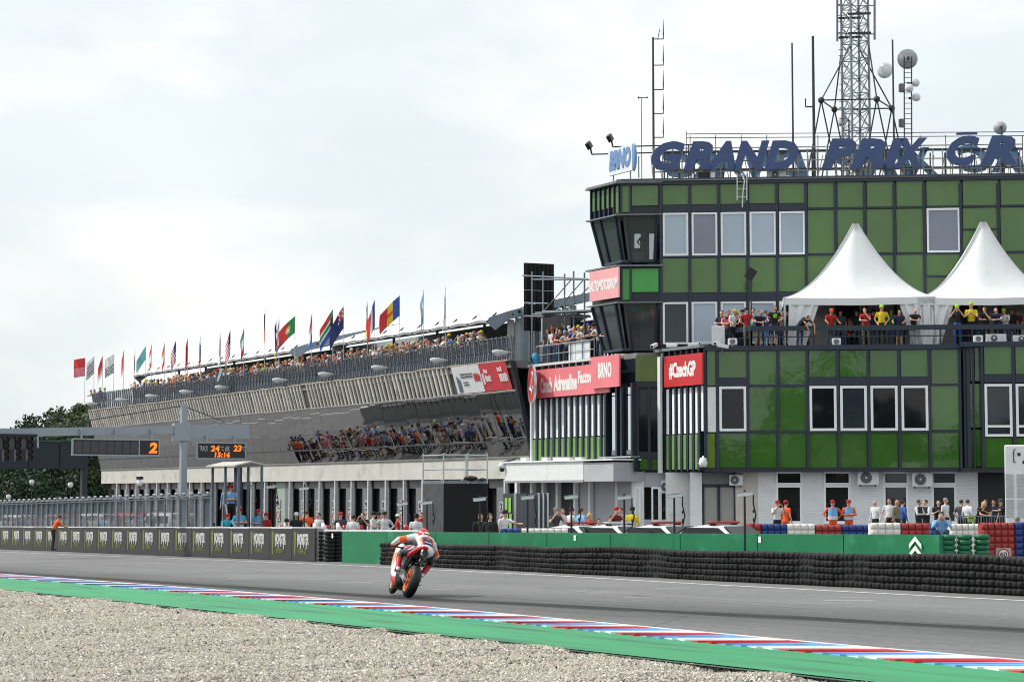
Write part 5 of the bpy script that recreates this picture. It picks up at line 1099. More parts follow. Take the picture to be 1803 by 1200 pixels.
for s in cols:
    p, d_ = tp(s); rot = math.atan2(d_.y, d_.x); jit = 0
    for r in range(5):
        W_ = Matrix.Translation((p.x + jit * 0 + .05 * math.sin(s * .8) + .03 * math.sin(s * 2.9) + rn.uniform(-.02, .02), p.y, gz(p.y) + r * chh * (1 + .03 * math.sin(s * .5)) + .02 * math.sin(s * .9) * r / 4)) @ Matrix.Rotation(rot, 4, 'Z') @ Matrix.Rotation(rn.uniform(-.03, .03), 4, 'Y')
        if s in nearset: put(cm, 'tyre', tw, W_)
        else: rest.add([W_ @ v for v in cb_.v], cb_.f)
rb_ = rest.build('further_tyres', rubber, tw, True); tag(rb_, kind='stuff')
cr_ = MB()
for k in range(40):
    (a, _), (c, _) = tp(TL * k / 40), tp(TL * (k + 1) / 40)
    cr_.add([(q.x + dx, q.y, gz(q.y) + z) for z in (0, .69) for q, dx in ((a, .05), (c, .05), (c, .55), (a, .55))], [(0, 1, 2, 3), (4, 7, 6, 5), (0, 4, 5, 1), (1, 5, 6, 2), (2, 6, 7, 3), (3, 7, 4, 0)])
cr_.build('core', blacks, tw)
# coloured tyre blocks in the pit exit
colr = {'white': M('white tyre block', srgb(228, 226, 220), .6, var=.08, vs=6, rand=.05), 'red': M('red tyre block', srgb(158, 56, 52), .6, var=.12, vs=6, rand=.08), 'blue': M('blue tyre block', srgb(38, 62, 128), .6, var=.12, vs=6, rand=.08)}
cms = {k: cushion(v, .2, .19).mesh('tyre', v, True) for k, v in colr.items()}
def block(px0, px1, ytop, D, col, label, rows=6):
    a, c = onD(px0, ytop, D), onD(px1, ytop, D); d_ = Vector((c.x - a.x, c.y - a.y, 0)); n_ = max(2, round(d_.length / .205)); rot = math.atan2(d_.y, d_.x)
    t = thing('tyre_block', label, 'tyre block', (a.x, a.y, a.z - rows * .19), 0, 'coloured tyre blocks in the pit exit'); sx = d_.length / n_ / .2
    for i in range(n_):
        q = a + d_ * ((i + .5) / n_)
        for r in range(rows): put(cms[col], 'tyre', t, Matrix.Translation((q.x, q.y, a.z - (r + 1) * .19)) @ Matrix.Rotation(rot, 4, 'Z') @ Matrix.Diagonal((sx, 1, 1, 1)))
    m_ = MB().box(-.5, .5, 0, 1, 0, 1).mesh('core', colr[col]); put(m_, 'core', t, Matrix.Translation((a.x + d_.x / 2, a.y + d_.y / 2, a.z - rows * .19)) @ Matrix.Rotation(rot, 4, 'Z') @ Matrix.Translation((0, .03, 0)) @ Matrix.Diagonal((d_.length * .995, .42, rows * .19 - .015, 1)))
for px0, px1, yt, D, col, lab in ((880, 916, 930, 61, 'blue', 'low blue tyre block behind the bare-headed man in leathers'), (918, 1000, 930, 61, 'white', 'white tyre block behind the second camera pole'), (1316, 1340, 921, 62, 'red', 'short red tyre block behind the car furthest right'), (1341, 1385, 922, 62, 'blue', 'blue tyre block left of the two orange marshals'), (1386, 1435, 922, 62, 'white', 'white tyre block in front of the left brick pier'), (1436, 1482, 924, 62, 'red', 'red tyre block in front of the two orange marshals'), (1483, 1532, 924, 62, 'blue', 'blue tyre block below the man in the white shirt'), (1533, 1586, 920, 60, 'white', 'taller white tyre block right of the white-shirted man'), (1587, 1637, 921, 60, 'red', 'red tyre block left of the seated photographer'), (1638, 1672, 921, 61.5, 'blue', 'blue tyre block behind the seated photographer'), (1673, 1727, 922, 60, 'white', 'white tyre block right of the seated photographer'), (1728, 1786, 920, 57, 'red', 'high red tyre block behind the speed limit sign'), (1787, 1830, 919, 57, 'blue', 'blue tyre block at the right picture border')):
    block(px0, px1, yt, D, col, lab)
t = thing('speed_sign', 'small grey plate with a round 60 speed limit sign', 'sign', atD(1767, 45)); p = onD(1767, 975, 45); vv = (CAM - p); vv.z = 0; vv.normalize(); rt_ = Vector((-vv.y, vv.x, 0))
MB().prism([p - rt_ * .17 + Vector((0, 0, -.4)), p + rt_ * .17 + Vector((0, 0, -.4)), p + rt_ * .17 + Vector((0, 0, .14)), p - rt_ * .17 + Vector((0, 0, .14))], -vv * .02).build('plate', M('sign grey', srgb(170, 174, 176), .5), t)
MB().lathe([(.125, 0), (.125, .006)], p + vv * .004, vv, 24).build('ring', redsign, t); MB().lathe([(.10, 0), (.10, .006)], p + vv * .008, vv, 24).build('disc', wprint, t); text('60', 'number', inkd, t, p + vv * .016 - rt_ * .075 - Vector((0, 0, .05)), rt_, .15, .1, .004, bold=.02)
MB().bar(p - vv * .03, Vector((p.x, p.y, gz(p.y))) - vv * .03, .04, .04).build('post', gsteel, t)
# ------------------------------------------------------------------ debris fence on the pit wall
fn = thing('debris_fence', 'grey debris fence with bent tops standing on the pit wall', 'fence', (29, 95, gz(95)))
meshm = M('fence mesh', srgb(92, 102, 110), .5, metal=.4, var=.1); b_ = meshm.node_tree.nodes['Principled BSDF']; b_.inputs['Alpha'].default_value = .7
yS = onX(372, 900, 29.1).y; y = yS; k = 0
while y < 148:
    z0_ = gz(y) + 1.21; fh = 1.37
    MB().bar((29.1, y, z0_ - .3), (29.1, y, z0_ + fh - .18), .07, .07).build('fence_post', gsteel, fn); MB().bar((29.1, y, z0_ + fh - .18), (28.9, y, z0_ + fh), .06, .06).build('bent_top', gsteel, fn)
    MB().ell((28.93, y - .02, z0_ + fh + .01), (.09, .09, .05), 8, 5).build('cap', alu, fn)
    if k % 1 == 0: MB().add([(29.14, y + .05, z0_), (29.14, y + .88, gz(y + .9) + 1.21), (29.14, y + .88, gz(y + .9) + 1.21 + fh - .2), (29.14, y + .05, z0_ + fh - .2)], [(0, 1, 2, 3)]).build('mesh_panel', meshm, fn)
    y += .92; k += 1
sloped('top_tube', gsteel, fn, 29.07, 29.12, yS, 148, 2.36, 2.42); sloped('top_strip', gsteel, fn, 28.95, 29.05, yS, 148, 2.46, 2.55)
# ------------------------------------------------------------------ gantry with lights and boards over the track
gp = onX(322, 870, 29.6); GY = gp.y
def onY(x, y, Yv): r = ray(x, y); return CAM + r * (Yv / r.y)
gs = M('gantry grey', srgb(150, 158, 168), .5, metal=.2, var=.06); ga = thing('start_gantry', 'grey steel gantry post with arms over the track and pit lane', 'gantry', (gp.x, GY, gz(GY)))
zt_ = onY(322, 713, GY).z; MB().bar((gp.x, GY, gz(GY)), (gp.x, GY, zt_), .26, .26).build('post', gs, ga)
MB().bar(onY(-140, 764, GY), onY(322, 756, GY), .3, .34).build('track_arm', gs, ga); MB().bar(onY(330, 761, GY + .02), onY(437, 759, GY + .02), .3, .62).build('pit_arm', gs, ga)
MB().bar(onY(305, 760, GY - .03), onY(334, 760, GY - .03), .34, .75).build('joint_box', gs, ga)
for a, c in (((322, 714), (50, 756)), ((322, 714), (395, 742))): MB().tube(onY(*a, GY), onY(*c, GY), .02).build('stay_cable', dsteel, ga)
lim = M('unlit board cell', srgb(70, 68, 74), .5, var=.12, vs=9); amber = M('amber lamps', srgb(255, 120, 30), .5, var=0, emit=1.15); bof = M('board black', srgb(38, 38, 42), .5)
def board(x0, y0, x1, y1, label, name='display_board'):
    Yb_ = GY - .35; a, c = onY(x0, y1, Yb_), onY(x1, y0, Yb_); t = thing(name, label, 'display', ((a.x + c.x) / 2, Yb_, a.z)); w, h = c.x - a.x, c.z - a.z
    MB().box(a.x, c.x, Yb_, Yb_ + .2, a.z, c.z).build('casing', bof, t); e = .06
    MB().box(a.x - e, c.x + e, Yb_ - .03, Yb_ + .1, c.z, c.z + e).box(a.x - e, c.x + e, Yb_ - .03, Yb_ + .1, a.z - e, a.z).box(a.x - e, a.x, Yb_ - .03, Yb_ + .1, a.z, c.z).box(c.x, c.x + e, Yb_ - .03, Yb_ + .1, a.z, c.z).build('frame', gs, t)
    return t, a, c, Yb_
t, a, c, Yb_ = board(129, 775.5, 279, 799, 'long lap board under the gantry showing an amber 2')
for k in range(8): x = a.x + (c.x - a.x) * (.02 + .093 * k); MB().box(x, x + (c.x - a.x) * .082, Yb_ - .012, Yb_ - .002, a.z + .05, c.z - .05).build('cell', lim, t)
xx = a.x + (c.x - a.x) * .762; MB().box(xx, xx + .05, Yb_ - .03, Yb_ - .002, a.z, c.z).build('divider', gs, t)
text('2', 'digit', amber, t, (a.x + (c.x - a.x) * .885, Yb_ - .006, a.z + .07), (1, 0, 0), (c.x - a.x) * .10, c.z - a.z - .14, .02, bold=.05, shear=.12)
for u in (.1, .5, .93): MB().bar((a.x + (c.x - a.x) * u, Yb_ + .1, c.z), (a.x + (c.x - a.x) * u, Yb_ + .1, c.z + .5), .08, .08).build('hanger', gs, t)
t, a, c, Yb_ = board(348, 781, 431, 805.5, 'small clock and temperature board under the pit side arm')
wx = lambda px: onY(px, 790, Yb_).x; wz = lambda py: onY(390, py, Yb_).z
for s_, x0, x1, y1_, y0_, m_ in (('TRACK', 351, 366, 794, 785, wp2), ('24', 371, 386.5, 794.5, 784, amber), ('°C', 388, 394, 793, 785, wp2), ('AIR', 396, 404, 794, 785, wp2), ('23', 411, 425, 794, 783, amber), ('°C', 426, 430.5, 793, 785, wp2), ('15:16', 378, 405, 804.5, 795.5, amber)): text(s_, 'digits', m_, t, (wx(x0), Yb_ - .004, wz(y1_)), (1, 0, 0), wx(x1) - wx(x0), wz(y0_) - wz(y1_), .015, bold=.03 if m_ is amber else .0, shear=.08 if m_ is amber else 0)
for u in (.2, .8): MB().bar((a.x + (c.x - a.x) * u, Yb_ + .1, c.z), (a.x + (c.x - a.x) * u, Yb_ + .1, c.z + .35), .08, .08).build('hanger', gs, t)
Yb_ = GY - .4; t = thing('start_lights', 'black bank of unlit start lights hanging from the gantry', 'traffic light', onY(20, 812, Yb_)); lred = M('unlit red lens', (.035, .007, .007), .5); lgrn = M('unlit green lens', (.008, .02, .014), .5)
for k in range(5):
    x0, x1 = -31 + 21 * k - 4.5, -31 + 21 * k + 4.5; a, c = onY(x0, 811, Yb_), onY(x1, 768, Yb_); MB().box(a.x, c.x, Yb_, Yb_ + .25, a.z, c.z).build('light_case', blacks, t)
    for j, m_ in enumerate((lred, lred, lgrn, lred)): z = a.z + (c.z - a.z) * (.13 + .25 * j); MB().lathe([(.10, 0), (.10, .03), (.0, .05)], ((a.x + c.x) / 2, Yb_ + .01, z), (0, -1, 0), 16).build('lens', m_, t); MB().lathe([(.115, 0), (.115, .10), (.105, .10), (.105, 0)], ((a.x + c.x) / 2, Yb_, z), (0, -1, 0), 16).build('visor', blacks, t)
MB().box(onY(-45, 790, Yb_).x, onY(67, 790, Yb_).x, Yb_ + .1, Yb_ + .3, onY(0, 769, Yb_).z, onY(0, 763, Yb_).z).build('top_bar', blacks, t)
for k in range(4): a, c = onY(-25 + 21 * k, 790, Yb_ + .2), onY(-16 + 21 * k, 768, Yb_ + .2); MB().box(a.x, c.x, Yb_ + .2, Yb_ + .25, a.z, c.z).build('back_plate', greyp, t)
MB().bar(onY(66.5, 788, Yb_), onY(66.5, 767, Yb_), .07, .07).build('end_bar', gs, t)
# dark bridge over the track far behind
Yq = 178; t = thing('track_bridge', 'dark navy bridge panel over the track behind the gantry', 'bridge', onY(60, 880, Yq)); dn_ = M('bridge navy panel', srgb(34, 40, 54), .6, var=.08, vs=.3)
for x0, x1 in ((-90, -20), (-20, 50), (50, 105), (105, 153)): a, c = onY(x0 + .3, 824, Yq), onY(x1 - .3, 778, Yq); MB().box(a.x, c.x, Yq, Yq + 1.2, a.z, c.z).build('panel', dn_, t)
MB().bar(onY(-90, 777, Yq), onY(153, 775.5, Yq), .2, .16).build('top_trim', M('green trim', srgb(40, 80, 72), .6), t); a = onY(152, 800, Yq); MB().bar((a.x, Yq + .6, gz(Yq)), (a.x, Yq + .6, a.z), .5, .5).build('leg', dsteel, t)
for k, (x, y) in enumerate(((56, 848), (124, 853), (246, 850), (15, 874))):
    p = onX(x, y, 34); q = Vector((p.x, p.y, gz(p.y))); t = thing('camera_mast', 'thin mast with a white camera head behind the debris fence, ' + ['second', 'third', 'fourth', 'first'][k] + ' from the left', 'camera mast', q, 0, 'camera masts behind the fence'); MB().tube(q, p, .03).build('pole', dsteel, t); MB().ell(p, (.16, .16, .18), 10, 7).build('camera_head', white, t, True); MB().box(p.x - .16, p.x + .16, p.y - .1, p.y + .1, p.z + .19, p.z + .34).build('top_unit', blacks, t)
# ------------------------------------------------------------------ people
def capsule(b_, p, q, r0, r1, n=10):
    p = Vector(p); q = Vector(q); d = (q - p); l_ = d.length; prof = []
    for k in range(5): a = -math.pi / 2 + math.pi / 2 * k / 4; prof.append((max(1e-5, r0 * math.cos(a)), r0 * math.sin(a)))
    for k in range(5): a = math.pi / 2 * k / 4; prof.append((max(1e-5, r1 * math.cos(a)), l_ + r1 * math.sin(a)))
    b_.lathe(prof, p, d, n)
def seg_d(x, p, q, r0, r1):
    d = q - p; t_ = max(0, min(1, (x - p).dot(d) / max(1e-9, d.length_squared))); return (x - p - d * t_).length - (r0 + (r1 - r0) * t_)
SLOTS = ('skin', 'shirt', 'trousers', 'shoes', 'hair')
def body_mesh(prims, voxel=.026, tris=1500, name='person_body', slots=None, smooth=4):
    b_ = MB()
    for pr in prims:
        if pr[0] == 'c': capsule(b_, *pr[1:5])
        else: b_.ell(pr[1], pr[2], 12, 8)
    me = b_.mesh('tmp', M('plain', (.5, .5, .5))); o = bpy.data.objects.new('tmp', me); COL.objects.link(o)
    m = o.modifiers.new('r', 'REMESH'); m.mode = 'VOXEL'; m.voxel_size = voxel
    m = o.modifiers.new('s', 'SMOOTH'); m.iterations = smooth; m.factor = .5
    dg = bpy.context.evaluated_depsgraph_get(); dg.update(); n0 = len(o.evaluated_get(dg).data.polygons) * 2
    m = o.modifiers.new('d', 'DECIMATE'); m.ratio = min(1, tris / max(1, n0)); dg.update()
    r = bpy.data.meshes.new_from_object(o.evaluated_get(dg)); bpy.data.objects.remove(o); r.name = name
    P = [(('c', Vector(p[1]), Vector(p[2]), p[3], p[4]) if p[0] == 'c' else ('e', Vector(p[1]), p[2])) + (p[-1],) for p in prims]
    idx = []
    for f in r.polygons:
        x = f.center; best = (9, 0)
        for p in P:
            if p[0] == 'c': d = seg_d(x, p[1], p[2], p[3], p[4])
            else: e = x - p[1]; k = math.sqrt((e.x / p[2][0]) ** 2 + (e.y / p[2][1]) ** 2 + (e.z / p[2][2]) ** 2); d = (k - 1) * min(p[2])
            if d < best[0]: best = (d, p[-1])
        idx.append(best[1])
    r.materials.clear()
    for s in (slots or SLOTS): r.materials.append(M('plain', (.5, .5, .5)))
    r.polygons.foreach_set('material_index', idx); r.polygons.foreach_set('use_smooth', [True] * len(idx)); return r
def pose(lean=0, el=None, wr=None, knee=(0, 0), legs=None, long_sleeve=False, hair='short', head=(0, 0), shorts=False, drop=0, shoulder=.195):
    """front is -y; el / wr give left and right elbow and wrist positions for a 1.75 m figure"""
    hip = Vector((0, 0, .95 - drop))
    def U(x, y, z): v = Vector((x, y, z - .95)); v.rotate(Matrix.Rotation(-R(lean) * -1, 3, 'X')); return hip + v      # lean forward (towards -y)
    pr = []; SK, SH, TR, BO_, HA = 0, 1, 2, 3, 4
    pr += [('e', U(0, 0, 1.30), (.185, .115, .19), SH), ('e', U(0, -.01, 1.10), (.16, .115, .19), SH), ('e', U(0, .0, 1.40), (.17, .095, .10), SH), ('e', hip + Vector((0, 0, -.01)), (.172, .125, .13), TR)]
    pr.append(('c', U(0, .0, 1.42), U(0, -.02, 1.54), .055, .052, SK))
    hc = U(0, -.03 + head[0], 1.635 + head[1])
    pr += [('e', hc, (.076, .096, .115), SK), ('e', hc + Vector((0, -.098, -.01)), (.016, .022, .022), SK), ('e', hc + Vector((0, .022, .042)), (.090, .100, .092), HA), ('e', hc + Vector((-.034, -.090, .012)), (.020, .012, .010), HA), ('e', hc + Vector((.034, -.090, .012)), (.020, .012, .010), HA), ('e', hc + Vector((.078, 0, -.005)), (.014, .02, .03), SK), ('e', hc + Vector((-.078, 0, -.005)), (.014, .02, .03), SK)]
    if hair == 'long': pr += [('e', hc + Vector((0, .055, -.06)), (.09, .06, .15), HA)]
    if hair == 'bald': pr = [p for p in pr if p[-1] != HA]
    for i, sx in enumerate((-1, 1)):
        sh = U(sx * shoulder, 0, 1.42); e = el[i] if el else U(sx * .25, .02, 1.14); w = wr[i] if wr else U(sx * .26, -.06, .90)
        e = Vector(e); w = Vector(w); mid = sh.lerp(e, .62)
        pr += [('c', sh, mid, .062, .052, SH), ('c', mid, e, .048, .043, SH if long_sleeve else SK), ('c', e, w, .043, .031, SH if long_sleeve else SK)]
        d = (w - e).normalized(); pr += [('c', w, w + d * .07, .036, .036, SK), ('c', w + d * .07, w + d * .15 + Vector((0, 0, -.01)), .03, .018, SK), ('c', w + d * .02, w + d * .07 + Vector((-sx * .045, 0, .01)), .018, .013, SK)]
    for i, sx in enumerate((-1, 1)):
        if legs: h_, k_, a_, t_ = [Vector(q) for q in legs[i]]
        else: h_ = hip + Vector((sx * .09, 0, -.04)); k_ = Vector((sx * .11, -.02 - knee[i], .50)); a_ = Vector((sx * .115, .03, .09)); t_ = a_ + Vector((sx * .02, -.17, -.05))
        pr += [('c', h_, k_, .092, .062, TR), ('c', k_, a_, .06, .043, SK if shorts else TR), ('c', a_ + Vector((0, .02, -.04)), t_, .045, .038, BO_)]
    return body_mesh(pr, name='person_body')
PO = {}
PO['stand'] = pose(); PO['stand_ls'] = pose(long_sleeve=True, knee=(.03, 0)); PO['stand_shorts'] = pose(shorts=True); PO['stand_long'] = pose(hair='long')
PO['lean'] = pose(26, [(-.27, -.42, 1.15), (.27, -.42, 1.15)], [(-.06, -.56, 1.10), (.07, -.60, 1.12)]); PO['lean_shorts'] = pose(26, [(-.29, -.42, 1.15), (.29, -.42, 1.15)], [(-.08, -.56, 1.10), (.09, -.60, 1.12)], shorts=True)
PO['lean_long'] = pose(28, [(-.25, -.45, 1.14), (.25, -.43, 1.14)], [(-.05, -.6, 1.12), (.1, -.62, 1.12)], hair='long'); PO['lean_bald'] = pose(24, [(-.28, -.4, 1.16), (.28, -.4, 1.16)], [(-.06, -.56, 1.12), (.07, -.58, 1.12)], hair='bald')
PO['cross'] = pose(0, [(-.29, -.10, 1.16), (.29, -.10, 1.16)], [(.10, -.21, 1.19), (-.10, -.24, 1.17)]); PO['cross_ls'] = pose(0, [(-.29, -.10, 1.16), (.29, -.10, 1.16)], [(.10, -.21, 1.19), (-.10, -.24, 1.17)], long_sleeve=True)
PO['photo'] = pose(3, [(-.30, -.20, 1.22), (.30, -.20, 1.22)], [(-.09, -.30, 1.52), (.09, -.30, 1.52)]); PO['hips'] = pose(0, [(-.38, .08, 1.20), (.38, .08, 1.20)], [(-.19, -.02, 1.02), (.19, -.02, 1.02)], long_sleeve=True)
PO['bald_ls'] = pose(hair='bald', long_sleeve=True); PO['point'] = pose(4, [(-.26, .0, 1.14), (.30, -.34, 1.30)], [(-.25, -.1, .92), (.26, -.62, 1.30)])
PO['bend'] = pose(66, [(-.25, -.72, .98), (.25, -.72, .90)], [(-.18, -.80, .74), (.2, -.78, .60)])
lg = lambda sx: [(sx * .09, 0, .52), (sx * .13, -.44, .54), (sx * .13, -.46, .10), (sx * .14, -.62, .05)]
PO['sit'] = pose(8, [(-.27, -.10, .78), (.27, -.10, .78)], [(-.12, -.34, .66), (.12, -.34, .66)], legs=[lg(-1), lg(1)], drop=.42)
lg2 = lambda sx: [(sx * .09, 0, .32), (sx * .16, -.34, .50), (sx * .15, -.16, .08), (sx * .16, -.34, .04)]
PO['crouch'] = pose(30, [(-.26, -.40, .60), (.26, -.40, .60)], [(-.06, -.36, .86), (.06, -.36, .86)], legs=[lg2(-1), lg2(1)], drop=.60, long_sleeve=True)
PO['rail'] = pose(14, [(-.30, -.20, 1.18), (.30, -.20, 1.18)], [(-.30, -.46, 1.08), (.30, -.46, 1.08)]); PO['pocket'] = pose(0, [(-.31, .05, 1.17), (.31, .05, 1.17)], [(-.19, -.05, .98), (.19, -.05, .98)], knee=(.06, 0)); PO['chin'] = pose(18, [(-.20, -.40, 1.14), (.26, -.36, 1.16)], [(.06, -.52, 1.12), (.05, -.36, 1.46)]); PO['phone'] = pose(6, [(-.26, -.16, 1.16), (.26, -.16, 1.16)], [(-.04, -.36, 1.28), (.05, -.36, 1.28)]); PO['rail_shorts'] = pose(16, [(-.33, -.18, 1.18), (.30, -.22, 1.18)], [(-.34, -.46, 1.08), (.12, -.50, 1.08)], shorts=True, knee=(.08, 0))
CM = {}
def cloth(rgb, rough=.85):
    k = tuple(rgb)
    if k not in CM: CM[k] = M('cloth %d %d %d' % k, srgb(*rgb), rough, var=.12, vs=12)
    return CM[k]
SKIN = [M('skin a', srgb(206, 156, 128), .55, var=.06), M('skin b', srgb(190, 138, 108), .55, var=.06), M('skin c', srgb(214, 168, 144), .55, var=.06)]
HAIR = {'dark': M('dark hair', srgb(36, 28, 24), .6), 'brown': M('brown hair', srgb(78, 56, 40), .6), 'blond': M('blond hair', srgb(200, 168, 112), .6), 'grey': M('grey hair', srgb(140, 134, 128), .6), 'none': SKIN[0]}
CN = {'black': (30, 30, 34), 'white': (212, 214, 218), 'red': (168, 32, 38), 'yellow': (206, 182, 34), 'blue': (52, 92, 170), 'light blue': (132, 176, 220), 'navy': (34, 42, 74), 'grey': (128, 130, 134), 'dark grey': (66, 68, 74), 'orange': (226, 92, 40), 'neon': (172, 206, 44), 'green': (50, 120, 70), 'beige': (180, 164, 136), 'cyan': (70, 180, 210), 'maroon': (110, 34, 48), 'pink': (214, 110, 130), 'denim': (62, 78, 108), 'khaki': (120, 116, 92), 'purple': (96, 70, 140), 'light grey': (180, 182, 186), 'teal': (36, 120, 130)}
capm = {}
def cap_mesh():
    b_ = MB(); b_.lathe([(.098, -.01), (.102, .03), (.09, .075), (.055, .105), (0.0001, .115)], (0, .012, 0), (0, 0, 1), 14); v = []
    for k in range(9): a = math.pi * (1.0 + k / 8); v.append((.088 * math.cos(a), .012 + .10 * math.sin(a) - .0, .0)); v.append((.075 * math.cos(a), .0 + .185 * math.sin(a), -.018))
    b_.add(v, [[2 * k, 2 * k + 2, 2 * k + 3, 2 * k + 1] for k in range(8)]); return b_
CAPME = cap_mesh().mesh('cap', M('plain', (.5, .5, .5)), True)
HEADP = {'lean': (0, -.34, 1.63), 'bend': (0, -.68, 1.22)}
def head_at(ps):
    k = ps.split('_')[0]; ang = {'lean': 26, 'bend': 66, 'photo': 3, 'point': 4, 'sit': 8, 'crouch': 30, 'rail': 15, 'chin': 18, 'phone': 6}.get(k, 0); dr = {'sit': .42, 'crouch': .60}.get(k, 0)
    v = Vector((0, -.03, 1.635 - .95)); v.rotate(Matrix.Rotation(R(ang), 3, 'X')); return Vector((0, 0, .95 - dr)) + v
prn = random.Random(21)
def join_people(lst, name, label, cat):
    vs, fs, ms, mats = [], [], [], []
    cache = {}
    for me, W, cols in lst:
        if me not in cache: cache[me] = ([v.co.copy() for v in me.vertices], [list(p.vertices) for p in me.polygons], [p.material_index for p in me.polygons])
        a, f, m = cache[me]; b0 = len(vs); vs += [W @ v for v in a]; fs += [[i + b0 for i in q] for q in f]
        for c in cols:
            if c not in mats: mats.append(c)
        ix = [mats.index(c) for c in cols]; ms += [ix[k] for k in m]
    me = bpy.data.meshes.new(name); c = vs[0].copy(); me.from_pydata([v - c for v in vs], [], fs)
    for m in mats: me.materials.append(m)
    me.polygons.foreach_set('material_index', ms); me.polygons.foreach_set('use_smooth', [True] * len(fs)); me.update()
    o = bpy.data.objects.new(name, me); link(o, None, Matrix.Translation(c)); tag(o, label, cat, None, 'stuff')
MASS = {'far': [], 'pit': []}
def person(pos, face, ps, shirt, trousers, hair='dark', cap=None, label='', group=None, scale=1.0, vest=None, skin=None, mass=None):
    """pos: world feet; face: heading angle about z (0 looks to -y)"""
    W = Matrix.Translation(Vector(pos)) @ Matrix.Rotation(face, 4, 'Z') @ Matrix.Diagonal((scale, scale, scale, 1))
    cs = CN[shirt] if isinstance(shirt, str) else shirt; ct = CN[trousers] if isinstance(trousers, str) else trousers
    cols = (skin or prn.choice(SKIN), cloth(cs), cloth(ct), cloth((40, 38, 40)), HAIR[hair])
    if mass:
        MASS[mass].append((PO[ps], W, cols))
        if cap: MASS[mass].append((CAPME, W @ Matrix.Translation(head_at(ps) + Vector((0, .0, .04))), (cloth(CN[cap]),)))
        return None
    o = bpy.data.objects.new('person', PO[ps]); link(o, None, W); tag(o, label, 'person', group)
    for i, m in enumerate(cols):
        o.material_slots[i].link = 'OBJECT'; o.material_slots[i].material = m
    if cap:
        c = put(CAPME, 'cap', o, W @ Matrix.Translation(head_at(ps) + Vector((0, .0, .04)))); c.material_slots[0].link = 'OBJECT'; c.material_slots[0].material = cloth(CN[cap] if isinstance(cap, str) else cap)
    if vest:
        vb = MB(); H = Vector((0, 0, 0)); rx, ry = .198, .128
        for z in (.98, 1.12, 1.26, 1.40, 1.47): vb.v += [Vector((rx * math.cos(2 * math.pi * k / 16) * (1 if z < 1.3 else .9), ry * math.sin(2 * math.pi * k / 16) - .005, z)) for k in range(16)]
        for j in range(4): vb.f += [[j * 16 + k, j * 16 + (k + 1) % 16, (j + 1) * 16 + (k + 1) % 16, (j + 1) * 16 + k] for k in range(16)]; vb.m += ([1] if j == 0 else [0]) * 16
        put(vb.mesh('vest', [cloth(vest[0]), cloth(vest[1])], True), 'vest', o, W)
    return o
def face_cam(p, d=0): v = CAM - Vector(p); return math.atan2(v.x, -v.y) + R(d)
FT = math.atan2(-1, 0)                        # towards the track (-X)
# spectators on the long terrace
SHC = ['black', 'black', 'black', 'dark grey', 'dark grey', 'white', 'white', 'red', 'navy', 'navy', 'grey', 'blue', 'light blue', 'orange', 'beige', 'khaki', 'maroon', 'light grey', 'neon', 'black']
TRC = ['denim', 'dark grey', 'khaki', 'black', 'beige']
zones = [(160, 195, 'far end of terrace'), (230, 300, 'below the far flags'), (300, 420, 'near the terrace dish'), (420, 515, 'left of the roof gap'), (515, 600, 'below the roof gap'), (600, 690, 'left of the blue-yellow-red flag'), (690, 770, 'right of the blue-yellow-red flag'), (770, 866, 'near end of terrace')]
def zone(px):
    for a, c, s in zones:
        if px < c: return s
    return zones[-1][2]
def pxx(p):
    q = Vector(p) - CAM; u = q.x * math.cos(YAW) - q.y * math.sin(YAW); w = q.x * math.sin(YAW) + q.y * math.cos(YAW); return 901.5 + F * u / (w * math.cos(PITCH) + q.z * math.sin(PITCH))
used = {}
def crowd(Xr, y0, y1, step, poses, zfloor, grp, skip=.05, fc=FT, where=zone, who='spectator', row=''):
    y = y0
    while y < y1:
        y += step * prn.uniform(.75, 1.3)
        if prn.random() < skip: continue
        sh = prn.choice(SHC); cp = prn.choice([None] * 11 + ['red', 'white', 'white', 'black', 'black', 'navy', 'neon', 'yellow']); hr = prn.choice(['dark', 'dark', 'brown', 'brown', 'blond', 'grey'])
        p = (Xr + prn.uniform(-.08, .08), y, zfloor); ps = prn.choice(poses); nb = ('bald' in ps)
        for tr_ in range(40):
            act = {'lean': 'leaning', 'cross': 'arms folded', 'photo': 'hands raised', 'stand': 'upright', 'rail': 'hands on rail', 'chin': 'chin on hand', 'pocket': 'hands in pockets', 'phone': 'holding phone'}[ps.split('_')[0]]
            lab = 'spectator, %s top, %s, %s, %s %s' % (sh, '%s cap' % cp if cp else ('bald' if nb else '%s hair' % hr), act, row, where(pxx(p)))
            if lab not in used: break
            sh = prn.choice(SHC); hr = prn.choice(['dark', 'brown', 'blond', 'grey']); ps = prn.choice(poses); nb = ('bald' in ps); cp = cp if prn.random() < .7 else prn.choice(['red', 'white', 'black', 'navy', 'yellow'])
        used[lab] = 1
        person(p, fc + R(prn.uniform(-25, 45)), ps, sh, prn.choice(TRC), hr, cp, lab, grp, prn.uniform(.93, 1.05), mass='far' if y > 127 else None)
ya_, yb_ = onX(862, 580, 49.6).y, onX(238, 650, 49.6).y
crowd(49.62, ya_, yb_, .53, ['lean', 'rail', 'lean_long', 'chin', 'stand', 'cross', 'photo', 'lean_bald', 'rail', 'phone'], TZ, 'spectators on the long terrace', .03, row='front row')
crowd(50.3, ya_ + .5, yb_ - 1, .70, ['stand', 'stand_long', 'photo', 'cross', 'pocket', 'phone'], TZ + .18, 'spectators on the long terrace', .05, row='middle row')
crowd(51.0, ya_ + 1, yb_ - 6, 1.05, ['pocket', 'cross', 'stand_long', 'photo'], TZ + .36, 'spectators on the long terrace', .2, row='back row')
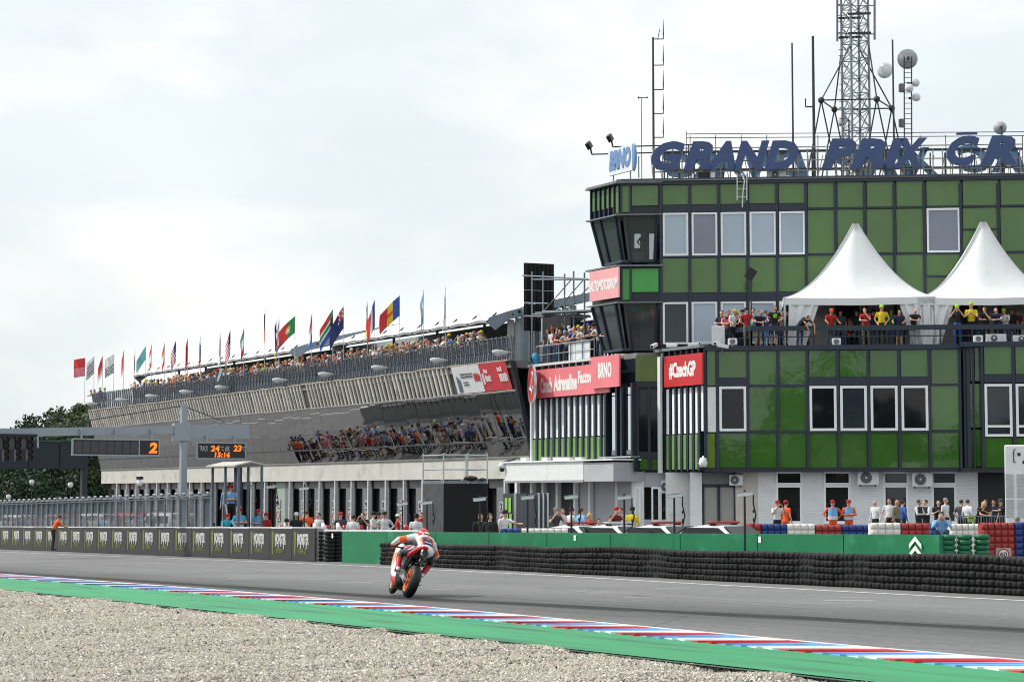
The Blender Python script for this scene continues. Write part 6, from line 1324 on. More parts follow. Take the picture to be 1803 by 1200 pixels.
bx('terrace_step', concd, pit, 50.05, 57.9, Y0 + 6, Y1 - 3, TZ + .004, TZ + .175); bx('terrace_step', concd, pit, 50.75, 57.9, Y0 + 6, Y1 - 3, TZ + .179, TZ + .355)
crowd(49.62, onX(195, 690, 49.6).y, onX(162, 690, 49.6).y, .75, ['lean', 'stand', 'lean_long'], TZ, 'spectators on the long terrace', .1, row='front row')
# spectators on the terrace by the tower
for k, (px, ps, sh, tr, hr, cp) in enumerate([(962, 'lean', 'red', 'denim', 'brown', None), (968, 'lean_long', 'dark grey', 'black', 'brown', None), (976, 'lean', 'light grey', 'dark grey', 'grey', 'light blue'), (984, 'chin', 'navy', 'denim', 'dark', 'white'), (991, 'lean_shorts', 'blue', 'khaki', 'blond', None), (998, 'rail', 'beige', 'khaki', 'brown', 'yellow'), (1006, 'lean', 'white', 'denim', 'grey', 'white'), (1015, 'cross', 'navy', 'denim', 'dark', None), (1022, 'phone', 'black', 'black', 'dark', 'black'), (1032, 'lean_bald', 'white', 'dark grey', 'none', None), (1039, 'rail', 'maroon', 'denim', 'brown', None), (1047, 'lean_long', 'navy', 'denim', 'brown', None), (1052, 'photo', 'black', 'denim', 'dark', 'neon')]):
    y = LY(px); person((50.75, y, zTb), FT + R(35), ps, sh, tr, hr, cp, 'spectator in %s top%s, %s at tower terrace rail' % (sh, ' and %s cap' % cp if cp else '', ['first', 'second', 'third', 'fourth', 'fifth', 'sixth', 'seventh', 'eighth', 'ninth', 'tenth', 'eleventh', 'twelfth', 'thirteenth'][k] + ' from left'), 'spectators on the terrace by the tower', prn.uniform(.95, 1.04))
zs_ = onX(975, 600, 52.6).z
t = thing('bench', 'dark bench block the two raised spectators sit on', 'bench', (52.9, LY(985), zTb)); bx('seat', blacks, t, 52.55, 53.25, onX(1003, 600, 52.8).y, onX(958, 600, 52.8).y, zs_ - .1, zs_ + .02); bx('base', dsteel, t, 52.65, 53.2, onX(1000, 600, 52.8).y, onX(961, 600, 52.8).y, zTb, zs_ - .104)
person((52.75, onX(974, 600, 52.75).y, zs_ - .45), FT + R(40), 'sit', 'black', 'black', 'brown', None, 'woman in black top seated high behind the tower terrace crowd, left of a pair', 'pair seated above the tower terrace'); person((52.75, onX(994, 600, 52.75).y, zs_ - .45), FT + R(25), 'sit', 'black', 'denim', 'brown', None, 'man in black top seated high behind the tower terrace crowd, right of a pair', 'pair seated above the tower terrace', 1.05)
# guests on the balcony
def balc(px, ps, sh, tr, hr, cp, lab, off=None, turn=0, sc_=1.0, **kw):
    off = P2 - .50 if off is None else off; s_ = onP(px, 590, off)[0]; p = FW(s_, off, ZF); person(p, face_cam(p, turn + prn.uniform(-22, 22)), ps, sh, tr, hr, cp, lab, 'guests on the balcony', sc_ * prn.uniform(.96, 1.03), **kw)
B4 = P2 - 1.25
for a in [(1271, 'cross', 'black', 'denim', 'brown', None, 'tall man in black tee behind the white cabinet', P2 - 2.6, 0, 1.04), (1279, 'lean_long', 'pink', 'denim', 'dark', None, 'long-haired woman in pink leaning near the white cabinet', P2 - 1.5, 10), (1290, 'rail', 'white', 'black', 'brown', 'yellow', 'guest in white tee with a big yellow cap', P2 - 1.2, 15), (1300, 'chin', 'maroon', 'black', 'dark', 'neon', 'guest in maroon with neon cap next to the big yellow cap', P2 - 1.4), (1308, 'stand', 'black', 'black', 'dark', 'black', 'guest in black with black cap behind the red shirt', P2 - 1.9), (1316, 'rail', 'red', 'khaki', 'brown', 'black', 'man in red tee and black cap leaning on the rail corner'), (1327, 'stand', 'cyan', 'khaki', 'dark', None, 'guest in cyan top half hidden behind the black tee', P2 - .95), (1335, 'lean_shorts', 'black', 'beige', 'brown', None, 'man in plain black tee and beige shorts leaning on the rail'), (1349, 'stand', 'blue', 'light blue', 'dark', None, 'dark-haired guest in blue top turned sideways', B4, 70), (1363, 'rail_shorts', 'black', 'denim', 'brown', None, 'stout man in black tee with lime print leaning on the rail', None, 0, 1.05), (1371, 'stand', 'maroon', 'maroon', 'grey', None, 'balding man in maroon behind the lime print tee', P2 - 1.6), (1388, 'photo', 'black', 'maroon', 'dark', 'black', 'man in black cap drinking beside the white tent curtain', B4), (1408, 'bend', 'black', 'denim', 'dark', None, 'man in black bending deep over the rail', P2 - .5, 40), (1462, 'rail', 'red', 'denim', 'brown', 'orange', 'man in red polo and orange cap under the left tent'), (1495, 'sit', 'maroon', 'black', 'dark', 'khaki', 'guest in maroon seated back under the left tent', P2 - 2.2), (1525, 'chin', 'red', 'khaki', 'brown', None, 'man in plain red tee under the left tent'), (1553, 'pocket', 'yellow', 'black', 'dark', 'neon', 'man in yellow tee and neon hat under the left tent', P2 - .45, 0, 1.06), (1583, 'rail_shorts', 'navy', 'denim', 'dark', None, 'guest in navy top and denim shorts leaning low under the left tent', None, 0, .92), (1608, 'lean_bald', 'black', 'light grey', 'none', None, 'bald man in black tee left of the shared tent curtain'), (1686, 'photo', 'black', 'blue', 'dark', 'neon', 'guest in black with neon cap filming on a phone'), (1711, 'phone', 'yellow', 'black', 'dark', 'neon', 'man in yellow tee and neon hat under the right tent', P2 - .45, 0, 1.06), (1737, 'chin', 'black', 'black', 'brown', None, 'man in black right of the yellow tee under the right tent'), (1757, 'lean_bald', 'navy', 'black', 'none', None, 'bald man in navy under the right tent'), (1792, 'stand', 'maroon', 'black', 'dark', None, 'guest in maroon at the right end of the balcony', P2 - 1.8)]: balc(*a)
gb_ = [o for o in sc.objects if o.get('label', '').startswith('stout man')][0]; put(MB().add([(-.11, -.345, 1.20), (.05, -.345, 1.20), (.05, -.42, 1.36), (-.11, -.42, 1.36)], [(0, 1, 2, 3)]).mesh('shirt_print', cloth((150, 220, 60))), 'shirt_print', gb_, WM[gb_])
for px, off, ps, sh, cp, lab in [(1283, 2.1, 'stand', 'dark grey', None, 'guest in dark grey behind the pink top'), (1296, 2.3, 'stand', 'black', 'red', 'guest in black with red cap behind the big yellow cap'), (1312, 2.5, 'stand_long', 'white', None, 'long-haired guest in white behind the red shirt'), (1340, 2.0, 'stand', 'grey', 'white', 'guest in grey with white cap behind the plain black tee'), (1356, 1.9, 'stand', 'navy', None, 'guest in navy between the blue top and the lime print'), (1378, 1.5, 'stand', 'grey', None, 'guest in grey left of the drinking man'), (1480, 1.6, 'stand', 'dark grey', None, 'guest in dark grey beside the orange cap'), (1509, 1.9, 'stand_long', 'black', None, 'long-haired guest in black left of the plain red tee'), (1538, 1.8, 'stand', 'navy', 'black', 'guest in navy and black cap left of the yellow tee'), (1570, 1.5, 'stand', 'green', None, 'guest in green right of the yellow tee'), (1596, 1.4, 'stand', 'grey', 'red', 'guest in grey and red cap near the shared tent curtain'), (1724, 1.7, 'stand', 'dark grey', None, 'guest in dark grey behind the right yellow tee'), (1771, 1.3, 'lean', 'white', 'neon', 'guest in white and neon cap above the balcony air conditioner'), (1782, 1.6, 'stand', 'black', None, 'guest in black near the right end of the balcony')]: balc(px, ps, sh, 'denim', 'dark', cp, lab, P2 - off)
for k, (px, sh, cp, l_) in enumerate([(965, 'black', None, 'black'), (973, 'white', 'red', 'white and a red cap'), (982, 'dark grey', None, 'dark grey'), (1002, 'black', 'white', 'black and a white cap'), (1012, 'red', None, 'red'), (1020, 'light grey', 'black', 'light grey and a black cap'), (1029, 'orange', None, 'orange'), (1036, 'black', 'blue', 'black and a blue cap'), (1045, 'white', None, 'plain white')]): person((51.45, onX(px, 600, 51.45).y, zTb + .2), FT + R(35), 'stand', sh, 'denim', 'brown', cp, 'second row spectator in %s on the tower terrace' % l_, 'spectators on the terrace by the tower')
# control room figures
zr_ = z2b - .55
for px, o_, l_ in ((1131, -1.45, 'standing figure silhouetted in the tower control room window'), (1157, -1.7, 'figure at the right edge of the tower control room window')): s_ = onP(px, 430, o_)[0]; person(FW(s_, o_, z2b - .02), face_cam(FW(s_, o_, 0), 60), 'hips' if px < 1140 else 'stand', 'black', 'black', 'dark', None, l_, None, .92)
# people on the ground near the control building
def grd(px, D, ps, sh, tr, hr, cp, lab, turn=0, dz=.0, sc_=1.0, grp='people in front of the control building', **kw):
    p = atD(px, D); p.z += dz; person(p, face_cam(p, turn), ps, sh, tr, hr, cp, lab, grp, sc_, **kw)
AP = .35
bvest = ((120, 176, 226), (214, 210, 226)); wv = ((40, 42, 52), (40, 42, 52))
for a in [(1368, 80, 'photo', 'white', 'black', 'dark', 'red', 'photographer in white vest and red cap by the left shop window', 25), (1383, 81, 'stand', 'orange', 'orange', 'dark', 'red', 'marshal in orange with red cap seen from behind by the left shop window', 140), (1466, 81, 'hips', 'orange', 'orange', 'brown', 'red', 'orange marshal with blue and white bib, left of the pair by the second window'), (1494, 81, 'cross_ls', 'orange', 'orange', 'brown', 'red', 'orange marshal with blue bib and folded arms, right of the pair'), (1541, 80, 'bald_ls', 'white', 'black', 'none', None, 'bald man in white shirt under the left air conditioner', -40), (1566, 82, 'pocket', 'white', 'black', 'dark', None, 'tall dark-haired man in white shirt beside the blue shirts', -15, AP, 1.05), (1578, 79, 'bald_ls', 'khaki', 'black', 'none', None, 'bald man in khaki top in front of the blue shirt', 60), (1588, 81, 'stand_ls', 'blue', 'navy', 'dark', None, 'man in blue shirt seen from behind near the third window', 130), (1617, 80, 'cross_ls', 'white', 'black', 'dark', None, 'man in white shirt and black waistcoat, left of two', 60), (1630, 81, 'cross_ls', 'white', 'black', 'dark', None, 'man in white shirt and black waistcoat, right of two', -50), (1652, 82, 'phone', 'black', 'black', 'dark', None, 'person in black behind the white polo'), (1664, 80, 'stand', 'white', 'black', 'grey', None, 'grey-haired man in white polo by the right window', 60, AP, 1.04), (1692, 82, 'pocket', 'dark grey', 'black', 'dark', None, 'dark-haired man behind the crowd barrier, left of the pale shirt', 150), (1703, 80, 'stand_ls', 'white', 'black', 'brown', None, 'person in pale lilac shirt turned away behind the crowd barrier', 140), (1722, 80, 'lean_long', 'black', 'black', 'blond', None, 'blonde woman in black at the crowd barrier', 40), (1736, 80, 'phone', 'black', 'black', 'dark', None, 'man in black tee with sunglasses at the crowd barrier', -20), (1764, 81, 'point', 'black', 'black', 'dark', 'dark grey', 'man in black with grey cap reaching out at the barrier end', -60), (1749, 83, 'stand', 'navy', 'black', 'dark', None, 'person in navy in the dark entrance')]:
    a = list(a); a += [0] * (9 - len(a)) if len(a) < 9 else []
    if len(a) < 10: a.append(AP)
    grd(*a[:9], a[9], *(a[10:] or [1.0]), **({'vest': bvest} if 'bib' in a[7] else {'vest': wv} if 'waistcoat' in a[7] else {}))
grd(1657, 56.5, 'crouch', 'light blue', 'denim', 'dark', None, 'seated photographer in light blue shirt in front of the blue tyre block', 0, .55, 1.0); grd(1790, 60, 'stand', 'blue', 'navy', 'grey', None, 'man in bright blue shirt seen from behind at the right picture border', 165, -.3)
for a in [(978, 76, 'photo', 'dark grey', 'black', 'dark', 'grey', 'photographer in dark grey with raised camera near the grey posts', 20), (991, 76.5, 'stand', 'white', 'navy', 'dark', None, 'woman in white beside the photographer in dark grey'), (1005, 75, 'cross', 'white', 'black', 'dark', 'black', 'man in white tee and black cap behind the third camera pole', 120), (1023, 74, 'stand_ls', 'light blue', 'denim', 'brown', None, 'broad man in light blue shirt seen from behind', 130), (1038, 76, 'stand_long', 'red', 'black', 'blond', None, 'blonde woman in red beside the light blue shirt', -60, -.1), (1053, 72, 'stand', 'white', 'black', 'dark', None, 'dark-haired person low behind the first car', 20, -.3), (1085, 75, 'photo', 'maroon', 'khaki', 'dark', 'red', 'photographer in maroon and red cap behind the second car', 10), (1093, 76, 'stand', 'white', 'black', 'dark', None, 'man in white tee next to the photographer in maroon', -20), (1113, 74, 'stand_ls', 'yellow', 'black', 'dark', 'black', 'man in yellow shirt and black cap seen from behind', 160)]:
    grd(*a, **{}) if len(a) > 9 else grd(*a, dz=.1) if len(a) == 9 else grd(*a, 0, .1)
for a in [(846, 66, 'stand_ls', 'black', 'black', 'brown', None, 'man in open black and white leathers, left of the pair by the black box', 10, -.1), (863, 65, 'stand_ls', 'black', 'black', 'brown', None, 'man in open black leathers, right of the pair by the black box', -10, -.1), (887, 68, 'point', 'white', 'black', 'dark', 'black', 'man in white shirt and black cap looking down beside the green show stand', 40, 0)]: grd(*a, grp='people in the pit lane')
PL = 'people in the pit lane'
def grdX(px, X, ps, sh, tr, hr, cp, lab, turn=0, dz=.0, sc_=1.0, grp='people in the pit lane', **kw):
    p = onX(px, 866, X); p.z = gz(p.y) + dz; person(p, face_cam(p, turn), ps, sh, tr, hr, cp, lab, grp, sc_, **kw)
for a in [(622, 77, 'stand', 'white', 'black', 'dark', None, 'black-haired man in white shirt with back turned behind the last boards', 160, -.1), (657, 78, 'cross', 'white', 'black', 'dark', 'black', 'man in white shirt and black cap leaning left, first of two', 70), (677, 79, 'hips', 'white', 'black', 'dark', 'black', 'man in white shirt with sunglasses, second of two'), (667, 84, 'stand', 'khaki', 'black', 'dark', 'black', 'man in khaki and black cap behind the two white shirts'), (700, 80, 'stand', 'red', 'black', 'dark', 'white', 'mechanic in red with white cap near garage seven', 90, -.1), (733, 76, 'stand', 'white', 'black', 'dark', 'black', 'man in white shirt and black cap with back turned beside the black box', 170, -.1), (742, 86, 'stand', 'red', 'black', 'dark', None, 'person in red at the edge of the black box'), (541, 82, 'stand_ls', 'orange', 'navy', 'brown', None, 'mechanic in orange and navy seen from behind near the green shutter', 175, .1), (505, 80, 'stand', 'white', 'black', 'dark', 'black', 'person in white shirt and black helmet-like cap low behind the boards', 20, -.25), (455, 84, 'cross', 'cyan', 'navy', 'dark', 'red', 'marshal in blue bib and red cap standing alone behind the boards', 0, .15)]:
    kw = {'vest': bvest} if 'bib' in a[7] else {}
    grd(*a, grp=PL, **kw)
# marshals at the kiosk and on the wall
for a in [(398, 29.75, 'lean', 'cyan', 'navy', 'dark', 'red', 'marshal in cyan leaning over the wall below the kiosk', 15, .05), (422, 30.6, 'cross', 'cyan', 'navy', 'dark', 'red', 'marshal in blue bib standing below the kiosk ramp', 0, .2)]: grdX(*a, grp='marshals at the pit wall kiosk', **({'vest': bvest} if 'bib' in a[7] else {}))
for a in [(400, 30.55, 'stand_ls', 'light blue', 'black', 'dark', 'red', 'marshal in pale blue on the kiosk platform, half hidden left one', -20, 1.15), (407, 30.4, 'cross', 'light blue', 'black', 'dark', 'red', 'marshal in pale blue on the kiosk platform, right one in front', 0, 1.15)]: grdX(*a, grp='marshals at the pit wall kiosk')
for a in [(131, 29.9, 'lean', 'maroon', 'black', 'dark', 'red', 'crew member in maroon leaning on the wall, first behind the orange jacket', 20, .05), (137, 29.8, 'lean', 'red', 'black', 'dark', None, 'crew member in red and white leaning on the wall, middle of three', 10, .05), (150, 29.8, 'lean', 'white', 'maroon', 'dark', 'white', 'crew member in white leaning on the wall, last of three', 0, .05), (268, 30.0, 'photo', 'black', 'black', 'dark', None, 'dark-haired man in black behind the debris fence', 20, .05), (370, 30.5, 'stand', 'black', 'black', 'dark', None, 'person in black in the gap left of the kiosk', 30, -.1), (308, 33.0, 'stand_ls', 'white', 'white', 'dark', None, 'person in white overalls behind the debris fence', 0)]: grdX(*a, grp=PL)
for k, (px, X, ps, sh, cp, l_) in enumerate([(40, 30.2, 'stand', 'black', 'red', 'black and red cap, first from the left'), (62, 30.6, 'stand_long', 'red', None, 'red, second from the left'), (190, 30.4, 'stand', 'white', 'black', 'white and black cap, left of the gantry post'), (215, 30.3, 'lean', 'red', 'red', 'red with red cap, leaning'), (340, 30.5, 'stand', 'grey', 'white', 'grey and white cap, right of the gantry post'), (470, 31.5, 'stand', 'red', 'red', 'red and red cap, right of the kiosk'), (522, 32, 'stand', 'black', 'white', 'black and white cap, by the first scooters'), (562, 33.8, 'stand', 'white', None, 'white, by the middle scooters'), (600, 34, 'stand', 'dark grey', 'red', 'dark grey and red cap, left of the turned white shirt'), (640, 35, 'photo', 'black', None, 'black with raised hands, between the white shirts')]): grdX(px, X, ps, sh, 'black', 'dark', cp, 'crew member in ' + l_, prn.uniform(-60, 60))
p = G(93, 973); person((p.x, p.y, p.z + .12), face_cam(p, 100), 'lean', 'orange', 'black', 'dark', None, 'person in glowing orange jacket standing at the track side of the wall', 'people in the pit lane', .98)
# crowd in the pit lane that the mirrored windows show
vis = set()
for k in range(120):
    X_ = prn.choice([35.2, 35.9, 36.5, 37.1]) + prn.uniform(-.2, .2); y = prn.uniform(108, 150); sh = prn.choice(['blue', 'blue', 'navy', 'navy', 'dark grey', 'white', 'black', 'grey', 'light blue', 'red', 'cyan', 'white', 'pink', 'light grey', 'orange']); cp = prn.choice([None, None, 'navy', 'blue', 'white', 'black', 'dark grey'])
    z_ = 'behind the debris fence' if y < 126 else 'at the far left behind the fence'
    person((X_, y, gz(y)), FT + math.pi + R(prn.uniform(-40, 40)), prn.choice(['stand', 'cross', 'photo', 'stand_long', 'stand_shorts']), sh, prn.choice(TRC), prn.choice(['dark', 'brown', 'blond']), cp, 'visitor in %s top%s, %s' % (sh, ' and %s cap' % cp if cp else ', bare-headed', z_), 'pit lane visitors', mass='pit')
t = thing('rope_barrier', 'white rope barrier in front of the pit lane visitors', 'barrier', (37.9, 120, gz(120))); pts = []
for k in range(16): y = 108 + 2.2 * k; MB().tube((37.9, y, gz(y)), (37.9, y, gz(y) + 1), .025).build('post', alu, t); pts += [Vector((37.9, y, gz(y) + .95)), Vector((37.9, y + 1.1, gz(y) + .84))]
MB().path(pts, .03, 6).build('rope', white, t)

join_people(MASS['far'], 'far_crowd', 'distant spectators packed along the far half of the terrace', 'crowd')
join_people(MASS['pit'], 'pit_lane_crowd', 'crowd of visitors in the pit lane behind the debris fence', 'crowd')
# ------------------------------------------------------------------ racing motorcycle and rider
def loft(secs, n=14, pw=2.6):
    """secs: (x, ztop, zbot, halfwidth[, y offset]) -> rounded tube"""
    b_ = MB(); N_ = n
    for s in secs:
        x, zt, zb_, hw = s[:4]; yo = s[4] if len(s) > 4 else 0
        for i in range(N_):
            a = 2 * math.pi * i / N_; c, q = math.cos(a), math.sin(a); b_.v.append(Vector((x, yo + hw * math.copysign(abs(c) ** (2 / pw), c), (zt + zb_) / 2 + (zt - zb_) / 2 * math.copysign(abs(q) ** (2 / pw), q))))
    for k in range(len(secs) - 1):
        for i in range(N_): b_.f.append([k * N_ + i, k * N_ + (i + 1) % N_, (k + 1) * N_ + (i + 1) % N_, (k + 1) * N_ + i]); b_.m.append(0)
    b_.f += [list(range(N_))[::-1], [(len(secs) - 1) * N_ + i for i in range(N_)]]; b_.m += [0, 0]; return b_
pw_w = M('race white', srgb(230, 232, 236), .22, var=.03, coat=.6); pw_o = M('race orange', srgb(246, 120, 24), .25, var=.03, coat=.6); pw_r = M('race red', srgb(214, 36, 42), .25, var=.03, coat=.6); pw_n = M('race navy', srgb(34, 40, 84), .25, var=.03, coat=.6); cfib = M('carbon black', srgb(24, 24, 27), .35, var=.2); ti = M('exhaust titanium', srgb(190, 186, 180), .25, metal=1, var=.1); slick = M('slick tyre', srgb(20, 20, 22), .55, var=.15, vs=9, spec=.4)
def wheel_parts(t, c, r, w, nm):
    prof = []
    for k in range(9): a = math.pi * (k / 8); prof.append((r - .095 + .095 * math.sin(a), -w / 2 * math.cos(a)))
    prof = [(r - .125, -w * .42)] + prof + [(r - .125, w * .42)]
    wl = MB().lathe(prof, c, (0, 1, 0), 40, ring=True).build('tyre', slick, t, True)
    rim = MB(); rim.lathe([(r - .12, -w * .46), (r - .085, -w * .47), (r - .085, -w * .42), (r - .135, -w * .28), (r - .135, w * .28), (r - .085, w * .42), (r - .085, w * .47), (r - .12, w * .46), (r - .15, w * .3), (r - .15, -w * .3)], c, (0, 1, 0), 32, ring=True)
    c = Vector(c)
    for k in range(6):
        a = 2 * math.pi * k / 6; d = Vector((math.cos(a), 0, math.sin(a))); rim.bar(c + d * .035 + Vector((0, w * .12, 0)), c + d * (r - .14) + Vector((0, w * .36, 0)), .05, .03); rim.bar(c + d * .035 - Vector((0, w * .12, 0)), c + d * (r - .14) - Vector((0, w * .36, 0)), .05, .03)
    rim.lathe([(.05, -w * .4), (.05, w * .4)], c, (0, 1, 0), 14); ro = rim.build('rim', pw_o, t, False)
    for s in ((1, -1) if nm == 'front' else (-1,)): MB().lathe([(r * .30, 0), (r * .52, 0), (r * .52, .006), (r * .30, .006)], c + Vector((0, s * w * .50, 0)), (0, 1, 0), 28, ring=True).build('brake_disc', ti, t)
HEAD = R(90 - 14); LEANA = R(18)
bp = G(716, 1051.5); BW = Matrix.Translation((bp.x, bp.y, bp.z + .004)) @ Matrix.Rotation(HEAD, 4, 'Z') @ Matrix.Rotation(LEANA, 4, 'X')
def bike(W, label, group=None):
    t = bpy.data.objects.new('racing_motorcycle', None); link(t, None, Matrix.Identity(4)); tag(t, label, 'motorcycle', group)
    wheel_parts(t, (0, 0, .325), .325, .20, 'rear'); wheel_parts(t, (1.42, 0, .298), .298, .125, 'front')
    fs = loft([(.40, .60, .30, .08), (.52, .74, .20, .15), (.66, .80, .13, .205), (.85, .85, .105, .225), (1.02, .90, .14, .235), (1.18, .98, .30, .24), (1.32, 1.04, .48, .225), (1.46, 1.02, .64, .17), (1.58, .94, .72, .10), (1.66, .86, .76, .03)], 20, 2.5)
    fs.m = []
    for f in fs.f:
        c = sum((fs.v[i] for i in f), Vector()) / len(f); d = c.z - .62 - .35 * (c.x - .9)
        fs.m.append(3 if (c.z > .90 and c.x < 1.2) or (c.x < .72 and c.z < .62) or c.z < .2 else (0 if c.z > .80 else (1 if c.z > .58 and c.x > .7 else (2 if c.z < .36 + .25 * (c.x - .8) or c.x > 1.42 else 0))))
    fs.build('fairing', [pw_w, pw_o, pw_r, cfib], t, True)
    scn = loft([(1.16, 1.10, .98, .14), (1.28, 1.15, 1.0, .15), (1.42, 1.10, 1.0, .12), (1.54, 1.0, .95, .06)], 14, 2.2); scn.build('windscreen', M('smoked screen', (.03, .03, .035), .06, var=0, spec=.8), t, True)
    loft([(.50, .86, .74, .13), (.62, .98, .74, .165), (.80, 1.02, .76, .175), (.96, .99, .78, .15), (1.04, .92, .8, .10)], 16, 2.4).build('tank', pw_r, t, True)
    ts = loft([(.52, .85, .74, .15), (.34, .88, .76, .165), (.14, .94, .83, .155), (-.04, 1.0, .90, .125), (-.18, 1.03, .95, .085), (-.28, 1.035, .985, .045)], 16, 2.8)
    ts.m = []
    for f in ts.f:
        c = sum((ts.v[i] for i in f), Vector()) / len(f); ts.m.append(1 if c.x > .20 and c.z > .88 else (0 if abs(c.y) > .05 or c.z > .95 else 1))
    ts.build('tail_unit', [pw_r, cfib], t, True)
    MB().add([(.40, .168, .88), (.05, .15, .965), (.05, .148, .99), (.40, .165, .91)], [(0, 1, 2, 3)]).build('tail_stripe', pw_w, t)
    ex = MB(); ex.path([(.55, -.05, .60), (.35, -.10, .70), (.12, -.09, .80), (-.02, -.055, .88)], .045, 10); ex.tube((-.02, -.05, .86), (-.27, -.02, .915), .064, .078, 18); ex.build('exhaust', ti, t, True)
    MB().lathe([(.060, .004), (.056, .006), (.05, .006), (0.0001, .005)], (-.268, -.02, .9145), (-.97, .1, .22), 18).build('exhaust_mouth', blacks, t)
    en = MB(); en.box(.45, .95, -.14, .14, .30, .74); en.bar((.45, .10, .45), (.30, .08, .80), .06, .06); en.bar((.45, -.10, .45), (.30, -.08, .80), .06, .06); en.build('engine', cfib, t, bevel=.03)
    sw = MB(); 
    for s in (1, -1): sw.prism([(.52, s * .12, .36), (.52, s * .12, .50), (.20, s * .135, .50), (-.04, s * .135, .36), (-.06, s * .135, .30), (.02, s * .135, .28), (.25, s * .13, .34)], (0, s * .04, 0))
    sw.build('swingarm', M('brushed alloy', srgb(170, 172, 174), .35, metal=.9, var=.12), t)
    MB().lathe([(.03, -.19), (.03, .19)], (0, 0, .325), (0, 1, 0), 12).build('axle', ti, t)
    MB().lathe([(.10, 0), (.115, 0), (.115, .012), (.10, .012)], (0, .118, .325), (0, 1, 0), 24, ring=True).build('sprocket', ti, t)
    MB().bar((.0, .125, .435), (.50, .125, .50), .015, .03).bar((.0, .125, .215), (.50, .125, .40), .015, .03).build('chain', blacks, t)
    hg = MB()
    for k in range(7):
        a0, a1 = R(15 + 12 * k), R(15 + 12 * (k + 1)); hg.add([(.345 * math.cos(a0), -.08, .325 + .345 * math.sin(a0)), (.345 * math.cos(a0), .08, .325 + .345 * math.sin(a0)), (.345 * math.cos(a1), .08, .325 + .345 * math.sin(a1)), (.345 * math.cos(a1), -.08, .325 + .345 * math.sin(a1))], [(0, 1, 2, 3)])
    hg.build('hugger', cfib, t, True)
    for s in (1, -1):
        MB().tube((1.42, s * .085, .30), (1.20, s * .095, .93), .026, .03, 10).build('fork_leg', M('fork gold', srgb(190, 160, 90), .3, metal=.9), t); MB().tube((1.14, s * .10, .92), (1.06, s * .36, .90), .016, .018, 10).build('handlebar', blacks, t); MB().bar((.44, s * .15, .40), (.44, s * .27, .42), .03, .025).build('footpeg', ti, t)
    fd = MB()
    for k in range(8):
        a0, a1 = R(20 + 17 * k), R(20 + 17 * (k + 1)); fd.add([(1.42 + .315 * math.cos(a0), -.07, .298 + .315 * math.sin(a0)), (1.42 + .315 * math.cos(a0), .07, .298 + .315 * math.sin(a0)), (1.42 + .315 * math.cos(a1), .07, .298 + .315 * math.sin(a1)), (1.42 + .315 * math.cos(a1), -.07, .298 + .315 * math.sin(a1))], [(0, 1, 2, 3)])
    fd.build('front_mudguard', pw_o, t, True)
    text('93', 'race_number', pw_r, t, (.78, .236, .52), (1, 0, 0), .001, .001, .001) if False else None
    o = t
    def move(ob, Wm):
        WM[ob] = Wm @ WM[ob]
    for ch in KIDS[t]: WM[ch] = W @ WM[ch]
    WM[t] = W; t.matrix_basis = W
    return t
mbike = bike(BW, 'orange white and red racing motorcycle leaning right on the track')
# rider
lw, lo, lr, ln_, lk = (M('leather white', srgb(226, 226, 228), .5, var=.06, vs=20), M('leather orange', srgb(240, 110, 40), .5, var=.06), M('leather red', srgb(176, 34, 42), .5, var=.08), M('leather navy', srgb(34, 38, 72), .5, var=.08), M('leather black', srgb(26, 26, 30), .55, var=.1))
HB = .9
prm = []
pel = Vector((.24, -.13, .965)); cst = Vector((.66, -.16, 1.17)); shL, shR = Vector((.76, .03, 1.19)), Vector((.76, -.35, 1.15))
prm += [('e', pel, (.16, .17, .14), 0), ('e', pel.lerp(cst, .35) + Vector((0, 0, .02)), (.19, .165, .13), 0), ('e', pel.lerp(cst, .7) + Vector((0, 0, .025)), (.19, .18, .13), 0), ('e', cst, (.17, .20, .125), 0), ('e', cst + Vector((.08, 0, .10)), (.12, .085, .075), 0), ('c', cst + Vector((.1, 0, .03)), (.90, -.14, 1.22), .06, .06, 4)]
def limb(a, e, w, c1, c2, r=(.075, .06, .058, .042)): prm.extend([('c', a, a.lerp(e, .5), r[0], r[1], c1[0]), ('c', a.lerp(e, .5), e, r[1], r[1] * .95, c1[1]), ('c', e, w, r[2], r[3], c2)])
limb(shL, Vector((.84, .31, 1.05)), Vector((1.06, .35, .945)), (0, 1), 0); limb(shR, Vector((.86, -.52, .97)), Vector((1.06, -.37, .93)), (0, 1), 0)
for s, hd in ((1, Vector((1.08, .34, .93))), (-1, Vector((1.08, -.36, .92)))):
    prm.append(('e', hd, (.05, .052, .038), 2))
    for k in range(4): y = hd.y + (-.036 + .024 * k); l_ = (.9, 1, .95, .8)[k]; prm.extend([('c', (hd.x + .02, y, hd.z + .01), (hd.x + .062 * l_, y, hd.z - .008), .0125, .012, 2), ('c', (hd.x + .062 * l_, y, hd.z - .008), (hd.x + .05 * l_, y, hd.z - .045), .012, .011, 2)])
    prm.append(('c', (hd.x - .01, hd.y - s * .035, hd.z - .01), (hd.x + .02, hd.y - s * .05, hd.z - .045), .014, .012, 2))
def leg(h, k, a, t_): prm.extend([('c', h, h.lerp(k, .55), .105, .088, 3), ('c', h.lerp(k, .55), k, .088, .07, 4), ('e', k, (.075, .075, .075), 0), ('c', k, k.lerp(a, .45), .066, .064, 4), ('c', k.lerp(a, .45), a, .066, .052, 2), ('c', a, t_, .05, .042, 2), ('c', a + Vector((-.05, 0, -.02)), a, .042, .045, 0)])
leg(Vector((.27, -.24, .93)), Vector((.66, -.40, .80)), Vector((.42, -.25, .52)), Vector((.58, -.25, .47))); leg(Vector((.27, -.01, .93)), Vector((.70, .235, .80)), Vector((.40, .255, .50)), Vector((.56, .24, .45)))
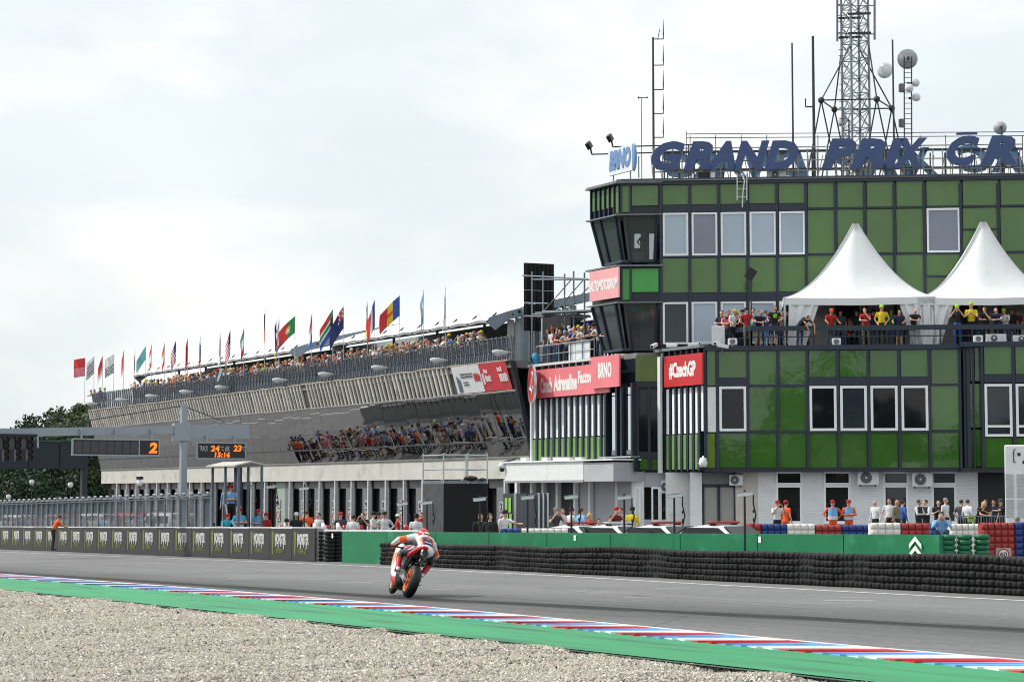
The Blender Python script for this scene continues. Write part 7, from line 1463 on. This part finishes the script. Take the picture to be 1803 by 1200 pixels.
rm = body_mesh(prm, .016, 9000, 'rider_body', ('white', 'orange', 'red', 'navy', 'black'), 3)
for i, m in enumerate((lw, lo, lr, ln_, lk)): rm.materials[i] = m
sp = (cst - pel).normalized(); side = Vector((0, 1, 0))
for f in rm.polygons:
    if f.material_index in (0, 3) and (f.center - pel).dot(Vector((-sp.z, 0, sp.x))) > .03 and -.02 < (f.center - pel).dot(sp) < .62 and abs(f.center.y + .15) < .21:
        u = (f.center - pel).dot(sp); v = f.center.y + .145 - .03 * u
        if u < .30: f.material_index = 3 if abs(v) < .105 else (1 if abs(v) < .135 else 0)
        elif u < .325: f.material_index = 0
        elif u < .36: f.material_index = 1 if abs(v) < .10 else 0
        elif u > .44 and u < .52: f.material_index = 2 if abs(v) < .15 else 0
rider = put(rm, 'person', None, BW); tag(rider, 'rider in white orange and navy race leathers leaning off a motorcycle', 'person')
hm = Vector((.93, -.135, 1.275)); hmt = MB(); hmt.ell(hm, (.150, .125, .135), 24, 16); hmt.m = []
for f in hmt.f:
    c = sum((hmt.v[i] for i in f), Vector()) / len(f) - hm; hmt.m.append(2 if c.x > .09 and -.03 < c.z < .06 else (1 if (c.z < -.075) or (c.x < -.06 and .02 < c.z < .05) else 0))
hv = hmt.mesh('helmet', [pw_r, pw_w, cfib], True); h_ = put(hv, 'helmet', rider, BW)
put(MB().ell(hm + Vector((-.16, 0, .03)), (.08, .05, .035), 12, 8).mesh('spoiler', pw_r, True), 'helmet_spoiler', h_, BW)
up_ = sp.cross(side) * -1
def backtext(s, u, w, h, mat):
    nrm = Vector((-sp.z, 0, sp.x)); c = pel + sp * u + nrm * (.149 if u < .3 else .165); ex_ = Vector((0, -1, 0)); upv = sp
    Wl = Matrix(((ex_.x * w, upv.x * h, nrm.x * .006, c.x - ex_.x * w / 2), (ex_.y * w, upv.y * h, nrm.y * .006, c.y - ex_.y * w / 2), (ex_.z * w, upv.z * h, nrm.z * .006, c.z), (0, 0, 0, 1)))
    put(text_mesh(s, mat, .04), 'lettering', rider, BW @ Wl)
backtext('Red Bull', .17, .20, .055, lr); backtext('HONDA', .05, .15, .035, lw); backtext('REPSOL', .395, .2, .045, lk)
cir = pel + sp * .255 + Vector((-sp.z, 0, sp.x)) * .152
put(MB().lathe([(.03, 0), (.03, .006)], cir, (-sp.z, 0, sp.x), 14).mesh('emblem', M('yellow print', srgb(240, 196, 40), .5)), 'emblem', rider, BW)
# ------------------------------------------------------------------ flags on the long terrace
FC = {'r': (216, 62, 66), 'w': (236, 238, 240), 'b': (60, 92, 172), 'n': (46, 56, 112), 'y': (238, 200, 60), 'k': (34, 32, 34), 'g': (60, 150, 90), 'lb': (120, 180, 222), 't': (120, 196, 200), 'o': (228, 110, 50), 'p': (226, 130, 136)}
def flagmat(c): return M('flag ' + c, srgb(*FC[c]), .8, var=.05)
def flag(px, topy, w, h, pat, label, lean=0., fly=.5, droop=.8):
    p = onX(px, 700, 49.3); top = onX(px, topy, 49.3).z; y = p.y; base = Vector((49.2, y, TZ + .6)); tp_ = Vector((49.2 - lean * .3, y + lean, top))
    t = thing('flag', label, 'flag', base, 0, 'flags along the terrace'); MB().tube(base, tp_, .022, .012, 6).build('pole', alu, t)
    nu, nv = 14, 10; b_ = MB(); d = (base - tp_).normalized(); rn_ = random.Random(int(px)); ph = rn_.uniform(0, 6)
    out_ = -E0 * fly + Vector((0, 0, -1)) * droop; out_.normalize()
    for j in range(nv + 1):
        for i in range(nu + 1):
            u, v = i / nu, j / nv; q = tp_ + d * (.05 + v * h) + out_ * (u * w) + (N0 * .8 + E0 * .35) * (.22 * math.sin(u * 6 + v * 2.6 + ph) * u) + Vector((0, 0, -.25 * w * u * u * droop)); b_.v.append(q)
    mats = []; 
    for j in range(nv):
        for i in range(nu):
            c = pat((i + .5) / nu, (j + .5) / nv)
            if c not in mats: mats.append(c)
            k = j * (nu + 1) + i; b_.f.append([k, k + 1, k + nu + 2, k + nu + 1]); b_.m.append(mats.index(c))
    b_.build('cloth', [flagmat(c) for c in mats], t, True)
def vb(*cs): return lambda u, v: cs[min(len(cs) - 1, int(u * len(cs)))]
def hb(*cs): return lambda u, v: cs[min(len(cs) - 1, int(v * len(cs)))]
chk = lambda u, v: 'w' if v < .25 else ('k' if (int(u * 14) + int(v * 10)) % 2 else 'w')
usa = lambda u, v: ('n' if u < .42 and v < .5 else ('r' if int(v * 10) % 2 == 0 else 'w'))
jap = lambda u, v: 'r' if (u - .5) ** 2 + (v - .5) ** 2 < .05 else 'w'
por = lambda u, v: ('w' if (u - .4) ** 2 + ((v - .5) * .7) ** 2 < .006 else 'y' if (u - .4) ** 2 + ((v - .5) * .7) ** 2 < .022 else 'g' if u < .4 else 'r')
zaf = lambda u, v: ('k' if u < .28 and abs(v - .5) < .3 - u else 'g' if abs(v - .5) < .14 or u < .2 else 'w' if abs(v - .5) < .2 else 'r' if v < .5 else 'b')
ast = lambda u, v: ('r' if u < .45 and v < .5 and (abs(v - .25) < .06 or abs(u - .22) < .06) else 'w' if u < .45 and v < .5 and abs(abs(u - .22) - abs(v - .25)) < .06 else 'n')
uk = lambda u, v: ('r' if abs(v - .5) < .1 or abs(u - .5) < .08 else 'w' if abs(v - .5) < .17 or abs(u - .5) < .14 or abs(abs(u - .5) - abs(v - .5)) < .08 else 'n')
ckd = lambda u, v: ('k' if (int(u * 14) + int(v * 10)) % 2 and v > .45 else 'w')
rom = lambda u, v: ('o' if (u - .5) ** 2 + (v - .5) ** 2 < .018 else vb('b', 'y', 'r')(u, v))
FL = [(151, 627, .75, 1.9, lambda u, v: 'p' if v > .5 else 'r', 'red and pale red flag at the far left end', .6, .1), (167, 624, .65, 1.8, chk, 'chequered flag beside the far red flag', .5, .5), (182, 623, .7, 1.8, hb('r', 'r', 'p', 'w'), 'narrow red flag between two chequered flags', .35, .9), (202, 620, .65, 1.9, ckd, 'wide white and chequered flag near the far end', .45, .3), (219, 613, .5, 1.9, hb('r', 'r', 'p'), 'narrow hanging red flag left of the black chequered one', .2, 1), (239, 610, .4, 2., ckd, 'thin black chequered flag left of the teal flag', .15, 1), (258, 606, .9, 1.3, lambda u, v: 't', 'pale teal flag in the far group', .5, .8), (268, 602, .45, 2, hb('r', 'w', 'r'), 'hanging red white red flag right of the teal flag', .2, 1), (291, 600, .5, 2, hb('o', 'w', 'r'), 'hanging orange white red flag', .25, 1), (311, 596, .7, 2, usa, 'striped flag with blue corner, the further of two', .35, 1), (332, 592, .5, 2.3, lambda u, v: 'r', 'hanging plain red flag', .25, 1), (355, 587, .45, 2.3, hb('w', 'b', 'r'), 'hanging white blue red flag', .2, 1), (390, 582, .5, 2.3, jap, 'white flag with red dot', .2, 1), (407, 578, .7, 2.2, usa, 'striped flag with blue corner, the nearer of two', .3, 1), (431, 573, .6, 2.2, hb('g', 'w', 'r'), 'hanging green white red flag', .25, 1), (468, 542, .3, 2.3, hb('k', 'r'), 'thin dark and red flag on a leaning pole', .12, 1), (488, 561, .4, 2.4, hb('k', 'r', 'y'), 'yellow red and black flag tangled left of the big green and red one', .2, 1), (493, 558, .6, 2.3, uk, 'red crossed blue and white flag left of the big green and red one', .2, 1), (521, 553, 1.3, 1.35, por, 'big spread green and red flag with round crest', .8, .75), (551, 548, .55, 2.2, hb('r', 'w', 'b'), 'hanging red white blue flag', .2, 1), (588, 541, 1.0, 1.8, zaf, 'green yellow black and blue flag above the roof gap', .5, .8), (607, 535, 1.1, 1.7, ast, 'dark blue flag with small crossed corner', .5, .85), (649, 529, .4, 2.1, hb('k', 'r', 'y'), 'thin black red yellow flag next to the blue white red one', .15, 1), (662, 524, .8, 2.0, vb('b', 'w', 'r'), 'blue white red flag left of the big spread flag', .35, 1), (706, 517, 1.4, 1.45, rom, 'big spread blue yellow red flag with round crest', .8, .75), (748, 508, .6, 2.2, hb('lb', 'w', 'lb'), 'hanging light blue and white flag', .2, 1), (787, 502, .5, 2.1, ckd, 'hanging white and black chequered flag nearest the screen', .15, 1)]
for px, ty, w, h, pat, lab, fly, dr in FL: flag(px, ty + 2, w * (1.25 if w < 1.2 else 1.0), h * .78, pat, lab, .0, fly * 1.25, dr)
# ------------------------------------------------------------------ cars, camera poles and other things in the pit exit
def car(px, D, rz, label, bar, stripe=False, dz=-.17):
    p = atD(px, D); p.z += dz; W = Matrix.Translation(p) @ Matrix.Rotation(rz, 4, 'Z')
    t = thing('parked_car', label, 'car', p, rz, 'course cars behind the green wall')
    body = loft([(-2.25, .80, .42, .78), (-2.15, .92, .30, .86), (-1.2, .95, .22, .90), (.6, .92, .22, .90), (1.6, .84, .24, .88), (2.15, .72, .30, .82), (2.28, .62, .36, .70)], 18, 5).xf(W); body.build('body', M('white car paint', srgb(226, 229, 232), .2, var=.02, coat=.8), t, True)
    cab = loft([(-1.75, .96, .90, .78), (-1.15, 1.36, .88, .66), (-.5, 1.44, .88, .66), (.25, 1.40, .88, .67), (1.05, .95, .86, .76)], 18, 4.2).xf(W); cab.build('roof', MATS['white car paint'], t, True)
    gl = MB()
    for s in (1, -1): gl.prism([(-1.5, s * .765, .98), (.85, s * .76, .97), (.22, s * .70, 1.33), (-1.05, s * .70, 1.33)], (0, -s * .03, .01))
    gl.prism([(.98, -.66, .97), (.98, .66, .97), (.32, .56, 1.36), (.32, -.56, 1.36)], (.03, 0, .03)); gl.prism([(-1.72, -.66, 1.0), (-1.72, .66, 1.0), (-1.2, .56, 1.33), (-1.2, -.56, 1.33)], (-.03, 0, .03)); gl.xf(W).build('windows', glass_d, t)
    for x in (-1.35, 1.35):
        for s in (1, -1):
            w_ = MB().lathe([(.20, -.1), (.31, -.1), (.33, -.06), (.33, .06), (.31, .1), (.20, .1)], (x, s * .80, .33), (0, 1, 0), 22).xf(W).build('wheel', slick, t, True); MB().lathe([(.19, -.105), (.19, .105)], (x, s * .80, .33), (0, 1, 0), 14).xf(W).build('rim', alu, w_)
    MB().box(-.35, -.05, -.58, .58, 1.455, 1.525).xf(W).build('light_bar', M('bar ' + bar, srgb(*{'red': (150, 30, 34), 'silver': (170, 174, 178)}[bar]), .25), t, bevel=.03); MB().box(-.3, -.1, -.5, -.42, 1.40, 1.454).box(-.3, -.1, .42, .5, 1.40, 1.454).xf(W).build('bar_foot', blacks, t)
    if stripe:
        for k, c in enumerate(((30, 90, 180), (24, 40, 90), (190, 40, 50))): MB().box(-1.9, 1.3, .905 , .912, .56 + .07 * k, .61 + .07 * k).box(-1.9, 1.3, -.912, -.905, .56 + .07 * k, .61 + .07 * k).xf(W).build('stripe', cloth(c, .3), t)
    for s in (1, -1): MB().box(2.14, 2.26, s * .62 - .14, s * .62 + .14, .62, .72).xf(W).build('headlight', alu, t); MB().box(.62, .78, s * .90 - .09, s * .90 + .09, .92, 1.05).xf(W).build('mirror', MATS['white car paint'], t)
    for s in (1, -1): MB().box(-2.24, -2.10, s * .62 - .16, s * .62 + .16, .70, .82).xf(W).build('tail_light', redsign, t)
cr0 = R(62)
car(1030, 64, R(-80), 'white course car with red light bar, first from the left behind the green wall', 'red'); car(1098, 63, R(-80), 'white course car with silver light bar, second from the left', 'silver'); car(1182, 61.5, R(-80), 'white course car with red light bar, third from the left', 'red'); car(1282, 59.5, R(-78), 'white course car with blue and red stripes, furthest right', 'red', True)
def campole(px, D, ytop, ycam, label, yb=None, both=True):
    p = atD(px, D); top = onD(px, ytop, D).z; zc_ = onD(px, ycam, D).z; t = thing('camera_pole', label, 'camera pole', p, 0, 'black poles with white camera housings'); MB().tube(p, Vector((p.x, p.y, top)), .035, .028, 8).build('pole', blacks, t)
    a = (E0 * .9 + Vector((0, 0, .10))).normalized(); c = Vector((p.x, p.y, zc_)) + N0 * .12
    MB().bar(c - a * .19, c + a * .20, .09, .10).build('camera_housing', M('camera white', srgb(216, 222, 226), .35), t, bevel=.02); MB().bar(c - a * .21 + Vector((0, 0, .06)), c + a * .24 + Vector((0, 0, .06)), .11, .015).build('sun_shield', alu, t); MB().tube(c - a * .19, c - a * .20, .035).build('lens', blacks, t)
    q = Vector((p.x, p.y, zc_)) + E0 * .22; MB().path([q, q - Vector((0, 0, .25)), q + E0 * .06 - Vector((0, 0, .5)), q - Vector((0, 0, .8))], .02).build('cable', blacks, t)
    for k in range(3): MB().ell(q - Vector((0, 0, .2 + .22 * k)), (.028, .028, .05), 6, 5).build('junction', dsteel, t)
for px, D, yt, yc_, l_ in ((845, 62, 872, 879, 'behind the men in leathers'), (929, 60, 868, 876, 'in front of the grey show stand'), (1006, 58.5, 884, 875, 'left of the light blue shirt'), (1099, 56, 868, 876, 'left of the yellow shirt'), (1187, 53, 868, 873, 'in front of the small office window'), (1311, 50.5, 862, 870, 'in front of the beige wall'), (440, 84, 850, 858, 'right of the marshal kiosk'), (478, 82, 850, 857, 'above the white shirts left of the shutter'), (536, 80, 852, 860, 'in front of the pale green shutter'), (709, 74, 880, 887, 'left of the black box'), (752, 72, 878, 885, 'on the black box side')):
    campole(px, D, yt, yc_, 'black pole with white camera housing ' + l_)
# black draped camera platform
D = 76; a = atD(745, D + 1.2); b_ = atD(781, D - .6); c = atD(858, D - .2); zt_ = onD(800, 851, D).z
t = thing('camera_platform', 'scaffold platform draped in black cloth with a railing on top', 'platform', b_); bl_ = M('black drape', srgb(18, 19, 24), .9, var=.2, vs=2, bump=.4, bs=3); bg_ = M('grey mesh drape', srgb(70, 72, 76), .9, var=.25, vs=3, bump=.6, bs=4)
d_ = c - b_; back = a - b_
MB().prism([(a.x, a.y, gz(a.y)), (b_.x, b_.y, gz(b_.y)), (b_.x, b_.y, zt_), (a.x, a.y, zt_)], (.03, .04, 0)).build('side_drape', bg_, t); MB().prism([(b_.x, b_.y, gz(b_.y)), (c.x, c.y, gz(c.y)), (c.x, c.y, zt_), (b_.x, b_.y, zt_)], (.03, .04, 0)).build('front_drape', bl_, t)
q0, q1, q2, q3 = [Vector((v.x, v.y, zt_)) for v in (a, b_, c, c + back)]
MB().prism([q0, q1, q2, q3], (0, 0, .12)).build('deck', gsteel, t)
zr1, zr2 = onD(800, 826, D).z, onD(800, 801, D).z
for q in (q0, q1, q1.lerp(q2, .55), q2, q3): MB().tube(q, Vector((q.x, q.y, zr2 + .08)), .03).build('rail_post', alu, t)
for z in (zr1, zr2):
    for u, v in ((q0, q1), (q1, q2), (q2, q3)): MB().tube(Vector((u.x, u.y, z)), Vector((v.x, v.y, z)), .028).build('rail', alu, t)
t = thing('camera_bundle', 'covered television camera lying on the black platform', 'camera', q1.lerp(q2, .6)); c_ = q1.lerp(q2, .62) + Vector((0, 0, .2)); MB().ell(c_, (.30, .22, .10), 10, 7).build('cover', blacks, t, True); MB().ell(c_ + E0 * .45 + Vector((0, 0, -.04)), (.16, .10, .06), 8, 6).build('lens_hood', dsteel, t, True)
# grey show stand with green lettering on its side
D = 78; a = atD(886, D + .8); b_ = atD(907, D - .5); c = atD(964, D); zt_ = onD(920, 868, D).z; t = thing('show_stand', 'grey show stand wall with lime green slats on its left side', 'stand', b_)
MB().prism([(b_.x, b_.y, gz(b_.y)), (c.x, c.y, gz(c.y)), (c.x, c.y, zt_), (b_.x, b_.y, zt_)], (.05, .08, 0)).build('front_panel', M('dark grey panel', srgb(96, 100, 108), .5, var=.05), t); MB().prism([(a.x, a.y, gz(a.y)), (b_.x, b_.y, gz(b_.y)), (b_.x, b_.y, zt_), (a.x, a.y, zt_)], (.05, .06, 0)).build('side_panel', M('dark side panel', srgb(48, 50, 54), .5), t)
for j in range(3):
    for k in range(2): u0 = .18 + .3 * k + .06 * (j % 2); p0 = a.lerp(b_, u0); p1 = a.lerp(b_, u0 + .2); z0_ = zt_ - .12 - .62 * (j + 1); MB().prism([(p0.x, p0.y, z0_), (p1.x, p1.y, z0_), (p1.x, p1.y, z0_ + .56), (p0.x, p0.y, z0_ + .56)], (-.04, -.04, 0)).build('lime_slat', M('lime slat', srgb(140, 200, 80), .5), t)
for u in (.0, .72, .86, 1.0): p = b_.lerp(c, u) - Vector((.04, .06, 0)); MB().bar((p.x, p.y, gz(p.y)), (p.x, p.y, zt_ + .02), .07, .07).build('post', alu, t)
# marshal kiosk on the pit wall
kx = onX(385, 866, 30.2); t = thing('marshal_kiosk', 'small open steel kiosk raised behind the pit wall', 'kiosk', (30.4, kx.y, gz(kx.y))); zk = gz(kx.y); fl_ = zk + 1.15
ky0, ky1 = onX(424, 866, 30.0).y, onX(378, 866, 30.0).y; zr_ = onX(400, 822, 30.5).z; kg = M('kiosk steel', srgb(96, 108, 118), .5, metal=.3, var=.1)
for x in (29.9, 30.9):
    for y in (ky0, (ky0 + ky1) / 2, ky1): MB().bar((x, y, zk), (x, y, zr_), .09, .09).build('post', kg, t)
bx('floor', kg, t, 29.9, 30.9, ky0, ky1, fl_ - .08, fl_); MB().prism([(29.7, ky0 - .1, zr_), (29.7, ky1 + .2, zr_), (30.4, ky1 + .2, zr_ + .16), (30.4, ky0 - .1, zr_ + .16)], (0, 0, .06)).build('roof', M('kiosk roof', srgb(190, 188, 180), .6), t); MB().prism([(31.1, ky0 - .1, zr_ + .02), (31.1, ky1 + .2, zr_ + .02), (30.42, ky1 + .2, zr_ + .16), (30.42, ky0 - .1, zr_ + .16)], (0, 0, .06)).build('roof', MATS['kiosk roof'], t)
bx('back_panel', M('kiosk navy back', srgb(50, 56, 92), .6), t, 30.88, 30.92, (ky0 * .25 + ky1 * .75), ky1, fl_ + .9, zr_); bx('white_panel', white, t, 29.86, 29.9, ky1 - 1.0, ky1 - .62, zk + .1, fl_ + .1); bx('white_panel', white, t, 29.84, 29.88, ky1 - .5, ky1 - .1, zk + .1, fl_ + .1); MB().bar((29.9, ky0, fl_ - .2), (29.9, ky0 + 1.5, fl_ - .55), .04, .2).build('ramp_board', white, t); MB().tube((29.9, ky0 + 1.4, fl_ + 1), (29.9, ky0 + .7, fl_ - .7), .035).build('stay', alu, t)
# white service truck at the right border, crowd barrier
tr_ = M('truck white', srgb(228, 232, 234), .4, var=.04); D = 66
a = onD(1768, 783, D); c = onD(1900, 783, D); zb_ = gz(a.y) + .35; t = thing('service_truck', 'white box truck cut off by the right picture border', 'truck', atD(1800, D)); dv = Vector((c.x - a.x, c.y - a.y, 0)).normalized(); nn = Vector((-dv.y, dv.x, 0)); nn = (a - CAM); nn.z = 0; nn.normalize(); nn.rotate(Matrix.Rotation(R(-3), 3, 'Z')); dv = Vector((nn.y, -nn.x, 0))
L_ = (c - a).length
Wt = Matrix(((dv.x, nn.x, 0, a.x), (dv.y, nn.y, 0, a.y), (0, 0, 1, 0), (0, 0, 0, 1)))
MB().box(0, L_, 0, 5.5, zb_, a.z).xf(Wt).build('box_body', tr_, t, bevel=.04)
vm = M('louvre grey', srgb(176, 182, 184), .6, var=.1)
for z0_, z1_ in ((a.z - 1.75, a.z - .95), (a.z - 2.4, a.z - 1.8)):
    for k in range(7): zz = z0_ + (z1_ - z0_) * k / 7; MB().box(.38, .62, -.012, -.002, zz + .01, zz + (z1_ - z0_) / 7 - .01).box(.02, .28, -.012, -.002, zz + .01, zz + (z1_ - z0_) / 7 - .01).xf(Wt).build('louvre', vm, t)
for x, z in ((.42, a.z - .26), (.58, a.z - .52)): MB().box(x, x + .1, -.012, -.002, z - .1, z).xf(Wt).build('hatch', blacks, t)
MB().path([Wt @ Vector((.35, -.03, a.z - .12)), Wt @ Vector((.30, -.04, a.z - .2)), Wt @ Vector((.30, -.04, a.z - .55)), Wt @ Vector((.35, -.03, a.z - .58))], .018).build('grab_handle', blacks, t)
for y in (1.0, 4.4): MB().lathe([(.2, -.14), (.42, -.14), (.45, -.08), (.45, .08), (.42, .14), (.2, .14)], (.2, y, gz(a.y) + .45), (1, 0, 0), 20).xf(Wt).build('wheel', slick, t, True)
MB().box(.12, .32, -.3, -.1, gz(a.y) + .2, gz(a.y) + .85).xf(Wt).build('step_box', greyp, t)
for x0, x1, l_ in ((1686, 1726, 'steel crowd barrier in front of the pale shirts, left one'), (1727, 1768, 'steel crowd barrier in front of the dark entrance, right one')):
    D = 78; p, q = atD(x0, D), atD(x1, D); zz = onD(1700, 908, D).z; t = thing('crowd_barrier', l_, 'barrier', p, 0, 'crowd barriers'); zl = zz - .85
    MB().path([Vector((p.x, p.y, zl)), Vector((p.x, p.y, zz)), Vector((q.x, q.y, zz)), Vector((q.x, q.y, zl)), Vector((p.x, p.y, zl))], .022).build('frame', gsteel, t)
    n_ = 9
    for k in range(1, n_): u = p.lerp(q, k / n_); MB().tube(Vector((u.x, u.y, zl)), Vector((u.x, u.y, zz)), .012, .012, 5).build('bar', gsteel, t)
    for u in (p, q): MB().bar(Vector((u.x, u.y, gz(u.y))), Vector((u.x, u.y, zl)), .05, .05).build('foot', gsteel, t)
p = atD(1709, 77.8); z_ = onD(1709, 913, 77.8).z; t = thing('notice_card', 'small lime notice card hung on the crowd barrier', 'notice', p); MB().box(p.x - .16, p.x + .16, p.y - .02, p.y + .02, z_ - .12, z_ + .12).xf(Matrix.Identity(4)).build('card', cloth((150, 180, 90)), t); MB().box(p.x - .12, p.x + .12, p.y - .027, p.y - .022, z_ + .02, z_ + .06).build('print', inkd, t)
# raised apron in front of the control building
ap = [FW(onP(1180, 870, P2)[0], BO, 0), FW(onP(1200, 870, P2)[0], P2 + 4.2, 0), FW(SR, P2 + 4.2, 0), FW(SR, 0, 0)]
b_ = MB(); b_.prism([(p.x, p.y, gz(p.y) - .05) for p in ap], (0, 0, .40)); tag(b_.build('pavement', M('pavement concrete', srgb(140, 140, 138), .9, var=.1)), kind='structure')
# pit lane guard rails and parked scooters behind the pit wall
t = thing('guard_rail', 'low white tube rail behind the last sponsor boards', 'railing', (31, 66, gz(66))); y0_, y1_ = onX(745, 915, 30.6).y, onX(520, 915, 30.6).y
for z in (1.05, .78): sloped('tube', white, t, 30.58, 30.64, y0_, y1_, z, z + .06)
y = y0_
while y <= y1_: MB().bar((30.61, y, gz(y)), (30.61, y, gz(y) + 1.05), .05, .05).build('post', white, t); y += 2.1
def scooter(px, X, rz, col, label):
    p = onX(px, 866, X); p.z = gz(p.y); W = Matrix.Translation(p) @ Matrix.Rotation(rz, 4, 'Z'); t = thing('parked_scooter', label, 'scooter', p, rz, 'scooters parked in the pit lane'); cm_ = cloth(col, .3)
    loft([(-.75, .82, .55, .12), (-.5, .86, .42, .18), (-.1, .80, .32, .18), (.2, .45, .30, .16)], 12, 3).xf(W).build('rear_body', cm_, t, True); loft([(.25, .42, .28, .18), (.42, .75, .30, .24), (.52, 1.12, .55, .22), (.60, 1.22, .95, .14), (.66, 1.36, 1.1, .10)], 12, 3).xf(W).build('front_shield', white, t, True)
    loft([(-.7, .92, .84, .12), (-.3, .93, .84, .15), (.05, .88, .82, .12)], 10, 3).xf(W).build('seat', blacks, t, True); MB().tube((.5, -.34, 1.12), (.5, .34, 1.12), .022).xf(W).build('handlebar', blacks, t); MB().lathe([(.12, -.16), (.15, -.02), (.12, .16)], (-.72, 0, 1.08), (0, 0, 1), 12).xf(W).build('top_box', cm_, t, True)
    for x in (-.62, .72): MB().lathe([(.12, -.05), (.22, -.05), (.235, 0), (.22, .05), (.12, .05)], (x, 0, .235), (0, 1, 0), 18).xf(W).build('wheel', slick, t, True)
for px, X, c, l_ in ((476, 33.2, (170, 36, 40), 'first'), (492, 33.6, (190, 60, 50), 'second'), (521, 33.4, (200, 60, 40), 'third'), (557, 33.2, (160, 34, 40), 'fourth'), (573, 33.5, (60, 66, 130), 'fifth'), (588, 33.4, (160, 34, 40), 'sixth'), (614, 33.6, (170, 40, 44), 'seventh'), (697, 36, (180, 40, 44), 'eighth')): scooter(px, X, R(205), c, 'parked scooter with white front shield behind the boards, %s from the left' % l_)
# vehicles behind the debris fence
for px, X, c, l_ in ((30, 44, (210, 212, 216), 'white'), (105, 45, (176, 50, 52), 'red'), (170, 44, (210, 212, 216), 'pale'), (232, 45, (196, 60, 56), 'scarlet'), (292, 44, (222, 224, 226), 'bright white')):
    p = onX(px, 866, X); p.z = gz(p.y); W = Matrix.Translation(p) @ Matrix.Rotation(R(100), 4, 'Z'); t = thing('parked_van', l_ + ' van in the pit lane behind the debris fence', 'van', p, R(100), 'vans behind the debris fence')
    loft([(-2.3, 1.85, .35, .85), (-2.2, 1.98, .3, .93), (.9, 1.98, .3, .93), (1.5, 1.5, .3, .92), (2.2, 1.1, .32, .88), (2.3, .9, .4, .8)], 16, 6).xf(W).build('body', cloth(c, .3), t, True); MB().box(-1.9, .9, -.94, .94, 1.3, 1.75).xf(W).build('windows', glass_d, t)
    for x in (-1.5, 1.5):
        for s in (1, -1): MB().lathe([(.18, -.1), (.31, -.1), (.33, 0), (.31, .1), (.18, .1)], (x, s * .84, .33), (0, 1, 0), 18).xf(W).build('wheel', slick, t, True)
